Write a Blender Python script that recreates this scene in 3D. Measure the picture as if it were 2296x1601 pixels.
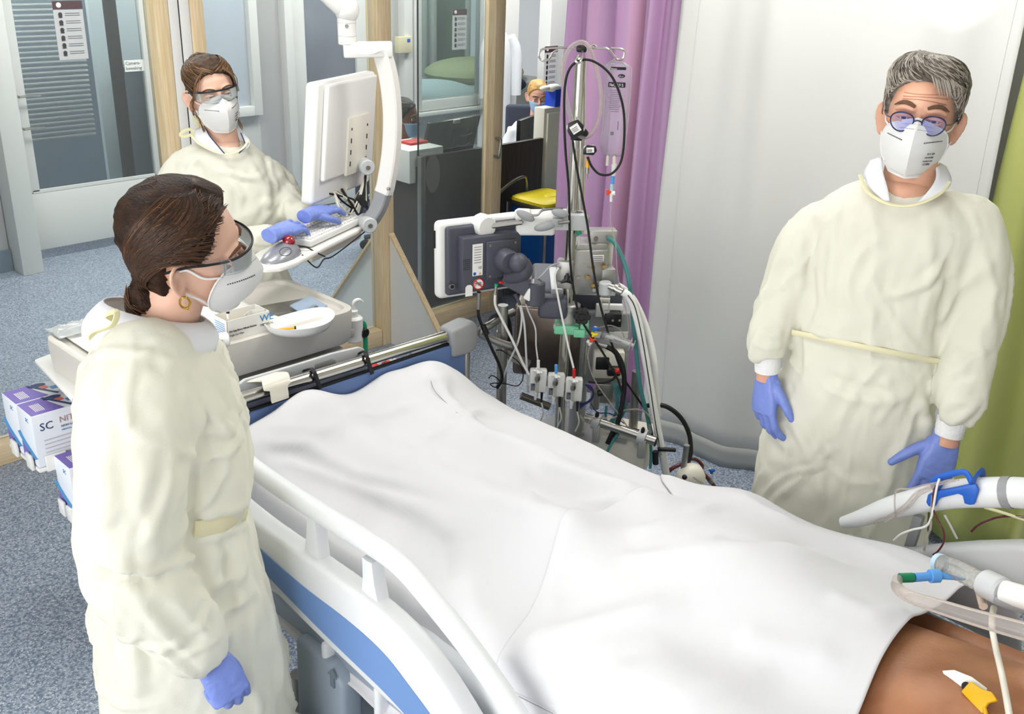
import bpy, bmesh, math, random
import numpy as np
from mathutils import Vector, Matrix, Euler, noise
from mathutils.bvhtree import BVHTree

for _o in list(bpy.data.objects):
    bpy.data.objects.remove(_o)
SC = bpy.context.scene
COL = SC.collection
random.seed(7)

# ------------------------------------------------------------------ camera
FPX, IW, IH = 2232.0, 2296.0, 1601.0
CAMH, YAW = 2.1, math.radians(46.4)
def _cam_matrix():
    d = Vector((960 - IW / 2, 6100 - IH / 2, FPX)).normalized()
    fw = Vector((0, 0, 1)); fh = (fw - d * fw.dot(d)).normalized()
    rt = d.cross(fh)
    M = Matrix((rt, fh, -d))
    c, s = math.cos(YAW), math.sin(YAW)
    return Matrix(((c, s, 0), (-s, c, 0), (0, 0, 1))) @ M
CM = _cam_matrix()                       # camera space (x right, y down, z forward) to world
EYE = Vector((0, 0, CAMH))
cam_data = bpy.data.cameras.new('camera')
cam_data.sensor_width = 36.0
cam_data.lens = FPX / IW * 36.0
cam_data.clip_start = 0.05
cam = bpy.data.objects.new('camera', cam_data)
COL.objects.link(cam)
cam.matrix_world = Matrix.Translation(EYE) @ (CM @ Matrix(((1, 0, 0), (0, -1, 0), (0, 0, -1)))).to_4x4()
SC.camera = cam

# ------------------------------------------------------------------ light and exposure
SC.view_settings.view_transform = 'Standard'
SC.view_settings.look = 'None'
SC.view_settings.exposure = 0.0
SC.view_settings.gamma = 1.0
SC.view_settings.use_curve_mapping = False
world = bpy.data.worlds.new('world'); SC.world = world
world.use_nodes = True
world.node_tree.nodes['Background'].inputs[0].default_value = (0.86, 0.93, 1.0, 1)
world.node_tree.nodes['Background'].inputs[1].default_value = 1.0
SC.cycles.max_bounces = 7
SC.cycles.diffuse_bounces = 3
SC.cycles.glossy_bounces = 3
SC.cycles.transmission_bounces = 4
SC.cycles.transparent_max_bounces = 12
SC.cycles.caustics_reflective = False
SC.cycles.caustics_refractive = False
SC.cycles.sample_clamp_indirect = 6.0
SC.cycles.use_denoising = True
SC.cycles.use_adaptive_sampling = True
SC.cycles.adaptive_threshold = 0.08
SC.cycles.adaptive_min_samples = 16

def area(name, loc, target, sx, sy, power, col=(1, 1, 1)):
    l = bpy.data.lights.new(name, 'AREA'); l.shape = 'RECTANGLE'; l.size = sx; l.size_y = sy
    l.energy = power; l.color = col
    o = bpy.data.objects.new(name, l); COL.objects.link(o)
    o.location = loc
    o.rotation_euler = (Vector(target) - Vector(loc)).to_track_quat('-Z', 'Y').to_euler()
    return o
# daylight entering by the long window of the room (camera side)
area('window_daylight', (-1.85, 0.9, 1.6), (1.0, 1.1, 0.95), 3.4, 1.9, 104, (1.0, 0.985, 0.96))
# ceiling fixtures of the treatment room and of the corridor
area('ceiling_lamp_light', (1.2, 0.4, 2.90), (1.2, 0.4, 0), 1.2, 0.6, 8, (1, 0.985, 0.95))
area('ceiling_lamp_light', (1.3, 2.6, 2.90), (1.3, 2.6, 0), 1.2, 0.6, 22, (1, 0.985, 0.95))
area('ceiling_lamp_light', (2.9, 1.6, 2.90), (2.9, 1.6, 0), 0.6, 1.2, 28, (1, 0.985, 0.95))
for _x, _y in ((2.2, 5.3), (4.4, 5.6), (6.6, 5.6)):
    area('corridor_lamp_light', (_x, _y, 2.9), (_x, _y, 0), 1.2, 0.6, 66, (1, 1, 0.97))
def spot(name, loc, target, deg, power, blend=0.35, rad=0.02, col=(1, 0.97, 0.92)):
    l = bpy.data.lights.new(name, 'SPOT'); l.spot_size = math.radians(deg); l.spot_blend = blend; l.energy = power; l.color = col; l.shadow_soft_size = rad
    o = bpy.data.objects.new(name, l); COL.objects.link(o); o.location = loc
    o.rotation_euler = (Vector(target) - Vector(loc)).to_track_quat('-Z', 'Y').to_euler()
# narrow spots added to imitate sun patches on the man's brow and curtain top
spot('sun_patch_spot', (-1.9, -0.3, 2.3), (3.46, 1.36, 2.0), 2.8, 520)
spot('sun_patch_spot', (-1.9, 0.2, 2.25), (2.2205, 0.935, 1.818), 0.8, 500, 0.3)
# ------------------------------------------------------------------ pixel helpers: a point of the photograph at a known plane
def ray(x, y):
    return CM @ Vector((x - IW / 2, y - IH / 2, FPX))
def A(x, y, X=None, Y=None, z=None, d=None):
    r = ray(x, y)
    if X is not None: t = X / r.x
    elif Y is not None: t = Y / r.y
    elif z is not None: t = (z - CAMH) / r.z
    else: t = d / FPX
    return EYE + r * t
def to_px(p):
    v = CM.transposed() @ (Vector(p) - EYE)
    return v.x / v.z * FPX + IW / 2, v.y / v.z * FPX + IH / 2, v.z

# ------------------------------------------------------------------ materials
def lin(c):
    if isinstance(c, str):
        c = [int(c[i:i + 2], 16) / 255 for i in (1, 3, 5)]
    return tuple((x / 12.92 if x <= 0.04045 else ((x + 0.055) / 1.055) ** 2.4) for x in c[:3]) + (1,)
def mat(name, col, rough=0.5, metal=0.0, spec=0.5, trans=0.0, alpha=1.0, ior=1.45, var=0.0, vscale=8.0, bump=0.0, bscale=60.0,
        emit=None, estr=0.0, sss=0.0, coat=0.0, sheen=0.0, col2=None, stretch=(1, 1, 1)):
    m = bpy.data.materials.new(name); m.use_nodes = True
    nt = m.node_tree; b = nt.nodes['Principled BSDF']
    b.inputs['Base Color'].default_value = lin(col)
    b.inputs['Roughness'].default_value = rough
    b.inputs['Metallic'].default_value = metal
    b.inputs['Specular IOR Level'].default_value = spec
    b.inputs['Transmission Weight'].default_value = trans
    b.inputs['Alpha'].default_value = alpha
    b.inputs['IOR'].default_value = ior
    b.inputs['Coat Weight'].default_value = coat
    b.inputs['Sheen Weight'].default_value = sheen
    if sss:
        b.inputs['Subsurface Weight'].default_value = sss
        b.inputs['Subsurface Radius'].default_value = (0.012, 0.005, 0.003)
        b.inputs['Subsurface Scale'].default_value = 1.0
    if emit:
        b.inputs['Emission Color'].default_value = lin(emit); b.inputs['Emission Strength'].default_value = estr
    tc = None
    def coords(k):
        nonlocal tc
        if tc is None:
            t = nt.nodes.new('ShaderNodeTexCoord'); mp = nt.nodes.new('ShaderNodeMapping')
            mp.inputs['Scale'].default_value = stretch
            nt.links.new(t.outputs['Object'], mp.inputs[0]); tc = mp
        return tc.outputs[0]
    if var or col2:
        n = nt.nodes.new('ShaderNodeTexNoise'); n.inputs['Scale'].default_value = vscale; n.inputs['Detail'].default_value = 4
        nt.links.new(coords(0), n.inputs['Vector'])
        r = nt.nodes.new('ShaderNodeValToRGB')
        c = lin(col); c2 = lin(col2) if col2 else tuple(x * (1 - var) for x in c[:3]) + (1,)
        r.color_ramp.elements[0].position = 0.32; r.color_ramp.elements[1].position = 0.68
        r.color_ramp.elements[0].color = c2; r.color_ramp.elements[1].color = c
        nt.links.new(n.outputs['Fac'], r.inputs[0]); nt.links.new(r.outputs[0], b.inputs['Base Color'])
    if bump:
        n = nt.nodes.new('ShaderNodeTexNoise'); n.inputs['Scale'].default_value = bscale; n.inputs['Detail'].default_value = 3
        nt.links.new(coords(0), n.inputs['Vector'])
        bp = nt.nodes.new('ShaderNodeBump'); bp.inputs['Strength'].default_value = bump; bp.inputs['Distance'].default_value = 0.01
        nt.links.new(n.outputs['Fac'], bp.inputs['Height']); nt.links.new(bp.outputs[0], b.inputs['Normal'])
    return m
def clear(name, col=(1, 1, 1), mix=0.12, rough=0.05, gcol=None):
    """thin clear sheet or tube wall: mostly straight-through with a gloss on top"""
    m = bpy.data.materials.new(name); m.use_nodes = True
    nt = m.node_tree; nt.nodes.clear()
    o = nt.nodes.new('ShaderNodeOutputMaterial'); mx = nt.nodes.new('ShaderNodeMixShader')
    t = nt.nodes.new('ShaderNodeBsdfTransparent'); g = nt.nodes.new('ShaderNodeBsdfPrincipled')
    t.inputs[0].default_value = lin(col)
    g.inputs['Base Color'].default_value = lin(gcol or col); g.inputs['Roughness'].default_value = rough
    fr = nt.nodes.new('ShaderNodeFresnel'); fr.inputs[0].default_value = 1.35
    ad = nt.nodes.new('ShaderNodeMath'); ad.operation = 'ADD'; ad.inputs[1].default_value = mix; ad.use_clamp = True
    nt.links.new(fr.outputs[0], ad.inputs[0]); nt.links.new(ad.outputs[0], mx.inputs[0])
    nt.links.new(t.outputs[0], mx.inputs[1]); nt.links.new(g.outputs[0], mx.inputs[2]); nt.links.new(mx.outputs[0], o.inputs[0])
    return m
def cloth(name, col, trans=0.25, rough=0.9, bump=0.15, bscale=220.0, var=0.0):
    m = bpy.data.materials.new(name); m.use_nodes = True
    nt = m.node_tree; b = nt.nodes['Principled BSDF']
    b.inputs['Base Color'].default_value = lin(col); b.inputs['Roughness'].default_value = rough
    b.inputs['Specular IOR Level'].default_value = 0.15
    tl = nt.nodes.new('ShaderNodeBsdfTranslucent'); tl.inputs[0].default_value = lin(col)
    mx = nt.nodes.new('ShaderNodeMixShader'); mx.inputs[0].default_value = trans
    nt.links.new(b.outputs[0], mx.inputs[1]); nt.links.new(tl.outputs[0], mx.inputs[2])
    nt.links.new(mx.outputs[0], nt.nodes['Material Output'].inputs[0])
    t = nt.nodes.new('ShaderNodeTexCoord')
    if var:
        n2 = nt.nodes.new('ShaderNodeTexNoise'); n2.inputs['Scale'].default_value = 6
        nt.links.new(t.outputs['Object'], n2.inputs['Vector'])
        r = nt.nodes.new('ShaderNodeValToRGB'); c = lin(col)
        r.color_ramp.elements[0].color = tuple(x * (1 - var) for x in c[:3]) + (1,); r.color_ramp.elements[1].color = c
        nt.links.new(n2.outputs['Fac'], r.inputs[0]); nt.links.new(r.outputs[0], b.inputs['Base Color'])
    if bump:
        n = nt.nodes.new('ShaderNodeTexNoise'); n.inputs['Scale'].default_value = bscale
        nt.links.new(t.outputs['Object'], n.inputs['Vector'])
        bp = nt.nodes.new('ShaderNodeBump'); bp.inputs['Strength'].default_value = bump; bp.inputs['Distance'].default_value = 0.004
        nt.links.new(n.outputs['Fac'], bp.inputs['Height']); nt.links.new(bp.outputs[0], b.inputs['Normal'])
    return m

# ------------------------------------------------------------------ mesh collecting
def fr(o, x=None, y=None, z=None):
    """frame: origin and two axes (third by cross product)"""
    if x is not None and y is not None:
        x = Vector(x).normalized(); z = x.cross(Vector(y)).normalized(); y = z.cross(x)
    elif x is not None and z is not None:
        x = Vector(x).normalized(); y = Vector(z).cross(x).normalized(); z = x.cross(y)
    else:
        z = Vector(z).normalized(); x = Vector(y).cross(z).normalized(); y = z.cross(x)
    m = Matrix((x, y, z)).transposed().to_4x4(); m.translation = Vector(o)
    return m
def T(x, y, z): return Matrix.Translation((x, y, z))
def R(ax, deg): return Matrix.Rotation(math.radians(deg), 4, ax)
def crom(pts, n=8):
    P = [Vector(p) for p in pts]
    if len(P) < 3: return P
    Q = [P[0] * 2 - P[1]] + P + [P[-1] * 2 - P[-2]]
    out = []
    for i in range(1, len(Q) - 2):
        a, b, c, d = Q[i - 1:i + 3]
        for k in range(n):
            t = k / n
            out.append(0.5 * ((2 * b) + (c - a) * t + (2 * a - 5 * b + 4 * c - d) * t * t + (3 * b - a - 3 * c + d) * t ** 3))
    out.append(P[-1]); return out
def crom1(v, n=8):
    return [p.x for p in crom([(x, 0, 0) for x in v], n)] if len(v) > 2 else list(v)

class G:
    def __init__(s): s.v = []; s.f = []; s.uv = None
    def add(s, verts, faces, M=None):
        b = len(s.v)
        s.v += [tuple(M @ Vector(p)) if M is not None else tuple(p) for p in verts]
        s.f += [tuple(i + b for i in q) for q in faces]
        return s
    def bm(s, bm, M=None):
        bm.verts.index_update()
        return s.add([v.co for v in bm.verts], [[v.index for v in f.verts] for f in bm.faces], M)
    def box(s, c, size, M=None, bev=0.0, seg=2):
        bm = bmesh.new(); bmesh.ops.create_cube(bm, size=1)
        for v in bm.verts: v.co = Vector((v.co.x * size[0] + c[0], v.co.y * size[1] + c[1], v.co.z * size[2] + c[2]))
        if bev:
            bmesh.ops.bevel(bm, geom=bm.edges[:], offset=min(bev, 0.49 * min(size)), segments=seg, profile=0.5, affect='EDGES')
        s.bm(bm, M); bm.free(); return s
    def cyl(s, p0, p1, r0, r1=None, n=16, cap=True, bev=0.0):
        p0, p1 = Vector(p0), Vector(p1); r1 = r0 if r1 is None else r1
        q = (p1 - p0); L = q.length; rot = q.to_track_quat('Z', 'Y').to_matrix().to_4x4(); M = T(*p0) @ rot
        if bev: prof = [(0, 0), (r0 - bev, 0), (r0, bev), (r1, L - bev), (r1 - bev, L), (0, L)]
        elif cap: prof = [(0, 0), (r0, 0), (r1, L), (0, L)]
        else: prof = [(r0, 0), (r1, L)]
        return s.lathe(prof, M, n)
    def lathe(s, prof, M=None, n=20, sx=1, sy=1):
        V, F, rows = [], [], []
        for r, z in prof:
            if r < 1e-7: rows.append([len(V)]); V.append((0, 0, z))
            else:
                rows.append(list(range(len(V), len(V) + n)))
                V += [(r * sx * math.cos(2 * math.pi * k / n), r * sy * math.sin(2 * math.pi * k / n), z) for k in range(n)]
        for a, b in zip(rows, rows[1:]):
            if len(a) == 1 and len(b) == 1: continue
            for k in range(n):
                j = (k + 1) % n
                if len(a) == 1: F.append((a[0], b[j], b[k])[::-1])
                elif len(b) == 1: F.append((a[k], a[j], b[0]))
                else: F.append((a[k], a[j], b[j], b[k]))
        return s.add(V, F, M)
    def loft(s, rings, cap=True, closed=True):
        V, F = [], []; n = len(rings[0])
        for r in rings: V += [tuple(p) for p in r]
        m = n if closed else n - 1
        for i in range(len(rings) - 1):
            for k in range(m):
                j = (k + 1) % n
                F.append((i * n + k, i * n + j, (i + 1) * n + j, (i + 1) * n + k))
        if cap:
            F.append(tuple(range(n))[::-1]); F.append(tuple(range((len(rings) - 1) * n, len(rings) * n)))
        return s.add(V, F)
    def tube(s, pts, r, n=8, res=6, cap=True, flat=None):
        """round tube along a smooth curve; r a number or one per point; flat=(w,h) gives a flat strip section"""
        P = crom(pts, res)
        rr = [r] * len(P) if isinstance(r, (int, float)) else (crom1(r, res) if len(pts) > 2 else list(r))
        rings = []; up = None
        for i, p in enumerate(P):
            t = (P[min(i + 1, len(P) - 1)] - P[max(i - 1, 0)])
            if t.length < 1e-9: t = Vector((0, 0, 1))
            t.normalize()
            if up is None: up = Vector((0, 0, 1)) if abs(t.z) < 0.9 else Vector((1, 0, 0))
            x = up.cross(t)
            if x.length < 1e-6: x = Vector((1, 0, 0)).cross(t)
            x.normalize(); up = t.cross(x).normalized()
            a, b = (rr[i], rr[i]) if flat is None else (flat[0] / 2, flat[1] / 2)
            rings.append([p + x * (a * math.cos(2 * math.pi * k / n)) + up * (b * math.sin(2 * math.pi * k / n)) for k in range(n)])
        return s.loft(rings, cap)
    def prism(s, pts, h, M=None, bev=0.0, seg=2):
        """polygon in xy extruded along z from 0 to h"""
        bm = bmesh.new()
        f = bm.faces.new([bm.verts.new((p[0], p[1], 0)) for p in pts])
        f.normal_update()
        if f.normal.z > 0: f.normal_flip()
        r = bmesh.ops.extrude_face_region(bm, geom=[f])
        bmesh.ops.translate(bm, vec=(0, 0, h), verts=[e for e in r['geom'] if isinstance(e, bmesh.types.BMVert)])
        if bev: bmesh.ops.bevel(bm, geom=bm.edges[:], offset=bev, segments=seg, profile=0.5, affect='EDGES', clamp_overlap=True)
        s.bm(bm, M); bm.free(); return s
    def ell(s, c, rad, M=None, nu=20, nv=12):
        prof = [(math.sin(math.pi * k / nv), -math.cos(math.pi * k / nv)) for k in range(nv + 1)]
        prof[0] = (0, -1); prof[-1] = (0, 1)
        L = T(*c) @ Matrix.Diagonal((rad[0], rad[1], rad[2], 1))
        return s.lathe(prof, (M @ L) if M is not None else L, nu)
    def grid(s, nu, nv, fn):
        V = [tuple(fn(i / (nu - 1), j / (nv - 1))) for j in range(nv) for i in range(nu)]
        F = [(j * nu + i, j * nu + i + 1, (j + 1) * nu + i + 1, (j + 1) * nu + i) for j in range(nv - 1) for i in range(nu - 1)]
        return s.add(V, F)
    def shell(s, nu, nv, fn, th):
        """grid with thickness along its normal"""
        P = [[Vector(fn(i / (nu - 1), j / (nv - 1))) for i in range(nu)] for j in range(nv)]
        b = []
        for j in range(nv):
            for i in range(nu):
                du = P[j][min(i + 1, nu - 1)] - P[j][max(i - 1, 0)]; dv = P[min(j + 1, nv - 1)][i] - P[max(j - 1, 0)][i]
                nn = du.cross(dv); nn = nn.normalized() if nn.length > 1e-12 else Vector((0, 0, 1)); b.append(P[j][i] - nn * th)
        V = [p for r in P for p in r] + b; N = nu * nv; F = []
        for j in range(nv - 1):
            for i in range(nu - 1):
                q = (j * nu + i, j * nu + i + 1, (j + 1) * nu + i + 1, (j + 1) * nu + i)
                F.append(q); F.append(tuple(x + N for x in q[::-1]))
        loop = [i for i in range(nu)] + [j * nu + nu - 1 for j in range(1, nv)] + [(nv - 1) * nu + i for i in range(nu - 2, -1, -1)] + [j * nu for j in range(nv - 2, 0, -1)]
        for k in range(len(loop)):
            a, c = loop[k], loop[(k + 1) % len(loop)]
            F.append((a, a + N, c + N, c))
        return s.add(V, F)
    def mesh(s, name):
        me = bpy.data.meshes.new(name); me.from_pydata(s.v, [], s.f); me.update(); return me
    def build(s, name, m, parent=None, sharp=38, label=None):
        return link(name, s.mesh(name), m, parent, sharp, label)

def link(name, me, m, parent=None, sharp=38, label=None, recalc=True):
    if recalc:
        bm = bmesh.new(); bm.from_mesh(me); bmesh.ops.recalc_face_normals(bm, faces=bm.faces); bm.to_mesh(me); bm.free()
    n = len(me.vertices)
    co = np.empty(n * 3, dtype=np.float32); me.vertices.foreach_get('co', co); co = co.reshape(-1, 3)
    c = (co.min(0) + co.max(0)) / 2
    co -= c; me.vertices.foreach_set('co', co.ravel()); me.update()
    if sharp is not None and sharp > 0:
        me.shade_smooth()
        if sharp < 180: me.set_sharp_from_angle(angle=math.radians(sharp))
    o = bpy.data.objects.new(name, me); COL.objects.link(o)
    if m is not None: me.materials.append(m)
    c = Vector([float(x) for x in c])
    if parent is not None:
        o.parent = parent; o.location = c - wloc(parent)
    else: o.location = c
    if label: o['label'] = label
    return o
def wloc(o):
    p = Vector(o.location)
    while o.parent is not None:
        o = o.parent; p += o.location
    return p
def thing(name, label, cat, loc=(0, 0, 0), group=None):
    o = bpy.data.objects.new(name, None); COL.objects.link(o); o.empty_display_size = 0.05
    o.location = loc; o['label'] = label; o['category'] = cat
    if group: o['group'] = group
    return o
def tag(o, label, cat, group=None):
    o['label'] = label; o['category'] = cat
    if group: o['group'] = group
    return o
def struct(o, label=None):
    o['kind'] = 'structure'
    if label: o['label'] = label
    return o
def text(s, M, size, m, parent, name='lettering', ext=0.0004, align='LEFT', sx=1.0):
    cu = bpy.data.curves.new(name, 'FONT'); cu.body = s; cu.size = size; cu.extrude = ext; cu.align_x = align; cu.resolution_u = 2
    t = bpy.data.objects.new(name, cu); COL.objects.link(t)
    bpy.context.view_layer.update()
    me = bpy.data.meshes.new_from_object(t.evaluated_get(bpy.context.evaluated_depsgraph_get()))
    bpy.data.objects.remove(t)
    me.transform(M @ Matrix.Diagonal((sx, 1, 1, 1))); me.materials.clear()
    return link(name, me, m, parent, 0, None, False)
def fuse(g, voxel=0.008, smooth=8, fac=0.5):
    """one continuous skin from overlapping closed shapes"""
    me = g.mesh('fuse'); bm = bmesh.new(); bm.from_mesh(me); bmesh.ops.recalc_face_normals(bm, faces=bm.faces); bm.to_mesh(me); bm.free()
    o = bpy.data.objects.new('fuse', me); COL.objects.link(o)
    r = o.modifiers.new('r', 'REMESH'); r.mode = 'VOXEL'; r.voxel_size = voxel
    if smooth:
        sm = o.modifiers.new('s', 'SMOOTH'); sm.iterations = smooth; sm.factor = fac
    bpy.context.view_layer.update()
    out = bpy.data.meshes.new_from_object(o.evaluated_get(bpy.context.evaluated_depsgraph_get()))
    bpy.data.objects.remove(o); bpy.data.meshes.remove(me)
    return out
def get_co(me):
    co = np.empty(len(me.vertices) * 3, dtype=np.float64); me.vertices.foreach_get('co', co); return co.reshape(-1, 3)
def get_no(me):
    co = np.empty(len(me.vertices) * 3, dtype=np.float64); me.vertices.foreach_get('normal', co); return co.reshape(-1, 3)
def set_co(me, co):
    me.vertices.foreach_set('co', co.ravel()); me.update()
def seg_dist(co, pts):
    """distance of every vertex to a polyline, and how far along it (0..1)"""
    best = np.full(len(co), 1e9); al = np.zeros(len(co)); P = np.array([tuple(p) for p in pts]); n = len(P) - 1
    for i in range(n):
        a, b = P[i], P[i + 1]; ab = b - a; L = max(ab @ ab, 1e-12)
        t = np.clip((co - a) @ ab / L, 0, 1); d = np.linalg.norm(co - (a + t[:, None] * ab), axis=1)
        k = d < best; best[k] = d[k]; al[k] = (i + t[k]) / n
    return best, al
def fold(me, pts, w, h, taper=True):
    """a soft ridge (h>0) or crease (h<0) along a polyline lying on the surface"""
    co, no = get_co(me), get_no(me)
    d, al = seg_dist(co, pts)
    k = np.exp(-(d / w) ** 2)
    if taper: k = k * np.clip(np.minimum(al, 1 - al) * 5 + 0.12, 0, 1)
    set_co(me, co + no * (h * k)[:, None])
def vnoise(co, scale, seed=0.0, oct=3, ridge=False):
    out = np.empty(len(co))
    for i, p in enumerate(co):
        v = Vector((p[0] * scale[0] + seed, p[1] * scale[1] + seed * 0.7, p[2] * scale[2]))
        out[i] = noise.fractal(v, 1.0, 2.1, oct, noise_basis='PERLIN_ORIGINAL')
    if ridge: out = 1 - np.abs(out) * 2
    return out
def wrinkle(me, scale, amp, seed=0.0, oct=3, ridge=False, mask=None):
    co, no = get_co(me), get_no(me)
    n = vnoise(co, scale, seed, oct, ridge)
    if mask is not None: n = n * mask(co)
    set_co(me, co + no * (amp * n)[:, None])
def bvh(me):
    return BVHTree.FromPolygons([v.co.copy() for v in me.vertices], [tuple(p.vertices) for p in me.polygons])
def on(tree, x, y, off=0.0):
    """where the line of sight through a pixel meets a surface"""
    r = ray(x, y).normalized(); h = tree.ray_cast(EYE, r)
    if h[0] is None:
        h = tree.find_nearest(EYE + r * 2.0); return h[0]
    return h[0] - r * off
def foldpx(me, tree, pxs, w, h, taper=True):
    fold(me, [on(tree, *p) for p in pxs], w, h, taper)
# ================================================================== materials shared
M = {}
M['white'] = mat('white_plastic', '#e9e9e6', 0.38)
M['offwhite'] = mat('cream_plastic', '#e3dfd2', 0.42)
M['paint'] = mat('pale_grey_paint', '#c9c8c6', 0.55, var=0.04, vscale=3)
M['paint_w'] = mat('white_paint', '#dfdedb', 0.5, var=0.03, vscale=2)
M['paint_g'] = mat('grey_paint', '#b3b1b2', 0.55, var=0.05, vscale=3)
M['pine'] = mat('pine_wood', '#ecd9b6', 0.55, col2='#dcc193', vscale=5, stretch=(22, 22, 1.2), bump=0.03, bscale=8)
M['pine_x'] = mat('pine_wood_beam', '#eedcba', 0.55, col2='#dfc69b', vscale=5, stretch=(1.2, 22, 22), bump=0.03, bscale=8)
M['chrome'] = mat('brushed_steel', '#c4c1ba', 0.22, 1.0)
M['steel'] = mat('satin_steel', '#a9a7a3', 0.36, 1.0, var=0.1, vscale=20)
M['darksteel'] = mat('dull_steel', '#7d7872', 0.42, 1.0, var=0.15, vscale=6)
M['alu'] = mat('cast_aluminium', '#b9b8b4', 0.45, 0.85, var=0.06, vscale=30)
M['black'] = mat('black_plastic', '#17171a', 0.42)
M['rubber'] = mat('black_rubber', '#101012', 0.55)
M['dgrey'] = mat('slate_plastic', '#4b4c58', 0.42, var=0.04, vscale=60)
M['grey'] = mat('grey_plastic', '#97989b', 0.45)
M['lgrey'] = mat('light_grey_plastic', '#c5c7c9', 0.42)
M['ink'] = mat('black_print', '#1d1d22', 0.7)
M['inkgrey'] = mat('grey_print', '#77777c', 0.7)
M['paper'] = mat('paper', '#efeeea', 0.8)
M['red'] = mat('red_plastic', '#c8231c', 0.4)
M['orange'] = mat('orange_plastic', '#e0481c', 0.4)
M['yellow'] = mat('yellow_plastic', '#f0dc1e', 0.45)
M['amber'] = mat('amber_plastic', '#e8b01c', 0.4)
M['blue'] = mat('blue_plastic', '#1f5fc0', 0.4)
M['lblue'] = mat('light_blue_plastic', '#5b9de0', 0.4)
M['mint'] = mat('mint_plastic', '#7fcfa5', 0.4)
M['green'] = mat('green_plastic', '#1f9a70', 0.4)
M['maroon'] = mat('maroon_print', '#4d2631', 0.6)
M['glass'] = clear('window_glass', '#eef3f2', 0.015, 0.02, '#dfe8ea')
M['plexi'] = clear('clear_acrylic', '#f1f4f3', 0.02, 0.02, '#e6ecec')
M['clearpl'] = clear('clear_plastic', '#f4f4f2', 0.16, 0.12, '#e8e8e6')
M['cleartube'] = clear('clear_tubing', '#eeeae6', 0.22, 0.1, '#e6e0dc')
M['tealtube'] = clear('teal_tubing', '#7cc4bf', 0.35, 0.12, '#6db8b4')
M['whitetube'] = mat('white_hose', '#e6e6e4', 0.35)
M['bloodtube'] = mat('blood_line', '#5a141c', 0.15, coat=0.6)

# ================================================================== shell
def floor_mat():
    m = mat('speckled_vinyl', '#a9b0ba', 0.34, spec=0.4)
    nt = m.node_tree; b = nt.nodes['Principled BSDF']
    t = nt.nodes.new('ShaderNodeTexCoord')
    def nz(scale, detail, lo, hi, c0, c1):
        n = nt.nodes.new('ShaderNodeTexNoise'); n.inputs['Scale'].default_value = scale; n.inputs['Detail'].default_value = detail
        nt.links.new(t.outputs['Object'], n.inputs['Vector'])
        r = nt.nodes.new('ShaderNodeValToRGB'); r.color_ramp.elements[0].position = lo; r.color_ramp.elements[1].position = hi
        r.color_ramp.elements[0].color = c0; r.color_ramp.elements[1].color = c1
        nt.links.new(n.outputs['Fac'], r.inputs[0]); return r
    a = nz(95, 3, 0.40, 0.60, lin('#687589'), lin('#9faaba'))
    c = nz(210, 2, 0.58, 0.66, (0, 0, 0, 1), (1, 1, 1, 1))
    mx = nt.nodes.new('ShaderNodeMixRGB'); mx.inputs[2].default_value = lin('#d6dce2')
    nt.links.new(c.outputs[0], mx.inputs[0]); nt.links.new(a.outputs[0], mx.inputs[1])
    nt.links.new(mx.outputs[0], b.inputs['Base Color'])
    return m
M['floor'] = floor_mat()
g = G(); g.box((3.6, 3.4, -0.05), (13.6, 13.2, 0.1)); struct(g.build('floor', M['floor']), 'speckled grey blue vinyl floor')
g = G(); g.box((3.6, 3.4, 3.0), (13.6, 13.2, 0.1)); struct(g.build('ceiling', M['paint_w']))
g = G()                                                        # outer wall with the long window opening
g.box((-2.05, -0.0, 0.3), (0.1, 13.2, 0.6)); g.box((-2.05, 0.9, 2.75), (0.1, 3.6, 0.4))
g.box((-2.05, -2.0, 1.75), (0.1, 2.2, 2.3)); g.box((-2.05, 6.3, 1.75), (0.1, 7.2, 2.3))
struct(g.build('wall_left', M['paint_w']))
g = G(); g.box((3.6, -1.75, 1.5), (13.6, 0.1, 3.0)); struct(g.build('wall_rear', M['paint_w']))
g = G(); g.box((10.0, 3.4, 1.5), (0.1, 13.2, 3.0)); struct(g.build('wall_right', M['paint_w']))
g = G(); g.box((3.95, 0.7, 1.5), (0.1, 4.8, 3.0)); struct(g.build('wall_side', M['paint_w']))
# ceiling fixtures
for x, y, sx, sy, w in ((1.2, 0.4, 1.2, 0.6, 'over the head of the bed'), (1.3, 2.6, 1.2, 0.6, 'over the instrument trolley'), (2.9, 1.6, 0.6, 1.2, 'beside the white curtain')):
    t = thing('ceiling_light', 'flat white ceiling light panel ' + w, 'ceiling light', (x, y, 2.95), 'ceiling light panels')
    g = G(); g.box((x, y, 2.935), (sx + 0.06, sy + 0.06, 0.03), bev=0.004); g.build('frame', M['white'], t)

# ------------------------------------------------------------------ corridor wall behind the timber screen
YB = 6.75
def wallbox(x0, x1, z0, z1, y0=YB, y1=YB + 0.1, name='wall_back', m='paint'):
    g = G(); g.box(((x0 + x1) / 2, (y0 + y1) / 2, (z0 + z1) / 2), (x1 - x0, y1 - y0, z1 - z0)); return struct(g.build(name, M[m]))
wallbox(-2.0, 2.20, 0, 3.0, 6.62, 6.75, m='paint_g')
wallbox(3.36, 3.62, 0, 3.0); wallbox(3.62, 4.20, 0, 0.80); wallbox(4.20, 4.42, 0, 3.0, m='paint_g')
wallbox(5.26, 5.74, 0, 3.0, m='paint'); wallbox(5.74, 6.58, 0, 0.68, m='paint'); wallbox(6.58, 7.02, 0, 3.0, m='paint_w')
wallbox(7.30, 9.9, 0, 3.0, 6.6, 6.75, m='paint_w')
g = G(); g.box((0.1, 6.605, 0.07), (4.2, 0.03, 0.14)); struct(g.build('baseboard_back', mat('blue_grey_skirting', '#6f7c8c', 0.5)))
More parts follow.
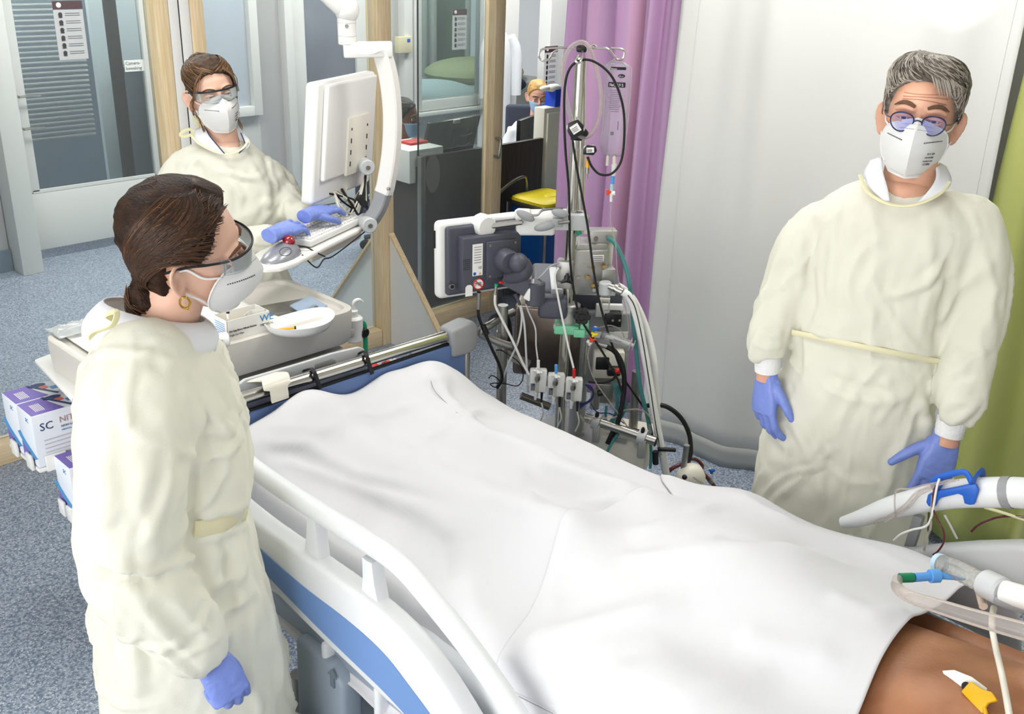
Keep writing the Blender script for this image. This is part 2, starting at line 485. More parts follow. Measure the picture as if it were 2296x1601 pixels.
# left jamb and side light frame
g = G(); g.box((2.27, 6.60, 1.5), (0.13, 0.32, 3.0), bev=0.004); struct(g.build('trim_1', M['paint_w']))
g = G(); g.box((2.02, 6.60, 1.5), (0.06, 0.06, 3.0), bev=0.004); struct(g.build('trim_2', M['paint_w']))
# door_1: glazed door
d1 = bpy.data.objects.new('door_1', None); COL.objects.link(d1); d1.location = (2.85, 6.72, 0); struct(d1, 'pale grey door with a large glass pane')
g = G(); g.box((2.86, 6.72, 0.26), (0.98, 0.05, 0.38), bev=0.004); g.build('bottom_panel', M['paint_w'], d1)
g = G(); g.box((2.415, 6.72, 1.68), (0.13, 0.05, 2.44), bev=0.004); g.box((3.33, 6.72, 1.68), (0.07, 0.05, 2.44), bev=0.004)
g.box((2.86, 6.705, 0.462), (0.85, 0.02, 0.02)); g.build('stile', M['paint_w'], d1)
g = G(); g.box((2.89, 6.725, 1.6), (0.84, 0.008, 2.3)); g.build('pane', M['glass'], d1)
for z in (1.0, 1.2):
    g = G(); p = Vector((2.42, 6.69, z - 0.12)); g.cyl(p, p + Vector((0, -0.05, 0)), 0.009, n=10)
    g.tube([p + Vector((0, -0.05, 0)), p + Vector((0.06, -0.055, 0.004)), p + Vector((0.13, -0.05, 0))], 0.009, 8, 4); g.build('handle', M['chrome'], d1)
# room seen behind door_1
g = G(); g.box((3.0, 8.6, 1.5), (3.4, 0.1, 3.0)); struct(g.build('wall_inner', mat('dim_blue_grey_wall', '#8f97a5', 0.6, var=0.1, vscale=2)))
t = thing('window_blind', 'lowered grey slatted blind behind the glazed corridor door', 'blind', (2.95, 7.6, 0.6))
for k in range(34):
    g = G(); g.box((2.98, 7.6, 0.62 + k * 0.036), (0.62, 0.022, 0.003), T(2.98, 7.6, 0.62 + k * 0.036) @ R('X', 35) @ T(-2.98, -7.6, -0.62 - k * 0.036)); g.build('slat', M['paint_g'], t)
g = G(); g.box((2.98, 7.6, 1.86), (0.64, 0.03, 0.03)); g.build('head_rail', M['paint_w'], t)
g = G(); g.box((3.42, 7.4, 1.5), (0.07, 0.07, 3.0)); struct(g.build('trim_3', mat('dark_brown_frame', '#3a2a2a', 0.5)))
g = G(); g.box((3.9, 7.45, 0.55), (0.7, 0.5, 1.1), bev=0.01); tag(g.build('supply_cabinet', mat('dim_grey_cabinet', '#666b75', 0.5)), 'dark grey supply cabinet dimly seen through the glazed corridor door', 'cabinet')
def poster(px, py, w, h, Y, label, parent=None, tilt=0):
    c = A(px, py, Y=Y); t = thing('notice', label, 'notice', c)
    g = G(); g.box((c.x, c.y, c.z), (w, 0.003, h)); g.build('sheet', mat('notice_sheet', '#c9c6c8', 0.7), t)
    g = G(); g.box((c.x, c.y - 0.003, c.z + h * 0.43), (w, 0.003, h * 0.14)); g.build('header', M['maroon'], t)
    g = G(); g.ell((c.x - w * 0.3, c.y - 0.005, c.z + h * 0.43), (h * 0.045, 0.002, h * 0.045)); g.build('emblem', M['paper'], t)
    for k in range(6):
        g = G(); z = c.z + h * (0.27 - 0.13 * k)
        g.ell((c.x - w * 0.28, c.y - 0.004, z), (w * 0.07, 0.002, h * 0.04), nu=8, nv=6); g.box((c.x - w * 0.28, c.y - 0.004, z - h * 0.04), (w * 0.12, 0.003, h * 0.02)); g.build('pictogram', M['ink'], t)
        for q in range(2):
            g = G(); g.box((c.x + w * 0.13, c.y - 0.002, z + h * 0.02 - q * h * 0.035), (w * 0.5, 0.002, h * 0.012)); g.build('text_line', M['inkgrey'], t)
poster(158, 68, 0.19, 0.36, 6.715, 'notice with maroon header and pictograms on the glazed door')
# paper sign on the door glass
c = A(303, 147, Y=6.71); t = thing('paper_sign', 'small white camera notice taped to the glazed door', 'sign', c)
g = G(); g.box(c, (0.15, 0.003, 0.075)); g.build('sheet', M['paper'], t)
fm = fr(c + Vector((-0.068, -0.003, 0.008)), (1, 0, 0), (0, 0, 1))
text('Camera-', fm, 0.03, M['inkgrey'], t); text('bewaking', T(0, 0, -0.033) @ fm, 0.03, M['inkgrey'], t)

def framed_window(name, x0, x1, z0, z1, mglass, y=YB, f=0.07, label=None):
    w = bpy.data.objects.new(name, None); COL.objects.link(w); w.location = ((x0 + x1) / 2, y, z0); struct(w, label)
    for a, b, c2, d2 in ((x0, x0 + f, z0, z1), (x1 - f, x1, z0, z1), (x0 + f, x1 - f, z0, z0 + f), (x0 + f, x1 - f, z1 - f, z1)):
        g = G(); g.box(((a + b) / 2, y, (c2 + d2) / 2), (b - a, 0.11, d2 - c2), bev=0.003); g.build('frame', M['paint_w'], w)
    g = G(); g.box(((x0 + x1) / 2, y, (z0 + z1) / 2), (x1 - x0 - 2 * f + 0.01, 0.008, z1 - z0 - 2 * f + 0.01)); g.build('pane', mglass, w)
    return w
framed_window('window_1', 3.62, 4.20, 0.80, 2.6, clear('bright_glass', '#f4f8ff', 0.35, 0.3, '#f2f6fc'))
g = G(); g.box((3.95, 7.9, 1.6), (0.95, 0.05, 3.0)); struct(g.build('wall_bright', mat('white_room_wall', '#f2f5f8', 0.6)))
area('side_room_fill_light', (3.0, 8.0, 2.7), (3.0, 7.9, 0.5), 0.8, 0.5, 45)  # added fill, no real fixture: brightens the room behind the glazed door
area('bay_fill_light', (6.6, 8.2, 2.85), (6.6, 8.3, 0.5), 1.2, 0.6, 70)  # fill added to lift the far room seen through the corridor window
area('inner_room_fill_light', (3.9, 7.3, 2.6), (3.9, 7.9, 1.2), 0.5, 0.4, 14)  # unseen light added so the white wall behind window_1 looks lit
# door_2 with tall smoked pane
d2 = bpy.data.objects.new('door_2', None); COL.objects.link(d2); d2.location = (4.84, 6.75, 0); struct(d2, 'pale grey door with tall grey pane')
for x0, x1, z0, z1 in ((4.50, 4.63, 0.01, 2.6), (5.12, 5.24, 0.01, 2.6), (4.63, 5.12, 0.01, 0.32), (4.63, 5.12, 2.4, 2.6)):
    g = G(); g.box(((x0 + x1) / 2, 6.75, (z0 + z1) / 2), (x1 - x0, 0.05, z1 - z0), bev=0.003); g.build('rail', M['paint_w'], d2)
g = G(); g.box((4.875, 6.755, 1.36), (0.5, 0.01, 2.1)); g.build('pane', mat('smoked_pane', '#71757f', 0.25, col2='#8f949e', vscale=1.2), d2)
for z in (0.65, 1.28):
    g = G(); g.cyl((4.475, 6.70, z), (4.475, 6.70, z + 0.11), 0.012, n=8); g.build('hinge', M['steel'], d2)
g = G(); g.box((4.45, 6.73, 1.5), (0.07, 0.13, 3.0), bev=0.003); struct(g.build('trim_4', M['paint_w']))
g = G(); g.box((5.62, 6.72, 1.5), (0.09, 0.10, 3.0), bev=0.003); struct(g.build('trim_5', M['paint_w']))
framed_window('window_2', 5.70, 6.60, 0.68, 2.6, M['glass'], f=0.085)
g = G(); g.box((6.15, 6.69, 0.66), (1.0, 0.1, 0.03), bev=0.004); struct(g.build('trim_6', M['paint_w']))
c = A(905, 100, Y=6.66); t = thing('wall_dispenser', 'small cream box fixed beside the corridor window', 'wall box', c)
g = G(); g.box(c, (0.15, 0.06, 0.13), bev=0.006); g.build('body', mat('beige_box', '#d8cfae', 0.5), t)
g = G(); g.box(c + Vector((0.03, -0.032, 0.035)), (0.03, 0.003, 0.025)); g.build('badge', M['blue'], t)
# room behind window_2
g = G(); g.box((6.6, 9.3, 1.5), (3.6, 0.1, 3.0)); struct(g.build('wall_far', mat('pale_blue_wall', '#b9c4cc', 0.6)))
for k, x in enumerate((6.05, 6.75)):
    w = framed_window('window_%d' % (3 + k), x, x + 0.55, 0.75, 2.6, clear('bluish_glass', '#cfe0f0', 0.3, 0.2, '#c4d8e6'), y=9.2, f=0.06)
g = G(); c = A(1020, 215, Y=7.6); g.ell((6.75, 7.6, 0.62), (0.42, 0.5, 0.16)); g.box((6.75, 7.6, 0.3), (0.85, 1.2, 0.6), bev=0.05)
tag(g.build('covered_bed', mat('pale_aqua_linen', '#c6d9dc', 0.8)), 'pale aqua covered bed seen through the corridor window', 'bed')
poster(1030, 66, 0.17, 0.34, 6.738, 'grey notice with maroon header on the corridor window')
poster(1234, 150, 0.18, 0.38, 6.57, 'white notice with maroon header on the white column by the purple curtain')
# neighbouring bay: bed with green cover and tall windows
for k, x in enumerate((7.4, 8.1)):
    framed_window('window_%d' % (5 + k), x, x + 0.6, 0.4, 2.7, clear('green_glass', '#8fa596', 0.4, 0.2, '#7e9385'), y=9.22, f=0.05)
t = thing('ward_bed', 'distant ward bed with green cover and navy pillow', 'bed', (8.0, 8.2, 0))
g = G(); g.box((8.0, 8.2, 0.4), (1.3, 0.95, 0.5), bev=0.06); g.box((7.5, 8.2, 0.1), (0.08, 0.7, 0.2)); g.box((8.5, 8.2, 0.1), (0.08, 0.7, 0.2)); g.build('frame', mat('grey_bed_base', '#a6a9a2', 0.6), t)
g = G(); g.ell((7.85, 8.2, 0.72), (0.6, 0.5, 0.16)); g.build('cover', mat('green_cover', '#b3b88a', 0.8), t)
g = G(); g.ell((7.9, 7.85, 0.62), (0.35, 0.22, 0.1)); g.build('pillow', mat('navy_pillow', '#1c2440', 0.8), t)
# lab coat on the column
c = A(1112, 215, Y=6.665); t = thing('lab_coat', 'white lab coat hanging on the column behind the desk', 'coat', (c.x, c.y, 0.55))
g = G(); rings = []
for z, w, dpt in ((1.33, 0.03, 0.03), (1.30, 0.10, 0.05), (1.22, 0.17, 0.07), (1.0, 0.17, 0.08), (0.7, 0.18, 0.08), (0.45, 0.20, 0.09), (0.30, 0.20, 0.09)):
    rings.append([(c.x + w * math.cos(a) * (1 + 0.06 * math.sin(5 * a + z * 3)), c.y + dpt * math.sin(a), z) for a in [2 * math.pi * k / 28 for k in range(28)]])
g.loft(rings); g.build('body', cloth('coat_cotton', '#eceef0', 0.1), t)
for sx in (-1, 1):
    g = G(); g.tube([(c.x + sx * 0.13, c.y - 0.03, 1.27), (c.x + sx * 0.19, c.y - 0.05, 1.12), (c.x + sx * 0.20, c.y - 0.06, 0.75)], [0.05, 0.06, 0.05], 10, 4); g.build('sleeve', cloth('coat_sleeve', '#e8eaec', 0.1), t)
g = G(); g.tube([(c.x - 0.02, c.y + 0.09, 1.36), (c.x, c.y, 1.39), (c.x, c.y - 0.05, 1.33)], 0.006, 6); g.build('hanger_hook', M['steel'], t)

# ------------------------------------------------------------------ timber screen with acrylic panes
YP = 4.07
scr = thing('timber_screen', 'pine framed clear acrylic screen standing across the room behind the bed', 'screen', (2.0, YP, 0))
for x, w in ((-1.0, 0.07), (0.6, 0.07), (2.075, 0.062), (2.235, 0.062), (3.235, 0.085)):
    g = G(); g.box((x, YP, 1.25), (w, 0.095, 2.5), bev=0.003); g.build('post', M['pine'], scr)
for x0, x1 in ((-1.0, 2.06), (2.26, 3.19), (3.28, 4.03)):
    g = G(); g.box(((x0 + x1) / 2, YP, 0.047), (x1 - x0, 0.085, 0.094), bev=0.003); g.build('bottom_beam', M['pine_x'], scr)
g = G(); g.box((1.5, YP, 2.46), (5.2, 0.085, 0.09), bev=0.003); g.build('top_beam', M['pine_x'], scr)
for x0, x1 in ((-0.96, 0.56), (0.64, 2.04), (2.27, 3.19), (3.28, 3.99)):
    g = G(); g.box(((x0 + x1) / 2, YP + 0.02, 1.25), (x1 - x0, 0.006, 2.32)); g.build('pane', M['plexi'], scr)
for xx in (2.130, 2.180):
    g = G(); g.box((xx, YP - 0.01, 1.25), (0.044, 0.07, 2.4), bev=0.003); g.build('door_edge', M['white'], scr)
g = G(); g.box((2.155, YP - 0.015, 1.25), (0.006, 0.05, 2.4)); g.build('seal', M['rubber'], scr)
g = G(); g.box((2.156, YP - 0.04, 1.02), (0.016, 0.03, 0.3)); g.build('strike_plate', M['steel'], scr)
# triangular foot boards each side of the third post
for s, L in ((-1, 0.50), (1, 0.50)):
    g = G(); Mf = fr((3.262, YP + s * 0.05, 0.0), (0, s, 0), (0, 0, 1))
    g.prism([(0, 0.0), (L, 0.0), (L, 0.05), (0.0, 0.62)], 0.018, Mf); b = g.build('brace_board', M['white'], scr)
    g = G(); a0 = Vector((3.255, YP + s * (0.05 + L), 0.055)); a1 = Vector((3.255, YP + s * 0.05, 0.63)); q = (a1 - a0)
    g.box((0, 0, 0), (0.030, 0.012, q.length), fr((a0 + a1) / 2, x=(1, 0, 0), z=q)); g.build('brace_edge', M['pine'], scr)
# sliding door stile with pull handle
sd = thing('sliding_door_stile', 'pine door stile with a steel pull handle behind the drip stand', 'door stile', (4.06, YP - 0.02, 0))
g = G(); g.box((4.045, YP, 1.25), (0.075, 0.09, 2.5), bev=0.003); g.build('post', M['pine'], sd)
hp = A(1112, 310, Y=YP - 0.045); hq = A(1108, 350, Y=YP - 0.045)
g = G(); g.tube([hp, hp + Vector((0, -0.035, 0)), hp + Vector((0, -0.04, -0.02)), hq + Vector((0, -0.04, 0.02)), hq + Vector((0, -0.035, 0)), hq], 0.008, 8, 4); g.build('handle', M['steel'], sd)

# ------------------------------------------------------------------ curtains
def curtain(name, Y0, Y1, X0, folds, amp, m, label, z0=0.06, z1=2.7, phase=0.0, hem=None, seams=(), seed=1, xfun=None):
    t = thing(name, label, 'curtain', (X0, (Y0 + Y1) / 2, z0))
    rnd = random.Random(seed); ph = [rnd.uniform(0, 6.28) for _ in range(6)]
    n = max(60, int(folds * 26))
    def fn(u, v, z0=z0, z1=z1):
        z = z0 + (z1 - z0) * v
        w = u + 0.02 * math.sin(6.28 * u * 2 + ph[0]) + 0.012 * (1 - v) * math.sin(6.28 * u * 3 + ph[1])
        a = amp * (0.75 + 0.35 * math.sin(6.28 * w * 1.7 + ph[2])) * (1.0 + 0.25 * (1 - v))
        x = X0 + a * math.sin(6.28 * folds * w + phase + 0.35 * math.sin(3 * v + ph[3])) + a * 0.3 * math.sin(6.28 * folds * 2.3 * w + ph[4])
        if xfun: x += xfun(u, v)
        return (x, Y0 + (Y1 - Y0) * u + 0.012 * math.sin(2.2 * v * 3.1 + ph[5] + 9 * u), z)
    g = G(); g.shell(n, 24, fn, 0.0015); g.build('drape', m, t, sharp=180)
    if hem:
        g = G(); g.shell(n, 4, lambda u, v: tuple(Vector(fn(u, 0.0)) + Vector((-0.003, 0, -0.058 + 0.10 * v))), 0.003); g.build('hem', hem, t, sharp=180)
    for u in seams:
        g = G(); g.tube([Vector(fn(u, v / 20)) + Vector((-0.002, 0, 0)) for v in range(21)], 0.0022, 5, 1); g.build('seam', m, t)
    g = G(); g.tube([(X0, Y0 - 0.02, z1 + 0.03), (X0, (Y0 + Y1) / 2, z1 + 0.03), (X0, Y1 + 0.02, z1 + 0.03)], 0.012, 8, 2); g.build('rail', M['white'], t)
    return t, fn
def stripe_mat(name, cols, trans=0.25, freq=1.0):
    m = cloth(name, cols[0], trans, 0.8, 0.0)
    nt = m.node_tree; b = nt.nodes['Principled BSDF']; tl = [n for n in nt.nodes if n.type == 'BSDF_TRANSLUCENT'][0]
    t = nt.nodes.new('ShaderNodeTexCoord'); mp = nt.nodes.new('ShaderNodeMapping'); mp.inputs['Scale'].default_value = (0.01, freq, 0.01)
    nt.links.new(t.outputs['Object'], mp.inputs[0])
    n = nt.nodes.new('ShaderNodeTexNoise'); n.inputs['Scale'].default_value = 5.0; n.inputs['Detail'].default_value = 1
    nt.links.new(mp.outputs[0], n.inputs['Vector'])
    r = nt.nodes.new('ShaderNodeValToRGB'); r.color_ramp.elements[0].position = 0.3; r.color_ramp.elements[1].position = 0.7
    r.color_ramp.elements[0].color = lin(cols[0]); r.color_ramp.elements[1].color = lin(cols[-1])
    if len(cols) == 3:
        e = r.color_ramp.elements.new(0.5); e.color = lin(cols[1])
    nt.links.new(n.outputs['Fac'], r.inputs[0]); nt.links.new(r.outputs[0], b.inputs['Base Color']); nt.links.new(r.outputs[0], tl.inputs[0])
    return m
curtain('purple_curtain', 2.37, 3.10, 3.52, 5.0, 0.042, stripe_mat('mauve_cloth', ('#c796c4', '#d0acd2', '#dcb2cd'), 0.3, 1.6),
        'mauve purple curtain hanging in deep folds behind the drip stand', seed=4)
curtain('white_curtain', 1.13, 2.42, 3.46, 2.6, 0.024, cloth('white_curtain_cloth', '#e9e9e6', 0.25, 0.8, 0.0),
        'long smooth white curtain behind the man in the gown', hem=mat('grey_hem', '#a8aaa8', 0.6), seams=(0.035, 0.93), seed=9,
        xfun=lambda u, v: 0.03 * math.sin(5 * u))
curtain('green_curtain', -0.3, 1.12, 3.50, 5.0, 0.03, stripe_mat('lime_cloth', ('#dade9c', '#d0d684', '#e2e4b0'), 0.3, 1.0),
        'lime green curtain hanging at the edge beside the man', seed=12)

# ------------------------------------------------------------------ nurses' desk
dk = thing('reception_desk', 'dark brown staff desk with metal corner strip behind the screen', 'desk', (4.3, 4.7, 0))
M['wenge'] = mat('dark_brown_laminate', '#4d4441', 0.4, col2='#3b332f', vscale=6, stretch=(25, 25, 1.0))
g = G(); g.box((4.225, 4.315, 0.47), (1.02, 0.03, 0.92), bev=0.002); g.build('front_panel', M['wenge'], dk)
g = G(); g.box((3.725, 4.50, 0.44), (0.03, 0.36, 0.86), bev=0.002); g.build('side_panel', M['wenge'], dk)
g = G(); g.box((3.712, 4.302, 0.47), (0.035, 0.035, 0.935), bev=0.003); g.build('corner_strip', M['steel'], dk)
g = G(); g.box((4.36, 4.53, 0.76), (1.25, 0.36, 0.03), bev=0.003); g.box((4.9, 4.55, 0.37), (0.04, 0.28, 0.74)); g.build('worktop', M['wenge'], dk)
g = G(); g.lathe([(0.0, 0), (0.055, 0), (0.055, 0.003), (0, 0.003)], fr(A(970, 390, Y=4.295), x=(1, 0, 0), z=(0, -1, 0)) @ Matrix.Diagonal((1, 2.0, 1, 1)), 24)
g.build('oval_plate', mat('grey_plate', '#7d7570', 0.35), dk)
g = G(); g.box((3.95, 4.335, 1.45), (0.46, 0.006, 1.0)); g.build('splash_screen', M['plexi'], dk)
g = G(); g.box((3.716, 4.335, 1.45), (0.006, 0.008, 1.05)); g.build('screen_edge', mat('dark_glass_edge', '#1d2a28', 0.2), dk)
# things at the desk
c = A(925, 352, Y=4.5); t = thing('paper_tray', 'white letter tray at the desk corner', 'tray', (c.x, 4.5, 0.775))
g = G(); g.box((c.x - 0.02, 4.5, 0.87), (0.26, 0.3, 0.19), bev=0.006); g.build('tray', M['white'], t)
for k in range(2):
    g = G(); g.box((c.x - 0.03 + k * 0.03, 4.348, 0.885 - k * 0.035), (0.06, 0.002, 0.004)); g.build('print_line', M['ink'], t)
g = G(); g.box((c.x + 0.03, 4.52, 0.972), (0.14, 0.1, 0.014), bev=0.004); tag(g.build('red_folder', M['red']), 'red folder lying on the white letter tray', 'folder')
c = A(1010, 310, Y=4.62); t = thing('workstation_screen', 'wide dark workstation screen leaning at the desk', 'monitor', (c.x, 4.62, 0.775))
g = G(); Mm = fr(c, x=(0.98, 0.12, 0), z=(0.0, -0.25, 0.95))
g.box((0, 0, 0.0), (0.48, 0.03, 0.26), Mm, bev=0.006); g.build('housing', mat('dark_olive_plastic', '#23261f', 0.25), t)
g = G(); g.box((0.07, -0.02, -0.02), (0.13, 0.02, 0.16), Mm, bev=0.005); g.build('mount', M['dgrey'], t)
for k in range(2):
    g = G(); g.tube([Mm @ Vector((0.03, -0.04, 0.03 - k * 0.07)), Mm @ Vector((0.09, -0.05, 0.03 - k * 0.07)), Mm @ Vector((0.15, -0.04, 0.035 - k * 0.07))], 0.005, 6); g.build('pull', M['steel'], t)
g = G(); g.box((-0.0, -0.02, 0.12), (0.06, 0.012, 0.025), Mm, bev=0.003); g.build('camera_clip', M['paper'], t)
g = G(); g.cyl(c + Vector((0, 0.03, -0.1)), (c.x, 4.64, 0.775), 0.02); g.build('stand', M['black'], t)
c = A(1182, 300, Y=4.60); t = thing('desk_monitor', 'black desk monitor in front of the blond nurse', 'monitor', (c.x, 4.60, 0.775))
g = G(); g.box(c, (0.3, 0.03, 0.22), T(*c) @ R('Z', 20) @ T(*-c), bev=0.005); g.build('housing', M['black'], t)
g = G(); g.cyl(c, (c.x, 4.62, 0.775), 0.02); g.cyl((c.x, 4.62, 0.775), (c.x, 4.62, 0.785), 0.07); g.build('stand', M['black'], t)
cb = thing('cream_cabinet', 'cream side cabinet standing between desk and purple curtain', 'cabinet', (4.95, 4.36, 0))
g = G(); g.box((5.005, 4.365, 0.555), (0.5, 0.09, 1.11), bev=0.005); g.build('body', mat('cream_laminate', '#d9d9cc', 0.5), cb)
g = G(); g.box((5.005, 4.312, 0.58), (0.46, 0.02, 1.0), bev=0.003); g.build('door', mat('cream_laminate_door', '#dcdcd0', 0.5), cb)
t = thing('blue_tissue_box', 'bright blue box with white tissue on the cream cabinet', 'box', (4.85, 4.37, 1.11))
c = A(1248, 236, Y=4.37)
g = G(); g.box((c.x, 4.365, 1.165), (0.14, 0.09, 0.11), bev=0.005); g.build('box', mat('royal_blue_card', '#1d46c4', 0.5), t)
g = G(); g.ell((c.x - 0.11, 4.37, 1.225), (0.05, 0.03, 0.018)); g.ell((c.x - 0.05, 4.36, 1.225), (0.06, 0.04, 0.025)); g.build('tissue', M['paper'], t)

# office chairs behind the screen
def office_chair(cx, cy, rot, label, col='#2a3350', low=0.0):
    ch = thing('office_chair', label, 'chair', (cx, cy, 0)); Z0 = T(cx, cy, 0) @ R('Z', rot); Z = Z0
    fab = mat('chair_fabric', col, 0.9)
    for k in range(5):
        a = math.radians(72 * k - 52); e = Vector((0.29 * math.cos(a), 0.29 * math.sin(a), 0.075))
        g = G(); g.tube([Z @ Vector(p) for p in ((0, 0, 0.13), (e.x / 2, e.y / 2, 0.115), (e.x, e.y, 0.085))], [0.03, 0.024, 0.018], 8, 4); l = g.build('base_arm', M['dgrey'], ch)
        dirv = Vector((-math.sin(a), math.cos(a), 0))
        g = G(); g.cyl(Z @ (e - dirv * 0.028 + Vector((0, 0, -0.042))), Z @ (e + dirv * 0.028 + Vector((0, 0, -0.042))), 0.033, n=16, bev=0.006); g.build('caster', M['rubber'], l)
    g = G(); g.cyl((cx, cy, 0.1), (cx, cy, 0.45 - low), 0.025); g.build('gas_lift', M['black'], ch); Z = T(0, 0, -low) @ Z0
    g = G(); g.box((0, 0, 0.46), (0.48, 0.46, 0.08), Z, bev=0.035, seg=4); g.build('seat', fab, ch)
    g = G(); g.box((0, 0.25, 0.76), (0.42, 0.06, 0.46), Z, bev=0.03, seg=4); g.tube([Z @ Vector(p) for p in ((0, 0.1, 0.44), (0, 0.27, 0.46), (0, 0.29, 0.62))], 0.025, 8, 4); g.build('backrest', fab, ch)
    for s in (-1, 1):
        g = G(); g.tube([Z @ Vector(p) for p in ((s * 0.22, 0.05, 0.46), (s * 0.27, -0.02, 0.56), (s * 0.27, -0.14, 0.67), (s * 0.27, 0.10, 0.68))], [0.018, 0.018, 0.022, 0.02], 8, 5); g.build('armrest', M['dgrey'], ch)

# waste bin on its steel stand
bx, by = 4.47, 4.02
bn = thing('waste_bin', 'blue waste bin with yellow lid in a steel stand', 'bin', (bx, by, 0))
def rrect(w, d, r, n=5):
    out = []
    for cx_, cy_, a0 in ((w / 2 - r, d / 2 - r, 0), (-w / 2 + r, d / 2 - r, 90), (-w / 2 + r, -d / 2 + r, 180), (w / 2 - r, -d / 2 + r, 270)):
        for k in range(n + 1):
            a = math.radians(a0 + 90 * k / n); out.append((cx_ + r * math.cos(a), cy_ + r * math.sin(a)))
    return out
g = G(); g.loft([[(bx + x, by + y, z) for x, y in rrect(w, d, 0.04)] for z, w, d in ((0.10, 0.27, 0.24), (0.55, 0.32, 0.29), (0.60, 0.33, 0.30))]); g.build('tub', mat('bin_blue', '#1a5aa6', 0.4), bn)
for k in range(5):
    g = G(); g.box((bx - 0.13 + k * 0.065, by - 0.147, 0.53), (0.008, 0.012, 0.12), bev=0.002); g.build('rib', mat('bin_blue_rib', '#1a5aa6', 0.4), bn)
g = G(); g.loft([[(bx + x, by + y, z) for x, y in rrect(w, d, 0.05)] for z, w, d in ((0.60, 0.36, 0.33), (0.615, 0.365, 0.335), (0.63, 0.355, 0.325))]); g.build('rim', M['steel'], bn)
g = G(); g.loft([[(bx + x, by + y, z) for x, y in rrect(w, d, 0.05)] for z, w, d in ((0.622, 0.345, 0.315), (0.645, 0.335, 0.305), (0.655, 0.30, 0.27))]); g.ell((bx + 0.06, by - 0.03, 0.652), (0.1, 0.05, 0.015)); g.build('lid', M['yellow'], bn)
for sx in (-1, 1):
    for sy in (-1, 1):
        g = G(); g.cyl((bx + sx * 0.17, by + sy * 0.16, 0.0), (bx + sx * 0.17, by + sy * 0.16, 0.61), 0.010, n=10); g.build('leg', M['steel'], bn)
g = G(); g.tube([(bx - 0.34, by + 0.18, 0.60), (bx - 0.16, by + 0.18, 0.70), (bx - 0.02, by + 0.185, 0.735), (bx + 0.02, by + 0.19, 0.70), (bx + 0.03, by + 0.19, 0.60)], 0.011, 8, 6); g.build('push_bar', M['steel'], bn)
g = G(); g.tube([(bx - 0.4, by + 0.05, 0.50), (bx - 0.30, by + 0.02, 0.53), (bx - 0.1, by - 0.17, 0.52), (bx + 0.0, by - 0.165, 0.50)], 0.008, 8, 6); g.build('side_bar', M['steel'], bn)
g = G(); g.box((bx, by, 0.085), (0.36, 0.34, 0.02), bev=0.004); g.build('base_tray', M['black'], bn)
# ================================================================== hospital bed
M['bedwhite'] = mat('bed_white', '#e4e6e8', 0.38)
M['bedblue'] = mat('bed_blue', '#6f92c8', 0.45)
M['footblue'] = mat('footboard_blue', '#5c75a6', 0.5)
M['bedgrey'] = mat('bed_grey', '#9aa6b4', 0.45)
bed = thing('hospital_bed', 'white and blue hospital bed with side rails and chrome foot rail', 'bed', (1.5, 1.0, 0))
g = G(); g.box((1.50, 0.93, 0.71), (0.88, 2.10, 0.17), bev=0.04, seg=3); g.build('mattress', mat('mattress_cover', '#dfe3e6', 0.6), bed)
g = G(); g.box((1.50, 0.95, 0.595), (0.90, 2.14, 0.05), bev=0.01); g.build('platform', M['bedgrey'], bed)
g = G(); g.box((1.50, 0.95, 0.28), (0.62, 1.70, 0.08), bev=0.02); g.build('chassis', M['bedgrey'], bed)
for y in (0.35, 1.52):
    g = G(); g.box((1.5, y, 0.45), (0.34, 0.22, 0.3), bev=0.03, seg=3); g.build('lift_column', M['bedgrey'], bed)
for x in (1.14, 1.86):
    for y in (0.08, 1.82):
        g = G(); g.cyl((x, y, 0.06), (x, y, 0.30), 0.022); g.build('caster_stem', M['steel'], bed)
        g = G(); g.cyl((x - 0.022, y, 0.065), (x + 0.022, y, 0.065), 0.064, n=24, bev=0.012); g.build('caster', M['grey'], bed)
# foot end
g = G(); g.box((1.50, 2.045, 0.80), (0.86, 0.026, 0.34), bev=0.004); g.build('footboard', M['footblue'], bed)
g = G(); g.box((1.50, 2.045, 0.972), (0.86, 0.012, 0.008), bev=0.002); g.build('footboard_edge', M['rubber'], bed)
g = G(); _a, _b = A(560, 888, Y=2.055), A(1000, 753, Y=2.055); g.cyl(_a + (_a - _b) * 0.14, _b + (_b - _a) * 0.1, 0.0165, n=20); g.build('foot_rail', M['chrome'], bed)
for x in (1.045, 1.935):
    g = G(); s = 1 if x > 1.5 else -1
    g.prism([(-0.065, -0.06), (0.005, -0.065), (0.038, -0.05), (0.04, 0.015), (0.03, 0.034), (0.005, 0.04), (-0.07, 0.030)], 0.062, fr((x, 2.086, 0.99), (s, 0, 0), (0, 0, 1)) @ T(0, 0, 0 if s > 0 else -0.062), bev=0.012, seg=3)
    g.build('corner_cap', M['grey'], bed)
    g = G(); g.cyl((x + 0.012 * s, 2.055, 0.55), (x + 0.012 * s, 2.055, 1.0), 0.016); g.build('corner_post', M['chrome'], bed)
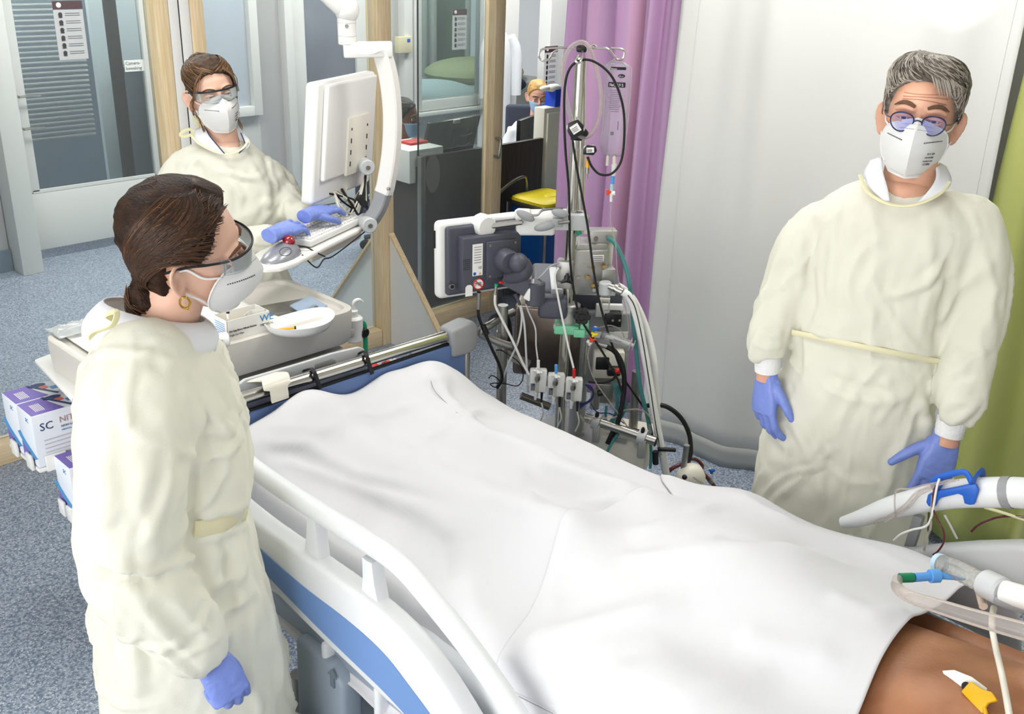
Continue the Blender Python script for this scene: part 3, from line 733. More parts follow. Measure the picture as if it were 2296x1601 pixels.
# near side rail: moulded panel, blue stripe, hand rail with two struts
def PX(pts, X): return [A(x, y, X=X) for x, y in pts]
def mould(top, bot, X, th, name, m, parent, bev=0.012):
    g = G(); pts = [(-p.y, p.z) for p in crom(PX(top, X), 3)] + [(-p.y, p.z) for p in crom(PX(bot, X), 3)][::-1]
    g.prism(pts, th, fr((X + th, 0, 0), (0, -1, 0), (0, 0, 1)) , bev=bev, seg=3)
    return g.build(name, m, parent, sharp=50)
rail_top = [(430, 1052), (500, 1112), (577, 1176), (678, 1248), (750, 1299), (820, 1351), (894, 1417), (967, 1507), (1028, 1601), (1085, 1700), (1130, 1790), (1165, 1880)]
rail_bot = [(505, 1210), (560, 1270), (620, 1335), (680, 1396), (740, 1455), (800, 1512), (850, 1560), (900, 1605), (960, 1665), (1040, 1760), (1110, 1850), (1150, 1925)]
mould(rail_top, rail_bot, 0.985, 0.05, 'side_panel', M['bedwhite'], bed)
st_t = [(480, 1135), (560, 1208), (640, 1280), (700, 1330), (760, 1375), (820, 1425), (870, 1475), (920, 1540), (965, 1601), (1010, 1670)]
st_b = [(500, 1180), (560, 1245), (615, 1305), (680, 1372), (740, 1432), (800, 1490), (850, 1538), (895, 1585), (930, 1625), (985, 1690)]
g = G(); pts = [(-p.y, p.z) for p in crom(PX(st_t, 0.985), 4)] + [(-p.y, p.z) for p in crom(PX(st_b, 0.985), 4)][::-1]
g.prism(pts, 0.003, fr((0.9858, 0, 0), (0, -1, 0), (0, 0, 1))); g.build('blue_stripe', M['bedblue'], bed)
hr = [(420, 945), (500, 1015), (590, 1085), (700, 1158), (800, 1220), (880, 1277), (960, 1368), (1040, 1470), (1130, 1600), (1200, 1720), (1225, 1800)]
g = G(); g.tube([p + Vector((0.02, 0, 0)) for p in PX(hr, 1.0)], 0.0215, 16, 6); g.build('hand_rail', M['bedwhite'], bed)
for (a, b) in (((694, 1165), (696, 1248)), ((819, 1258), (826, 1345)), ((470, 995), (480, 1060))):
    p, q = A(*a, X=1.0), A(*b, X=1.0); g = G()
    dn = (q - p).normalized()
    rings = []
    for t, w in ((0, 0.030), (0.5, 0.036), (1.0, 0.052), (1.15, 0.06)):
        c = p.lerp(q, t); rings.append([c + Vector((x * 0.8 + 0.018, y * w, 0)) for x, y in [(a_ * 0.018, b_ * 0.5) for a_, b_ in ((-1, -1), (-1.1, 0), (-1, 1), (0, 1.1), (1, 1), (1.1, 0), (1, -1), (0, -1.1))]])
    g.loft(rings); g.build('strut', M['bedwhite'], bed)
# grey release housing hanging below the near panel
p = A(770, 1540, X=1.08); g = G()
g.prism([(-0.11, -0.12), (-0.05, -0.15), (0.03, -0.14), (0.075, -0.10), (0.08, 0.08), (0.04, 0.12), (-0.10, 0.12)], 0.06, fr(p, (0, -1, 0), (0, 0, 1)), bev=0.012, seg=3)
rl = g.build('release_housing', M['bedgrey'], bed)
g = G(); q = A(747, 1520, X=1.0195)
g.prism([(0.0, 0.026), (0.016, 0.006), (0.007, 0.006), (0.007, -0.024), (-0.007, -0.024), (-0.007, 0.006), (-0.016, 0.006)], 0.004, fr(q, (0, -1, 0), (0, 0, 1))); g.build('arrow_mark', mat('arrow_grey', '#77838f', 0.5), rl)
for px, py in ((728, 1475), (845, 1575)):
    q = A(px, py, X=1.03); g = G(); g.box(q + Vector((0.02, 0, -0.0)), (0.05, 0.022, 0.085), bev=0.01, seg=3); g.build('rail_hinge', M['bedwhite'], bed)
# far side rail towards the head, and the board under it
fr_pts = [(1890, 1172), (1935, 1160), (2000, 1138), (2080, 1118), (2150, 1107), (2220, 1104), (2300, 1106), (2420, 1125), (2560, 1200)]
g = G(); g.tube(PX(fr_pts, 2.0), [0.014, 0.020, 0.026, 0.029, 0.031, 0.032, 0.032, 0.032, 0.030], 16, 6); g.build('far_hand_rail', M['bedwhite'], bed)
g = G(); q = A(2262, 1093, X=1.992); g.tube([A(2250, 1104, X=2.0), A(2270, 1104, X=2.0)], [0.0335, 0.0335], 16, 3, cap=False); g.build('rail_badge', M['grey'], bed)
p0, p1 = A(2062, 1155, X=2.02), A(2036, 1240, X=2.02)
g = G(); g.box((0, 0, 0), (0.02, 0.022, (p1 - p0).length), fr((p0 + p1) / 2, x=(1, 0, 0), z=p0 - p1), bev=0.004); g.build('far_rail_post', M['grey'], bed)
top = [(1900, 1190), (2040, 1222), (2120, 1212), (2200, 1206), (2296, 1203), (2400, 1215), (2500, 1260)]
bot = [(1890, 1260), (2030, 1330), (2120, 1330), (2200, 1330), (2296, 1330), (2400, 1345), (2500, 1400)]
g = G(); pts = [(-p.y, p.z) for p in PX(top, 2.02)] + [(-p.y, p.z) for p in PX(bot, 2.02)][::-1]
g.prism(pts, 0.045, fr((2.0, 0, 0), (0, -1, 0), (0, 0, 1)) @ T(0, 0, -0.02), bev=0.014, seg=3); g.build('far_side_panel', mat('bed_panel_grey', '#cfd1d2', 0.4), bed)
g = G(); g.box((1.5, -0.16, 0.85), (0.9, 0.04, 0.5), bev=0.03, seg=3); g.build('headboard', M['bedwhite'], bed)

# ------------------------------------------------------------------ sheets
def gs(d, w): return math.exp(-(d / w) ** 2)
def sst(a, b, x):
    t = min(1, max(0, (x - a) / (b - a))); return t * t * (3 - 2 * t)
def sheet_z(X, Y):
    z = 0.815
    flat = sst(1.03, 1.16, X) * (1 - sst(1.82, 1.97, X))
    z += 0.035 * flat
    # legs
    leg = 0.085 * (gs(X - 1.375 + 0.04 * (Y - 1.4), 0.105) + gs(X - 1.62 + 0.03 * (Y - 1.4), 0.10)) + 0.02 * gs(X - 1.5, 0.2)
    z += leg * sst(0.95, 1.2, Y) * (1 - 0.35 * sst(1.45, 1.75, Y))
    z += 0.030 * gs(X - 1.38, 0.13) * gs(Y - 1.22, 0.16)
    # feet
    z += 0.085 * gs(X - 1.75, 0.10) * gs(Y - 1.95, 0.12) + 0.075 * gs(X - 1.24, 0.20) * gs(Y - 1.98, 0.16)
    z += 0.03 * flat * sst(1.85, 2.0, Y)
    # trunk
    tr = (1 - sst(0.85, 1.25, Y))
    z += tr * (0.142 * gs(X - 1.50, 0.30) + 0.035 * gs(X - 1.5, 0.17) * gs(Y - 0.75, 0.22))
    z += 0.045 * gs(X - 1.91, 0.07) * gs(Y - 1.0, 0.14) + 0.06 * gs(X - 1.88, 0.10) * (1 - sst(0.6, 0.95, Y))
    z += 0.05 * gs(X - 1.16, 0.10) * (1 - sst(0.7, 1.05, Y))
    # fall over the two sides
    z -= 0.26 * sst(1.105, 1.045, X) ** 1.4
    z -= 0.11 * sst(1.91, 1.985, X)
    # slow undulation
    z += 0.008 * noise.noise(Vector((X * 5.0, Y * 4.0, 1.3))) + 0.004 * noise.noise(Vector((X * 11, Y * 9, 7.7)))
    return z
M['linen'] = cloth('white_linen', '#e2e2e5', 0.12, 0.85, 0.10, 500)
M['linen2'] = cloth('white_linen_top', '#e3e3e6', 0.12, 0.85, 0.10, 500)
def sheet_mesh(name, y0, y1, off, nx=118, ny=150, x0=1.035, x1=1.985):
    g = G()
    def fn(u, v):
        X = x0 + (x1 - x0) * u; a, b = y0(X), y1(X); Y = a + (b - a) * v
        return (X + 0.012 * noise.noise(Vector((X * 6, Y * 5, 3))), Y, sheet_z(X, Y) + off(X, Y))
    g.grid(nx, ny, fn); return g.mesh(name)
me = sheet_mesh('bed_sheet', lambda X: 0.62, lambda X: 2.018 + 0.006 * math.sin(X * 9), lambda X, Y: 0.0)
tr_ = bvh(me)
for pts, w, h in (
        ([(560, 985), (620, 1000), (690, 995), (740, 1030), (800, 1062), (900, 1085), (1000, 1110)], 0.022, 0.011),
        ([(600, 1045), (660, 1040), (720, 1065), (800, 1095), (900, 1130), (1040, 1160)], 0.020, 0.009),
        ([(590, 1010), (650, 1015), (720, 1050)], 0.02, -0.008),
        ([(965, 815), (985, 870), (1040, 930), (1100, 975), (1200, 1010)], 0.022, 0.012),
        ([(1005, 905), (1060, 925), (1130, 930)], 0.018, 0.010), ([(880, 1010), (960, 985), (1040, 945), (1075, 915)], 0.016, 0.010),
        ([(1075, 870), (1000, 850), (940, 855)], 0.02, 0.008), ([(1090, 880), (1130, 900), (1200, 955)], 0.018, 0.008),
        ([(760, 930), (850, 930), (950, 900)], 0.018, 0.007), ([(600, 960), (720, 965), (850, 950)], 0.02, 0.006),
        ([(1060, 1210), (1050, 1280), (1060, 1340), (1070, 1400)], 0.035, 0.010),
        ([(1000, 1190), (990, 1260), (1000, 1320)], 0.02, -0.007),
        ([(820, 1100), (930, 1140), (1040, 1200)], 0.02, 0.008), ([(1080, 1100), (1180, 1140), (1300, 1160)], 0.02, 0.008),
        ([(1200, 1030), (1300, 1060), (1420, 1090)], 0.02, 0.008), ([(1150, 970), (1280, 1030), (1400, 1070)], 0.015, -0.006),
        ([(1280, 1160), (1300, 1130), (1400, 1120), (1500, 1130)], 0.016, 0.008), ([(1290, 1200), (1340, 1170), (1380, 1140)], 0.014, -0.010),
        ([(640, 1200), (700, 1230), (760, 1260)], 0.012, 0.006), ([(900, 1330), (960, 1400), (1010, 1460)], 0.012, 0.006)):
    foldpx(me, tr_, pts, w, h)
o = link('bed_sheet', me, M['linen'], None, 180); tag(o, 'smooth white bed sheet spread over the patient\'s legs', 'sheet')
so = o.modifiers.new('thickness', 'SOLIDIFY'); so.thickness = 0.002; so.offset = -1
for pts in ([(962, 840), (972, 872), (990, 893), (1003, 905)], [(1022, 924), (1048, 940), (1052, 952)]):
    g = G(); g.tube([on(tr_, *p, off=0.012) for p in pts], 0.0008, 5, 4); g.build('seam_stitch', mat('grey_thread', '#8d8b8b', 0.8), o)
# top cover folded across the hips
def edge_hip(X): return 1.035 + (X - 1.0) * 0.16 + 0.06 * gs(X - 1.42, 0.14) - 0.03 * gs(X - 1.75, 0.1) + 0.10 * sst(1.72, 1.95, X)
def edge_chest(X): return 0.470 + 0.012 * math.sin(X * 9) - 0.02 * sst(1.45, 1.15, X) + 0.02 * sst(1.6, 1.8, X) - 0.10 * sst(1.80, 1.98, X)
me = sheet_mesh('cover_sheet', edge_chest, edge_hip, lambda X, Y: 0.012 - 0.006 * sst(edge_hip(X) - 0.03, edge_hip(X), Y), 118, 110)
tr2 = bvh(me)
for pts, w, h in (
        ([(1400, 1200), (1480, 1180), (1560, 1160), (1620, 1110)], 0.025, 0.012), ([(1640, 1105), (1700, 1140), (1790, 1180)], 0.02, 0.012),
        ([(1500, 1250), (1650, 1230), (1800, 1240), (1950, 1280)], 0.03, 0.010), ([(1600, 1200), (1700, 1215), (1850, 1215)], 0.02, -0.006),
        ([(1140, 1480), (1250, 1420), (1400, 1380), (1550, 1350)], 0.03, 0.012), ([(1200, 1560), (1320, 1500), (1480, 1450)], 0.03, -0.009),
        ([(1300, 1290), (1400, 1250), (1500, 1240)], 0.02, 0.008), ([(1650, 1420), (1750, 1450), (1900, 1480)], 0.03, 0.008),
        ([(1500, 1600), (1600, 1540), (1750, 1500)], 0.03, 0.009), ([(1850, 1330), (1950, 1370), (2050, 1390)], 0.025, 0.008),
        ([(1900, 1210), (2000, 1260), (2100, 1300)], 0.02, 0.007), ([(1250, 1330), (1230, 1400), (1190, 1480)], 0.022, 0.008)):
    foldpx(me, tr2, pts, w, h)
o = link('cover_sheet', me, M['linen2'], None, 180); tag(o, 'white cover sheet folded across the hips up to the bare chest', 'sheet')
so = o.modifiers.new('thickness', 'SOLIDIFY'); so.thickness = 0.003; so.offset = -1
for pts in ([(1118, 1540), (1160, 1560), (1200, 1580), (1240, 1600)],):
    g = G(); g.tube([on(tr2, *p, off=0.01) for p in pts], 0.0008, 5, 4); g.build('seam_stitch', mat('grey_thread', '#8d8b8b', 0.8), o)

# ------------------------------------------------------------------ chart holder and folders hung on the foot rail
chs = thing('chart_holder', 'light grey chart holder clipped over the chrome foot rail', 'chart holder', (1.45, 2.1, 0.85))
Yc = 2.105
def PY(pts, Y): return [A(x, y, Y=Y) for x, y in pts]
def plate(pts, Y, th, name, m, parent, bev=0.004):
    g = G(); g.prism([(p.x, p.z) for p in PY(pts, Y)], th, fr((0, Y, 0), (1, 0, 0), (0, 0, 1)), bev=bev, seg=2); return g.build(name, m, parent)
plate([(530, 870), (532, 858), (545, 848), (670, 812), (740, 790), (800, 776), (812, 780), (817, 795), (825, 900), (540, 980)], Yc, 0.012, 'back_plate', M['lgrey'], chs)
pl = [(704, 815), (742, 803), (750, 806), (752, 818), (712, 830), (704, 826)]
plate(pl, Yc - 0.008, 0.006, 'slot', M['grey'], chs, 0.002)
g = G()
sp = [A(585, 846, Y=Yc - 0.01), A(622, 845, Y=2.075), A(628, 855, Y=2.03), A(632, 880, Y=2.02), A(634, 897, Y=2.018)]
P = crom(sp, 5); rings = []
for i, p in enumerate(P):
    w = 0.05 if i < len(P) * 0.6 else 0.032
    rings.append([p + Vector((-w, 0, 0)), p + Vector((w * 0.6, 0, 0)), p + Vector((w * 0.6, 0.004, 0.004)), p + Vector((-w, 0.004, 0.004))])
g.loft(rings); g.build('strap', M['offwhite'], chs)
for pts in ([(678, 832), (698, 827), (705, 836), (712, 855), (718, 872)], [(804, 793), (817, 788), (823, 800), (829, 822), (835, 838)]):
    g = G(); d0 = [2.1, 2.06, 2.035, 2.03, 2.028]
    g.tube([A(x, y, Y=yy) for (x, y), yy in zip(pts, d0)], 0.004, 8, 5, flat=(0.012, 0.006)); g.build('hook', M['rubber'], chs)
ct = thing('patient_folder', 'white folder with red stripe tucked behind the foot rail', 'folder', (1.3, 2.13, 0.78))
plate([(640, 900), (655, 872), (770, 845), (790, 870), (760, 960), (650, 990)], 2.128, 0.006, 'cover', M['paper'], ct, 0.001)
plate([(672, 895), (680, 862), (688, 860), (682, 893)], 2.124, 0.003, 'red_stripe', M['red'], ct, 0)
plate([(698, 880), (701, 858), (704, 857), (702, 879)], 2.124, 0.003, 'blue_stripe', M['blue'], ct, 0)
ct = thing('label_folder', 'folder with printed label beside the grey strap on the foot rail', 'folder', (1.22, 2.14, 0.78))
plate([(560, 925), (640, 885), (662, 868), (662, 905), (640, 960), (560, 980)], 2.138, 0.006, 'cover', M['lgrey'], ct, 0.001)
for k in range(3):
    plate([(644, 884 + k * 6), (655, 880 + k * 6), (655, 883 + k * 6), (644, 887 + k * 6)], 2.134, 0.002, 'print_line', M['ink'], ct, 0)
t = thing('red_strap', 'red plastic strap bundle behind the blue footboard', 'strap', (1.6, 2.13, 0.9))
g = G(); g.tube([A(828, 828, Y=2.13), A(845, 820, Y=2.15), A(862, 812, Y=2.15), A(870, 822, Y=2.13), A(850, 835, Y=2.12)], 0.012, 8, 5, flat=(0.03, 0.014)); g.build('webbing', M['red'], t)
g = G(); g.box(A(818, 826, Y=2.11), (0.05, 0.01, 0.016), bev=0.004); g.build('buckle', M['grey'], t)
t = thing('white_cable_loop', 'white coiled tube behind the footboard next to the red strap', 'tube', (1.65, 2.14, 0.9))
g = G(); g.tube([A(850, 812, Y=2.14), A(866, 806, Y=2.16), A(880, 814, Y=2.15), A(888, 808, Y=2.14)], 0.009, 8, 6); g.build('loop', M['whitetube'], t)
# ================================================================== people
M['gown'] = cloth('yellow_gown', '#f4f3e6', 0.30, 0.85, 0.10, 300, 0.04)
M['glove'] = mat('blue_nitrile', '#7c90d8', 0.42, var=0.08, vscale=30, bump=0.12, bscale=90)
M['skin'] = mat('fair_skin', '#dba78c', 0.5, sss=0.12, var=0.10, vscale=18, bump=0.03, bscale=250)
M['skin2'] = mat('light_skin', '#e3b7a0', 0.5, sss=0.12, var=0.08, vscale=18, bump=0.02, bscale=250)
M['skin3'] = mat('tan_skin', '#cf9570', 0.5, sss=0.12, var=0.10, vscale=14, bump=0.04, bscale=200)
M['maskw'] = cloth('mask_fleece', '#f1f1ef', 0.12, 0.9, 0.12, 600)
M['knit'] = mat('white_knit', '#ececec', 0.9, bump=0.3, bscale=150)
M['polo'] = cloth('white_polo', '#eceef2', 0.1, 0.9, 0.15, 400)
M['eyew'] = mat('eye_white', '#e4ddd8', 0.15)
M['lip'] = mat('brow_crease', '#9a6450', 0.6)
M['lens'] = clear('goggle_lens', '#f6f8f8', 0.03, 0.03, '#e8eef0')

def superell(a, p=2.4):
    c, s = math.cos(a), math.sin(a)
    return math.copysign(abs(c) ** (2 / p), c), math.copysign(abs(s) ** (2 / p), s)
class Person:
    def __init__(s, foot, name, label, turn=0.0):
        s.o = Vector((foot[0], foot[1], 0)); s.v = Vector((-foot[0], -foot[1], 0)).normalized()   # towards the camera
        s.u = Vector((0, 0, 1)).cross(s.v).normalized()                                            # to the right in the picture
        s.t = thing(name, label, 'person', s.o)
    def p(s, x, y, v=0.0):
        r = ray(x, y); o = s.o + s.v * v; t = (o - EYE).dot(s.v) / r.dot(s.v); return EYE + r * t
    def ring(s, y, xl, xr, dep, v=0.0, n=40, p=2.3):
        a, b = s.p(xl, y, v), s.p(xr, y, v); c = (a + b) / 2; w = abs((b - a).dot(s.u)) / 2
        out = []
        for k in range(n):
            cx, sy = superell(2 * math.pi * k / n, p)
            out.append(c + s.u * (w * cx) + s.v * (dep * sy))
        return out
    def limb(s, g, pts, n=16):
        g.tube([s.p(x, y, v) for x, y, v, r in pts], [q[3] for q in pts], n, 5); g.ell(s.p(*pts[0][:3]), (pts[0][3] * 0.98,) * 3)
    def down(s, g, ring, zs, grow=1.0):
        pass

# ------------------------------------------------------------------ head
HR = [  # z, half width, front, back (metres, origin at chin level below the ears)
    (-0.012, 0.020, 0.062, 0.030), (0.000, 0.034, 0.080, 0.010), (0.015, 0.046, 0.088, -0.020), (0.035, 0.056, 0.090, -0.048), (0.060, 0.063, 0.090, -0.070), (0.085, 0.068, 0.090, -0.085),
    (0.115, 0.072, 0.088, -0.095), (0.140, 0.074, 0.094, -0.100), (0.165, 0.074, 0.091, -0.101), (0.190, 0.069, 0.080, -0.096), (0.210, 0.058, 0.062, -0.082), (0.225, 0.042, 0.040, -0.060), (0.235, 0.018, 0.010, -0.028)]
def head_pt(a, z, off=0.0):
    """a: 0 = face, +-pi = back; z: height over the chin"""
    zz = min(max(z, HR[0][0]), HR[-1][0])
    for q, r in zip(HR, HR[1:]):
        if zz <= r[0]: break
    t = (zz - q[0]) / (r[0] - q[0]); t2 = t
    w, f, b = [q[i] + (r[i] - q[i]) * t2 for i in (1, 2, 3)]
    yc = (f + b) / 2; L = (f - b) / 2
    cx, sy = superell(a, 2.2)
    nrm = Vector((sy * 0.9, cx, 0)); P = Vector((w * sy, yc + L * cx, zz))
    up = (zz - 0.10) / 0.135
    nn = Vector((nrm.x, nrm.y, max(-0.3, up) ** 3 * 1.3 if up > 0 else 0)).normalized()
    return P + nn * off
def make_head(Mh, skin, parent, eyes=True, iris='#3b5878', brow='#4a3628', browup=0.0, bw=1.0):
    g = G(); n = 36
    g.loft([[head_pt(2 * math.pi * k / n, z) for k in range(n)] for z, *_ in HR])
    g.ell((0, 0.0, 0.225), (0.02, 0.025, 0.01))
    # nose, brows, cheeks, ears
    g.tube([(0, 0.090, 0.122), (0, 0.098, 0.105), (0, 0.112, 0.085), (0, 0.108, 0.076)], [0.007, 0.008, 0.011, 0.009], 10, 4)
    for s in (-1, 1):
        g.ell((s * 0.010, 0.100, 0.077), (0.008, 0.010, 0.007))
        g.tube([(s * 0.012, 0.091, 0.131), (s * 0.033, 0.089, 0.137), (s * 0.054, 0.074, 0.130)], [0.007, 0.008, 0.006], 8, 4)
        g.ell((s * 0.036, 0.068, 0.086), (0.018, 0.015, 0.016))
        e = Vector((s * 0.0805, -0.012, 0.100)); E_ = fr(e, x=(0.80 * s, -0.60, 0), z=(s * 0.14, -0.12, 1)) @ Matrix.Diagonal((1.15, 1.1, 1.12, 1))
        g.ell((0, 0, -0.002), (0.015, 0.006, 0.027), E_)
        g.tube([E_ @ Vector(q) for q in ((-0.010, 0, -0.024), (-0.002, 0, -0.031), (0.010, 0, -0.014), (0.018, 0, 0.008), (0.014, 0, 0.025), (0.0, 0, 0.032), (-0.013, 0, 0.024), (-0.015, 0, 0.010))], [0.004, 0.006, 0.0045, 0.0042, 0.0042, 0.0042, 0.004, 0.003], 8, 4)
    g.ell((0, 0.078, 0.05), (0.03, 0.02, 0.012))
    me = fuse(g, 0.0036, 3, 0.5)
    co = get_co(me); no = get_no(me)
    for s in (-1, 1):                                     # eye hollows and ear bowls
        d = np.linalg.norm((co - np.array([s * 0.032, 0.092, 0.114])) * np.array([0.8, 0.6, 1.15]), axis=1)
        co = co - np.array([0, 1, 0]) * (0.0085 * np.exp(-(d / 0.0125) ** 2))[:, None]
        ey = np.array([s * 0.6, 0.8, 0.0])                # outward face of the ear
        d = np.linalg.norm((co - np.array([s * 0.0845, -0.008, 0.097])) * np.array([1, 1, 0.62]), axis=1)
        co = co - ey * (0.0085 * np.exp(-(d / 0.0095) ** 2))[:, None]
        d = np.linalg.norm((co - np.array([s * 0.089, -0.016, 0.114])) * np.array([1, 1, 0.7]), axis=1)
        co = co - ey * (0.003 * np.exp(-(d / 0.007) ** 2))[:, None]
    set_co(me, co)
    me.transform(Mh)
    hd = link('head', me, skin, parent, 180)
    if eyes:
        for s in (-1, 1):
            c = Vector((s * 0.032, 0.0775, 0.114))
            g = G(); g.ell(c, (0.0118, 0.0118, 0.0118), nu=20, nv=14); eb = link('eyeball', mesh_t(g, Mh), M['eyew'], hd)
            g = G(); g.ell(c + Vector((0, 0.0095, 0)), (0.0055, 0.003, 0.0055)); link('iris', mesh_t(g, Mh), mat('iris', iris, 0.2), hd)
            g = G(); g.ell(c + Vector((0, 0.0112, 0)), (0.0026, 0.0018, 0.0026)); link('pupil', mesh_t(g, Mh), M['ink'], hd)
            g = G()
            for (dz, ry, th) in ((0.0052, 0.0128, 0.0035), (-0.0062, 0.0122, 0.003)):
                g.tube([c + Vector((0.0155 * math.sin(a), ry * math.cos(a) , dz * math.cos(a * 0.9))) for a in [math.radians(k) for k in (-80, -50, -20, 10, 40, 80)]], th, 8, 3)
            link('eyelid', mesh_t(g, Mh), skin, hd)
            g = G(); g.tube([(s * 0.013, 0.0965, 0.1355 + browup * 0.7), (s * 0.028, 0.0965, 0.140 + browup), (s * 0.043, 0.089, 0.140 + browup), (s * 0.057, 0.077, 0.134 + browup * 0.7)], [0.0032 * bw, 0.0044 * bw, 0.0040 * bw, 0.0015 * bw], 8, 4)
            link('eyebrow', mesh_t(g, Mh), mat('brow_hair', brow, 0.8, bump=0.6, bscale=300), hd)
    return hd
def mesh_t(g, Mh):
    me = g.mesh('m'); me.transform(Mh); return me
def zhair(a, front=0.188, temple=0.160, side=0.105, back=0.0):
    d = abs(math.degrees(math.atan2(math.sin(a), math.cos(a))))
    pts = [(0, front), (25, front - 0.003), (48, temple), (68, side + 0.02), (78, side - 0.005), (90, side + 0.018), (104, side + 0.012), (116, 0.07), (128, 0.03), (180, back)]
    for q, r in zip(pts, pts[1:]):
        if d <= r[0]:
            t = (d - q[0]) / (r[0] - q[0]); return q[1] + (r[1] - q[1]) * t
    return back
def make_hair(Mh, m, parent, hl, th, zb=-0.0, bulk=None, streak=(60, 60, 9), amp=0.0025, seed=3.0):
    g = G(); n = 96; rows = []
    zs = [zb + (0.2349 - zb) * (1 - (1 - k / 44) ** 1.5) for k in range(45)]
    for z in zs:
        row = []
        for k in range(n):
            a = 2 * math.pi * k / n; e = z - hl(a)
            t = sst(-0.012, 0.012, e)
            off = -0.012 + (0.012 + th + (bulk(a, z) if bulk else 0)) * t
            row.append(head_pt(a, z, off))
        rows.append(row)
    g.loft(rows, cap=True)
    me = g.mesh('hair'); wrinkle(me, streak, amp, seed, 3)
    me.transform(Mh); return link('hair', me, m, parent, 180)
def strands(Mh, parent, m, paths, r=0.0013, name='hair_strand'):
    g = G()
    for P in paths: g.tube(P, [r * 0.5] + [r] * (len(P) - 2) + [r * 0.3], 5, 3)
    me = g.mesh(name); me.transform(Mh); o = link(name, me, m, parent, 180); o['kind'] = 'stuff'; return o

# ------------------------------------------------------------------ folded respirator mask in head space
MC = [(0.110, 0.118), (0.127, 0.094), (0.138, 0.068), (0.131, 0.036), (0.112, 0.006), (0.088, -0.016)]          # centre ridge y, z
MS = [(0.056, 0.064, 0.097), (0.067, 0.050, 0.085), (0.0715, 0.040, 0.066), (0.069, 0.033, 0.042), (0.060, 0.034, 0.018), (0.038, 0.052, -0.010)]  # edge |x|, y, z
def mask_pt(u, v, off=0.0):
    k = min(v, 0.9999) * (len(MC) - 1); i = int(k); t = k - i
    C = Vector((0, *(MC[i][j] + (MC[i + 1][j] - MC[i][j]) * t for j in (0, 1))))
    S = Vector(tuple(MS[i][j] + (MS[i + 1][j] - MS[i][j]) * t for j in (0, 1, 2)))
    w = abs(u); s = 1 if u >= 0 else -1
    P = C.lerp(S, w); b = 0.011 * math.sin(math.pi * w) * (0.6 + 0.6 * math.sin(math.pi * v)) + off
    P += Vector((0.45, 0.86, 0.1)) * b
    P.x *= s; return P
def make_mask(Mh, parent, ears=True, textside=1, strapto=None):
    t = parent
    g = G(); g.shell(45, 25, lambda a, b: mask_pt(2 * a - 1, b), 0.0018); mk = link('face_mask', mesh_t(g, Mh), M['maskw'], t, 60)
    g = G()
    rim = [mask_pt(-1 + 2 * k / 24, 0.0, 0.0006) for k in range(25)] + [mask_pt(1, k / 12, 0.0006) for k in range(1, 13)] + [mask_pt(1 - 2 * k / 24, 1, 0.0006) for k in range(1, 25)] + [mask_pt(-1, 1 - k / 12, 0.0006) for k in range(1, 13)]
    g.tube(rim, 0.0016, 6, 1); link('mask_rim', mesh_t(g, Mh), M['maskw'], mk)
    for s in (-1, 1):
        g = G()
        g.tube([mask_pt(s * 0.97, 0.10, 0.002), Vector((s * 0.072, 0.030, 0.100)), Vector((s * 0.0775, 0.004, 0.123)), Vector((s * 0.081, -0.015, 0.122))], 0.002, 6, 6, flat=(0.0022, 0.005))
        g.tube([mask_pt(s * 0.97, 0.86, 0.002), Vector((s * 0.068, 0.022, 0.045)), Vector((s * 0.0765, -0.004, 0.068)), Vector((s * 0.081, -0.016, 0.075))], 0.002, 6, 6, flat=(0.0022, 0.005))
        link('ear_loop', mesh_t(g, Mh), M['maskw'], mk)
    g = G()
    def dash(u0, v0, u1, v1, n, w, fill=0.6):
        for k in range(n):
            a, b = k / n, (k + fill) / n
            p = [mask_pt(u0 + (u1 - u0) * q, v0 + (v1 - v0) * q + e, 0.0009) for q, e in ((a, -w), (b, -w), (b, w), (a, w))]
            g.add(p, [(0, 1, 2, 3)])
    for s in (-1, 1):
        dash(s * 0.26, 0.40, s * 0.80, 0.33, 14, 0.011)
        dash(s * 0.85, 0.27, s * 0.85, 0.40, 3, 0.005, 0.9)
        dash(s * 0.04, 0.10, s * 0.48, 0.09, 16, 0.003); dash(s * 0.04, 0.19, s * 0.48, 0.18, 16, 0.003); dash(s * 0.48, 0.09, s * 0.48, 0.18, 2, 0.02, 0.3)
        dash(s * 0.06, 0.95, s * 0.7, 0.93, 22, 0.002)
    link('printed_dashes', mesh_t(g, Mh), M['ink'], mk, 0)['kind'] = 'stuff'
    s = textside; o = mask_pt(s * 0.50, 0.62, 0.0022); ax = (mask_pt(s * 0.62, 0.62) - mask_pt(s * 0.40, 0.62)) * s; ay = mask_pt(s * 0.5, 0.5) - mask_pt(s * 0.5, 0.7)
    # print runs left to right as the viewer reads it: against head x
    F = fr(o, x=-ax, y=ay)
    for k, (l, sz) in enumerate((('05 21 228', 0.0062), ('FFP2 NR 28ML', 0.0048), ('EN149:2001+A1:2009', 0.0036), ('CE 0086', 0.0072))):
        text(l, Mh @ F @ T(0, 0.006 - 0.0085 * k, 0), sz, M['ink'], mk, 'mask_print', 0.0002, 'CENTER')
    return mk
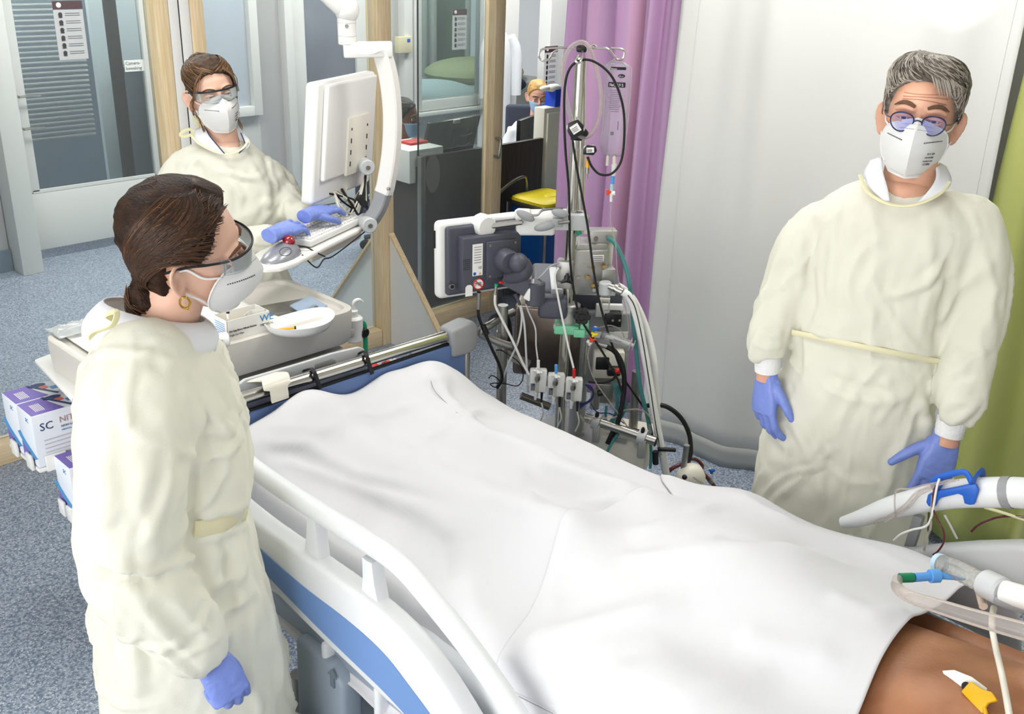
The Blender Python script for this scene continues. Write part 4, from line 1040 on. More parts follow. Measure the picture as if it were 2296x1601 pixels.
def make_goggles(Mh, parent, name='safety_glasses', col='black', clearside=True):
    """clear wrap lens with a dark brow bar and side arms"""
    def lp(u, v, off=0.0):
        a = u * 1.18
        return Vector(((0.074 + off) * math.sin(a) * 1.02, 0.036 + (0.082 + off) * math.cos(a), 0.139 - 0.047 * v + 0.012 * (u * u) * v - (0.004 if v < .5 else 0)))
    g = G(); g.tube([lp(-1 + 2 * k / 16, 0.0, 0.002) for k in range(17)], 0.0025, 8, 2, flat=(0.004, 0.0065)); gl = link(name, mesh_t(g, Mh), M['black'], parent)
    g = G(); g.shell(33, 9, lambda a, b: lp(2 * a - 1, b), 0.0012); link('lens', mesh_t(g, Mh), M['lens'], gl, 180)
    for s in (-1, 1):
        g = G(); g.tube([lp(s, 0.0, 0.002), Vector((s * 0.080, 0.035, 0.135)), Vector((s * 0.0795, 0.005, 0.131)), Vector((s * 0.078, -0.035, 0.118))], 0.0025, 8, 4, flat=(0.0035, 0.006)); link('temple_arm', mesh_t(g, Mh), M['black'], gl)
        g = G(); q = lp(s * 0.98, 0.25, 0.003); g.box(q, (0.006, 0.022, 0.026), fr((0, 0, 0), x=(1, 0, 0), y=(0, 1, 0)), bev=0.002); link('side_hinge', mesh_t(g, Mh), M['lens'], gl)
    return gl

# ------------------------------------------------------------------ hands
def make_hand(Mw, parent, m=None, mir=1, curls=None, thumb=(0.62, 0.72, -0.25), tcurl=12, spread=5.0, scale=1.0, name='gloved_hand', cuff=True, wrinkleamp=0.0008):
    """Mw: wrist frame, y along the fingers, z out of the back of the hand; mir=1 puts the thumb on +x"""
    curls = curls or [(12, 22, 14)] * 4
    g = G()
    rings = []
    for y, w, t in ((-0.015, 0.030, 0.021), (0.0, 0.031, 0.021), (0.02, 0.036, 0.020), (0.05, 0.0415, 0.0185), (0.08, 0.0425, 0.016), (0.098, 0.040, 0.0135)):
        rings.append([Vector((w * superell(a, 2.6)[0], y, t * superell(a, 2.6)[1])) for a in [2 * math.pi * k / 24 for k in range(24)]])
    g.loft(rings)
    base = [(0.031, 0.092, 0.0105, (0.040, 0.025, 0.021)), (0.0105, 0.098, 0.0108, (0.044, 0.029, 0.022)), (-0.0105, 0.094, 0.0104, (0.041, 0.027, 0.021)), (-0.030, 0.084, 0.0092, (0.033, 0.020, 0.019))]
    for i, ((bx_, by_, r, L), cu) in enumerate(zip(base, curls)):
        p = Vector((bx_, by_ - 0.022, 0)); pts = [p]; q = Vector((bx_, by_, 0.001)); pts.append(q)
        ang = 0.0; yaw = math.radians((1.4 - i) * spread)
        for k in range(3):
            ang += math.radians(cu[k]); d = Vector((math.sin(yaw), math.cos(yaw) * math.cos(ang), -math.sin(ang))); q = q + d * L[k]; pts.append(q)
        # straight-ish segments with rounded knuckles
        full = [pts[0]]
        for a, b in zip(pts, pts[1:]): full += [a.lerp(b, 0.5), b]
        rr = [r, r * 1.0, r * 1.06, r * 0.98, r * 1.0, r * 0.92, r * 0.95, r * 0.88, r * 0.72]
        g.tube(full, rr[:len(full)], 12, 3); g.ell(full[-1], (r * 0.74,) * 3, nu=10, nv=8)
    tb = Vector((0.024, 0.020, -0.006)); d = Vector(thumb).normalized(); pts = [tb, tb + d * 0.036]
    d2 = (d + Vector((-0.2, 0.35, -0.15)) * (tcurl / 12)).normalized(); pts.append(pts[-1] + d2 * 0.034); d3 = (d2 + Vector((-0.12, 0.2, -0.15)) * (tcurl / 12)).normalized(); pts.append(pts[-1] + d3 * 0.026)
    g.tube(pts, [0.016, 0.0135, 0.0118, 0.0088], 12, 5); g.ell(pts[-1], (0.0090,) * 3, nu=10, nv=8)
    g.ell((0.022, 0.03, -0.010), (0.020, 0.034, 0.014)); g.ell((-0.024, 0.035, -0.008), (0.014, 0.035, 0.013))
    if cuff: g.lathe([(0, -0.05), (0.030, -0.05), (0.0305, -0.02), (0.029, 0.0), (0, 0.01)], R('X', -90) @ R('Z', 0), 24, 1.05, 0.8)
    me = fuse(g, 0.0026, 4, 0.5)
    wrinkle(me, (55, 55, 55), wrinkleamp, 2.0, 2); wrinkle(me, (30, 140, 60), wrinkleamp * 0.9, 5.0, 2, False, lambda co: np.clip((0.09 - co[:, 1]) / 0.06, 0, 1))
    me.transform(Mw @ Matrix.Diagonal((mir * scale, scale, scale, 1)))
    return link(name, me, m or M['glove'], parent, 180)

def crumple(me, amp, seed):
    """paper-like creases: sharp ridges where two slow noise fields cross"""
    co, no = get_co(me), get_no(me)
    a = np.abs(vnoise(co, (9, 9, 6), seed + 21.0, 2)); b = np.abs(vnoise(co, (15, 15, 10), seed + 33.0, 2)); c = np.abs(vnoise(co, (24, 24, 15), seed + 47.0, 1))
    h = -np.minimum(a * 3.0, 0.6) * 1.4 - np.minimum(b * 2.4, 0.5) * 0.8 - np.minimum(c * 2.0, 0.4) * 0.45
    set_co(me, co + no * (-amp * (h + 0.9))[:, None])
def creases(me, n, seed, w=(0.006, 0.014), h=(0.0035, 0.0082), L=(0.10, 0.30)):
    """straightish pull creases running mostly down and across the cloth"""
    tree = bvh(me); co, no = get_co(me), get_no(me); rnd = random.Random(seed); tot = np.zeros(len(co))
    for _ in range(n):
        i = rnd.randrange(len(co)); p = Vector(co[i]); nn = Vector(no[i])
        d = Vector((rnd.gauss(0, 0.55), rnd.gauss(0, 0.55), -1.0 if rnd.random() < 0.65 else rnd.gauss(0, 0.5))); d = (d - nn * d.dot(nn)).normalized()
        pts = [p]; steps = 6; st = rnd.uniform(*L) / steps; bend = rnd.gauss(0, 0.16)
        for k in range(steps):
            q_ = pts[-1] + d * st; r_ = tree.find_nearest(q_)
            if r_[0] is None: break
            pts.append(r_[0]); d = (d - r_[1] * d.dot(r_[1])).normalized(); d = (d + r_[1].cross(d) * bend).normalized()
        P0 = np.array([tuple(x) for x in pts]); lo, hi = P0.min(0) - 0.06, P0.max(0) + 0.06; sel = np.where(((co > lo) & (co < hi)).all(1))[0]
        dd, al = seg_dist(co[sel], pts); ww = rnd.uniform(*w); hh = rnd.uniform(*h)
        kk = np.clip(np.minimum(al, 1 - al) * 4 + 0.05, 0, 1)
        # sharp crest with a soft valley beside it
        tot[sel] += hh * kk * (np.exp(-(dd / ww) ** 1.3) - 0.45 * np.exp(-((dd - 2.2 * ww) / (1.3 * ww)) ** 2))
    set_co(me, co + no * tot[:, None])
def gown_mesh(g, voxel=0.009, smooth=6, seed=0.0, amp=0.006):
    me = fuse(g, voxel, smooth, 0.5)
    wrinkle(me, (7, 7, 4), amp * 1.5, seed + 1.1, 2); wrinkle(me, (13, 13, 7), amp * 0.6, seed + 4.2, 2, True); crumple(me, amp * 0.55, seed)
    creases(me, 130, int(seed * 7) + 3)
    return me
def shoes(P, pxl, u0=0.1, dirv=None, m=None):
    for s in (-1, 1):
        c = P.o + P.u * (s * u0); d = dirv or P.v
        g = G(); F = fr(c, y=d, z=(0, 0, 1)); g.ell((0, 0.05, 0.045), (0.048, 0.14, 0.05), F); g.box((0, 0.05, 0.012), (0.085, 0.26, 0.024), F, bev=0.01); g.cyl(F @ Vector((0, -0.02, 0.04)), F @ Vector((0, -0.02, 0.42)), 0.055, 0.07, 14)
        g.build('shoe', m or M['white'], P.t)
def head_frame(P, px, py, v, local, yaw=0.0, pitch=0.0, roll=0.0, scale=1.0):
    """put the head so that the local point falls on a pixel. yaw: face turned to the picture's right; pitch: looking down; roll: leaning to the picture's right"""
    f = P.v * math.cos(math.radians(yaw)) + P.u * math.sin(math.radians(yaw)); up = Vector((0, 0, 1))
    side = up.cross(f).normalized()           # picture-right for a face seen from the front
    f2 = f * math.cos(math.radians(pitch)) - up * math.sin(math.radians(pitch)); up2 = up * math.cos(math.radians(pitch)) + f * math.sin(math.radians(pitch))
    up3 = up2 * math.cos(math.radians(roll)) + f2.cross(up2) * (-math.sin(math.radians(roll)))
    F = fr((0, 0, 0), y=f2, z=up3) @ Matrix.Diagonal((scale, scale, scale, 1))
    o = P.p(px, py, v) - F.to_3x3() @ Vector(local)
    F.translation = o; return F

# ================================================================== the man at the far side of the bed
MP = Person((2.30, 0.95), 'person', 'grey-haired person in blue glasses and yellow gown standing beside the white curtain')
Hm = head_frame(MP, 2060, 268, 0.08, (0, 0.088, 0.114), yaw=-2, pitch=-4, roll=3, scale=1.0)
hd = make_head(Hm, M['skin'], MP.t, iris='#31507a', brow='#6a4f3c', browup=0.006)
g = G()
for k, z in enumerate((0.153, 0.161, 0.169)):
    g = G(); g.tube([head_pt(a, z + 0.003 * math.cos(3 * a + k), 0.0002) for a in [math.radians(q) for q in range(-38, 39, 6)]], 0.0012, 5, 2); link('forehead_crease', mesh_t(g, Hm), mat('skin_crease', '#b9826a', 0.6), hd)
hm = mat('grey_hair', '#8d867c', 0.55, col2='#5f574e', vscale=30, stretch=(3, 3, 1), bump=0.5, bscale=120)
def bulk_m(a, z): return 0.012 * sst(0.14, 0.22, z) + 0.006 * max(0, math.sin(a)) * sst(0.17, 0.2, z)
hl_m = lambda a: zhair(a, 0.196, 0.176 if math.sin(a) > 0 else 0.165, 0.115, 0.01)
make_hair(Hm, hm, hd, hl_m, 0.009, 0.01, bulk_m, (70, 70, 20), 0.0035, 2.0)
rn = random.Random(5); paths = []
for k in range(760):
    a = rn.uniform(-math.pi, math.pi); z = rn.uniform(max(hl_m(a) + 0.012, 0.07), 0.2335); P_ = []; sw = rn.uniform(-0.16, -0.05) if z > 0.19 else rn.uniform(-0.03, 0.06); dz = rn.uniform(0.006, 0.010)
    for q in range(6):
        zz = z - q * dz * (0.45 if abs(a) < 0.9 else 1.0); aa = a + q * sw
        P_.append(head_pt(aa, max(zz, hl_m(aa) - 0.006), 0.0095 + bulk_m(aa, zz) + 0.0025 * math.sin(q * 0.6) + 0.0015 * rn.random()))
    paths.append(P_)
strands(Hm, hd, mat('silver_hair', '#a8a094', 0.5), paths[:330], 0.0011); strands(Hm, hd, mat('taupe_hair', '#6b6258', 0.5), paths[330:600], 0.0011); strands(Hm, hd, mat('dark_taupe_hair', '#4f463d', 0.5), paths[600:], 0.0011)
paths = []
for k in range(130):                                      # fringe swept towards one side, lifted from the parting
    a0 = rn.uniform(-0.55, 0.62); e = rn.uniform(0, 0.004); L = rn.randint(5, 7) if a0 < 0.25 else 4
    paths.append([head_pt(a0 - 0.085 * q, 0.232 - 0.0075 * q - 0.0006 * q * q, 0.021 + e - 0.0012 * q) for q in range(L)])
strands(Hm, hd, mat('silver_fringe', '#a89f93', 0.5), paths, 0.0013)
make_mask(Hm, MP.t, textside=-1)
# round blue spectacles low on the nose
gl = None
for s in (-1, 1):
    c = Vector((s * 0.033, 0.112, 0.108)); g = G()
    ring = [c + Vector((0.0245 * math.cos(a), -0.004 * abs(math.cos(a)) * (1 if math.cos(a) * s > 0 else 0), 0.0205 * math.sin(a) + 0.002 * math.cos(2 * a))) for a in [2 * math.pi * k / 24 for k in range(25)]]
    g.tube(ring, 0.0016, 6, 1)
    fm_ = link('spectacles', mesh_t(g, Hm), mat('blue_acetate', '#1d2b4c', 0.3), MP.t) if gl is None else link('rim', mesh_t(g, Hm), mat('blue_acetate2', '#1d2b4c', 0.3), gl)
    gl = gl or fm_
    g = G(); g.lathe([(0, -0.0004), (1, -0.0004), (1, 0.0004), (0, 0.0004)], fr(c + Vector((0, -0.001, 0)), x=(1, 0, 0), z=(0, 1, 0)) @ Matrix.Diagonal((0.024, 0.020, 1, 1)), 24)
    link('lens', mesh_t(g, Hm), clear('spectacle_lens', '#f2f3ff', 0.012, 0.04, '#aab0f4'), gl)  # violet put into the lens colour to imitate blue-violet reflections
    g = G(); g.tube([c + Vector((s * 0.0245, -0.003, 0.004)), Vector((s * 0.070, 0.075, 0.113)), Vector((s * 0.0775, 0.03, 0.118)), Vector((s * 0.078, -0.01, 0.120))], 0.0016, 6, 4); link('temple_arm', mesh_t(g, Hm), mat('blue_acetate3', '#1d2b4c', 0.3), gl)
g = G(); g.tube([(-0.0095, 0.112, 0.110), (0, 0.1145, 0.1135), (0.0095, 0.112, 0.110)], 0.0015, 6, 4); link('bridge', mesh_t(g, Hm), mat('blue_acetate4', '#1d2b4c', 0.3), gl)
# neck, collar
g = G(); MP.limb(g, [(2052, 330, 0.02, 0.058), (2036, 410, 0.015, 0.060), (2024, 470, 0.02, 0.075)], 20); g.build('neck', M['skin'], MP.t, 180)
def neckline(P, pts, r, name, m):
    g = G(); g.tube([P.p(*q) for q in pts], r, 8, 4, flat=(r * 2.4, r * 1.2)); return g.build(name, m, P.t)
col = []
g = G(); g.ell((0, 0, 0), (0.062, 0.075, 0.035), fr(MP.p(2030, 425, 0.025), x=MP.u, y=MP.v)); g.build('upper_chest', M['skin'], MP.t, 180)
for xi, xo in ((((1978, 352, 0.02), (1980, 385, 0.07), (1990, 420, 0.105), (1996, 450, 0.122)), ((1952, 362, -0.03), (1938, 392, 0.05), (1952, 422, 0.09), (1985, 452, 0.118))),
               (((2098, 360, 0.02), (2100, 395, 0.07), (2084, 425, 0.105), (2056, 456, 0.122)), ((2122, 372, -0.03), (2134, 402, 0.05), (2124, 424, 0.09), (2084, 450, 0.118)))):
    q0 = [MP.p(*q) for q in xi]; q1 = [MP.p(*q) for q in xo]
    g = G(); a_, b_ = crom(q0, 5), crom(q1, 5)
    g.shell(len(a_), 5, lambda u, v, a_=a_, b_=b_: a_[int(round(u * (len(a_) - 1)))].lerp(b_[int(round(u * (len(a_) - 1)))], v), 0.003); g.build('polo_collar', M['polo'], MP.t, 180)
# gown
g = G(); D = 0.125
g.loft([MP.ring(y, a, b, d, v) for y, a, b, d, v in (
    (418, 1955, 2112, 0.088, 0.0), (432, 1905, 2148, 0.100, 0.0), (456, 1855, 2186, 0.110, 0.0), (495, 1818, 2210, 0.118, 0.01), (560, 1808, 2190, D, 0.015), (640, 1805, 2150, 0.13, 0.02), (720, 1785, 2125, 0.13, 0.02),
    (770, 1778, 2110, 0.128, 0.02), (830, 1758, 2108, 0.140, 0.015), (900, 1738, 2105, 0.148, 0.01), (1000, 1705, 2098, 0.155, 0.0), (1100, 1690, 2085, 0.165, 0.0), (1250, 1678, 2080, 0.175, 0.0), (1420, 1660, 2070, 0.18, 0.0), (1530, 1650, 2065, 0.18, 0.0))])
MP.limb(g, [(1885, 500, 0.0, 0.062), (1843, 520, 0.0, 0.070), (1803, 575, 0.02, 0.072), (1768, 640, 0.04, 0.060), (1738, 715, 0.07, 0.055), (1722, 765, 0.095, 0.052), (1722, 800, 0.10, 0.044)])
MP.limb(g, [(2128, 490, 0.0, 0.064), (2168, 512, 0.0, 0.074), (2190, 580, 0.01, 0.074), (2196, 660, 0.02, 0.066), (2178, 760, 0.05, 0.060), (2160, 850, 0.09, 0.060), (2146, 915, 0.11, 0.054), (2138, 945, 0.115, 0.042)])
me = gown_mesh(g, 0.0075, 4, 0.0, 0.005); tg = bvh(me)
for pts, w, h in (
        ([(1775, 748), (1850, 768), (1950, 788), (2040, 803), (2105, 815)], 0.010, -0.012), ([(1775, 738), (1850, 757), (1950, 776), (2040, 791), (2105, 803)], 0.010, 0.006),
        ([(1830, 520), (1815, 600), (1820, 690), (1800, 735)], 0.014, -0.012), ([(2120, 560), (2128, 640), (2110, 720), (2100, 790)], 0.014, -0.012),
        ([(1880, 430), (1870, 560), (1860, 700)], 0.016, 0.007), ([(2080, 500), (2090, 620), (2060, 760)], 0.014, 0.006),
        ([(1840, 860), (1900, 890), (1980, 900), (2060, 870)], 0.016, 0.009), ([(1850, 840), (1930, 870), (2010, 880)], 0.012, -0.007),
        ([(1760, 860), (1790, 960), (1840, 1060), (1850, 1140)], 0.018, 0.014), ([(1790, 940), (1830, 1030), (1900, 1080), (1990, 1085)], 0.010, 0.006),
        ([(1720, 960), (1770, 1000), (1760, 1060)], 0.012, 0.008), ([(1910, 1000), (1900, 1080), (1890, 1150)], 0.006, 0.004),
        ([(2060, 860), (2080, 980), (2060, 1100)], 0.016, 0.01), ([(1980, 830), (2000, 900), (1960, 960)], 0.012, 0.006),
        ([(1700, 740), (1730, 755), (1755, 745)], 0.010, 0.007), ([(1690, 770), (1720, 780), (1758, 772)], 0.008, 0.007), ([(1770, 560), (1800, 610), (1790, 660)], 0.012, 0.007),
        ([(2140, 840), (2180, 800), (2215, 790)], 0.010, 0.008), ([(2105, 870), (2150, 850), (2205, 830)], 0.009, -0.007), ([(2110, 910), (2160, 900), (2205, 905)], 0.009, 0.007), ([(2200, 560), (2230, 650), (2215, 740)], 0.012, 0.008)):
    foldpx(me, tg, pts, w, h)
link('gown', me, M['gown'], MP.t, 180)
neckline(MP, [(1928, 392, 0.075), (1945, 430, 0.10), (1985, 455, 0.125), (2030, 462, 0.135), (2075, 452, 0.13), (2110, 432, 0.10), (2128, 408, 0.07)], 0.0045, 'neck_binding', cloth('binding', '#f5f0c8', 0.2))
# pen, reel and badge showing faintly through the gown front
for nm, pts, r_, mm in (('badge_reel', [(2050, 565)], 0.012, '#c3c3bd'), ):
    pass
# gown tie belt
g = G(); g.tube([on(tg, x, y, 0.004) for x, y in ((1776, 745), (1810, 752), (1870, 765), (1950, 781), (2030, 797), (2104, 811))], 0.004, 8, 4, flat=(0.005, 0.014)); g.build('tie_belt', cloth('belt', '#f5f0cf', 0.25), MP.t)
# knitted cuffs, wrists, hands
for (a, b, rr) in (((1722, 795, 0.10), (1720, 832, 0.10), 0.031), ((2138, 935, 0.115), (2126, 975, 0.12), 0.033)):
    g = G(); g.cyl(MP.p(*a), MP.p(*b), rr * 1.08, rr, 24); g.build('knit_cuff', M['knit'], MP.t)
    g = G(); p0, p1 = MP.p(*a), MP.p(*b); g.cyl(p0, p1 + (p1 - p0) * 0.5, rr * 0.9, rr * 0.86, 20); g.build('wrist', M['skin'], MP.t)
def wrist_frame(P, w, tip, back, v0=0.0, v1=0.0):
    a, b = P.p(*w), P.p(*tip); return fr(a, y=(b - a), z=back) if False else _wf(a, b - a, back)
def _wf(o, y, z):
    y = Vector(y).normalized(); z = Vector(z); x = y.cross(z).normalized(); z = x.cross(y)
    m = Matrix((x, y, z)).transposed().to_4x4(); m.translation = Vector(o); return m
make_hand(wrist_frame(MP, (1719, 845, 0.10), (1712, 940, 0.12), MP.v * 0.75 - MP.u * 0.65), MP.t, mir=-1, curls=[(14, 26, 14), (20, 30, 16), (24, 32, 18), (26, 34, 20)], thumb=(0.62, 0.75, -0.2), tcurl=8, scale=0.98)
make_hand(wrist_frame(MP, (2120, 985, 0.12), (2085, 1085, 0.15), MP.v * 0.9 + MP.u * 0.25), MP.t, mir=1, curls=[(8, 14, 10), (10, 16, 10), (12, 18, 10), (14, 18, 12)], thumb=(0.75, 0.55, -0.1), tcurl=6, spread=4, scale=1.06)
shoes(MP, None, 0.12)

# ================================================================== the woman at the computer
BP = Person((1.77, 3.12), 'person', 'brown-haired person in safety glasses and yellow gown typing at the arm-mounted computer')
Hb = head_frame(BP, 492, 214, 0.08, (0, 0.088, 0.114), yaw=16, pitch=-2, roll=-9, scale=0.96)
hd = make_head(Hb, M['skin2'], BP.t, iris='#5c7fb0', brow='#6b4c38', bw=0.7)
hb = mat('brown_hair', '#5b422e', 0.45, col2='#38281c', vscale=25, stretch=(3, 3, 1), bump=0.5, bscale=110)
hl_b = lambda a: zhair(a, 0.186, 0.165, 0.112, 0.02)
def bulk_b(a, z): return 0.004 * sst(0.12, 0.2, z)
make_hair(Hb, hb, hd, hl_b, 0.006, 0.02, bulk_b, (60, 60, 25), 0.0035, 6.0)
g = G(); g.ell((0, -0.062, 0.222), (0.036, 0.038, 0.026)); g.ell((0.012, -0.085, 0.21), (0.028, 0.03, 0.026)); me = fuse(g, 0.005, 4); wrinkle(me, (60, 60, 60), 0.006, 1.0, 2); me.transform(Hb); link('hair_bun', me, hb, hd, 180)
rn = random.Random(11); paths = []
for k in range(300):
    s = rn.choice((-1, 1)); a = s * rn.uniform(0.0, 1.2); z = hl_b(a) + rn.uniform(0.0, 0.012); P_ = []
    for q in range(7):
        t = q / 6; aa = a + s * t * rn.uniform(1.2, 1.5); zz = z + (0.225 - z) * math.sin(t * 1.5) * rn.uniform(0.75, 1.0)
        P_.append(head_pt(aa, min(zz, 0.233), 0.0085 + bulk_b(aa, zz) + 0.002 * rn.random()))
    paths.append(P_)
strands(Hb, hd, mat('caramel_hair', '#8a6846', 0.45), paths[:90], 0.0012); strands(Hb, hd, mat('dark_brown_hair', '#46311f', 0.45), paths[90:], 0.0013)
# loose locks in front of the ears
paths = []
for s in (-1, 1):
    for k in range(7):
        a = s * rn.uniform(0.75, 1.0); e = rn.uniform(0, 0.01)
        paths.append([head_pt(s * 0.35, 0.200, 0.014), head_pt(a * 0.85, 0.168, 0.016 + e), head_pt(a * 1.15, 0.130, 0.010 + e), head_pt(s * (1.45 + 0.2 * rn.random()), 0.085, 0.008 + e), head_pt(s * 1.6, 0.045 - 0.03 * rn.random(), 0.014 + e)])
    for k in range(7):
        paths.append([head_pt(s * 2.0, 0.07, 0.008), head_pt(s * (1.9 + 0.1 * rn.random()), 0.03, 0.016), head_pt(s * (1.75 + 0.2 * rn.random()), 0.0, 0.03 + 0.01 * rn.random()) + Vector((0, 0, -0.01)), head_pt(s * 1.7, 0.0, 0.03) + Vector((0, 0.005, -0.03))])
strands(Hb, hd, mat('light_brown_lock', '#7b5a3b', 0.45), paths, 0.0013)
make_mask(Hb, BP.t, textside=-1)
make_goggles(Hb, BP.t)
for s in (-1, 1):
    g = G(); g.ell((s * 0.080, -0.004, 0.066), (0.003, 0.003, 0.004)); g.ell((s * 0.081, -0.003, 0.056), (0.0035, 0.0035, 0.006)); link('earring', mesh_t(g, Hb), M['darksteel'], hd)
g = G(); BP.limb(g, [(492, 262, 0.0, 0.050), (500, 310, 0.01, 0.052), (505, 350, 0.01, 0.07)], 20); g.build('neck', M['skin2'], BP.t, 180)
g = G(); g.ell((0, 0, 0), (0.055, 0.07, 0.03), fr(BP.p(505, 328, 0.02), x=BP.u, y=BP.v)); g.build('upper_chest', M['skin2'], BP.t, 180)
for xi, xo in ((((458, 282, 0.0), (470, 304, 0.06), (490, 328, 0.10), (505, 346, 0.118)), ((438, 292, -0.04), (438, 312, 0.05), (462, 334, 0.09), (496, 348, 0.112))),
               (((540, 298, 0.0), (547, 315, 0.06), (550, 328, 0.09), (536, 343, 0.112)), ((550, 300, -0.03), (560, 314, 0.05), (560, 328, 0.08), (546, 341, 0.10)))):
    q0 = [BP.p(*q) for q in xi]; q1 = [BP.p(*q) for q in xo]
    g = G(); a_, b_ = crom(q0, 5), crom(q1, 5)
    g.shell(len(a_), 5, lambda u, v, a_=a_, b_=b_: a_[int(round(u * (len(a_) - 1)))].lerp(b_[int(round(u * (len(a_) - 1)))], v), 0.003); cl = g.build('polo_collar', M['polo'], BP.t, 180)
    g = G(); g.tube([p + BP.v * 0.004 for p in a_], 0.002, 6, 1); g.build('collar_piping', mat('navy_piping', '#26335c', 0.7), cl)
g = G()
g.loft([BP.ring(y, a, b, d, v) for y, a, b, d, v in (
    (322, 448, 552, 0.085, 0.0), (330, 425, 568, 0.095, 0.0), (347, 396, 590, 0.106, 0.0), (375, 376, 612, 0.118, 0.0), (420, 372, 628, 0.125, 0.01), (470, 380, 638, 0.13, 0.01), (520, 392, 636, 0.13, 0.01),
    (570, 400, 632, 0.13, 0.0), (620, 402, 646, 0.145, 0.0), (680, 402, 672, 0.155, 0.0), (800, 405, 690, 0.165, 0.0), (950, 412, 700, 0.17, 0.0), (1100, 420, 705, 0.17, 0.0))])
BP.limb(g, [(425, 385, 0.0, 0.062), (405, 395, 0.0, 0.068), (390, 440, 0.02, 0.072), (392, 500, 0.05, 0.066), (420, 548, 0.10, 0.064), (490, 550, 0.18, 0.058), (560, 540, 0.24, 0.052), (612, 527, 0.28, 0.040)])
BP.limb(g, [(575, 380, 0.0, 0.06), (597, 395, 0.0, 0.066), (626, 430, 0.0, 0.062), (652, 470, 0.06, 0.052), (676, 484, 0.12, 0.044), (694, 482, 0.16, 0.036)])
me = gown_mesh(g, 0.0095, 5, 3.0, 0.006); tg = bvh(me)
for pts, w, h in (([(440, 350), (452, 410), (450, 460)], 0.016, -0.012), ([(420, 390), (440, 430), (470, 450)], 0.016, 0.009), ([(500, 380), (540, 440), (560, 510)], 0.016, 0.010), ([(560, 360), (590, 420), (610, 480)], 0.016, 0.009),
        ([(520, 420), (530, 480), (545, 520)], 0.012, -0.008), ([(590, 440), (600, 480), (590, 520)], 0.012, 0.008), ([(610, 600), (600, 640), (620, 670)], 0.014, 0.010), ([(560, 545), (590, 520), (605, 530)], 0.010, 0.007), ([(610, 590), (640, 620), (655, 660)], 0.012, -0.009)):
    foldpx(me, tg, pts, w, h)
link('gown', me, M['gown'], BP.t, 180)
neckline(BP, [(430, 305, 0.07), (450, 325, 0.095), (490, 343, 0.115), (520, 344, 0.12), (545, 332, 0.10), (556, 315, 0.07)], 0.004, 'neck_binding', cloth('binding_b', '#f5f0c8', 0.2))
g = G(); g.tube([BP.p(445, 300, -0.04), BP.p(425, 290, -0.05), BP.p(405, 300, -0.05), BP.p(412, 306, -0.05), BP.p(440, 296, -0.05), BP.p(440, 270, -0.05), BP.p(432, 262, -0.05)], 0.004, 6, 6, flat=(0.003, 0.012)); g.build('neck_tie', cloth('tie_b', '#f5f0c8', 0.2), BP.t)
make_hand(_wf(A(622, 522, z=1.205), A(718, 484, z=1.20) - A(622, 522, z=1.205), Vector((0, 0, 1)) + BP.v * 0.35), BP.t, mir=-1, curls=[(6, 22, 18), (8, 24, 18), (8, 24, 20), (10, 26, 20)], scale=0.95)
make_hand(_wf(A(698, 480, z=1.22), A(758, 458, z=1.215) - A(698, 480, z=1.22), Vector((0, 0, 1)) + BP.v * 0.2), BP.t, mir=1, curls=[(6, 18, 14), (6, 20, 14), (8, 20, 16), (10, 22, 18)], scale=0.92)
shoes(BP, None, 0.1)

# ================================================================== the woman at the near side of the bed
FP = Person((0.86, 1.60), 'person', 'dark-haired person with low bun in yellow gown looking down at the bed')
Hf = head_frame(FP, 402, 640, 0.085, (0.088, -0.012, 0.098), yaw=86, pitch=1, roll=-19, scale=0.955)
hd = make_head(Hf, M['skin2'], FP.t, iris='#4a3a2c', brow='#6b4a36', bw=0.75)
hf = mat('dark_hair', '#3b271a', 0.55, spec=0.25, col2='#22150e', vscale=22, stretch=(3, 1, 3), bump=0.4, bscale=110)
hl_f = lambda a: zhair(a, 0.206, 0.190, 0.128, 0.03)
def bulk_f(a, z): return 0.006 * sst(0.10, 0.2, z) + 0.006 * sst(1.2, 2.6, abs(a))
make_hair(Hf, hf, hd, hl_f, 0.011, 0.03, bulk_f, (50, 14, 50), 0.004, 8.0)
rn = random.Random(21); paths = []
for k in range(950):
    s = 1 if rn.random() < 0.75 else -1; a = s * rn.uniform(0.02, 1.9); z0 = min(0.234, max(0.14, hl_f(a)) + rn.uniform(0.002, 0.10) ** 1.0); zend = rn.uniform(0.03, 0.10); P_ = []
    for q in range(8):
        t = q / 7; aa = a + (s * 2.75 - a) * t; zz = z0 + (zend - z0) * (t ** 1.5) + 0.02 * math.sin(math.pi * t)
        P_.append(head_pt(aa, min(zz, 0.2335), 0.0135 + bulk_f(aa, zz) + 0.0015 * rn.random()))
    paths.append(P_)
strands(Hf, hd, mat('chestnut_hair', '#6b4a31', 0.4, spec=0.3), paths[:130], 0.0010); strands(Hf, hd, mat('espresso_hair', '#2c1c12', 0.4, spec=0.3), paths[130:560], 0.0013); strands(Hf, hd, mat('walnut_hair', '#422c1d', 0.4, spec=0.3), paths[560:], 0.0013)
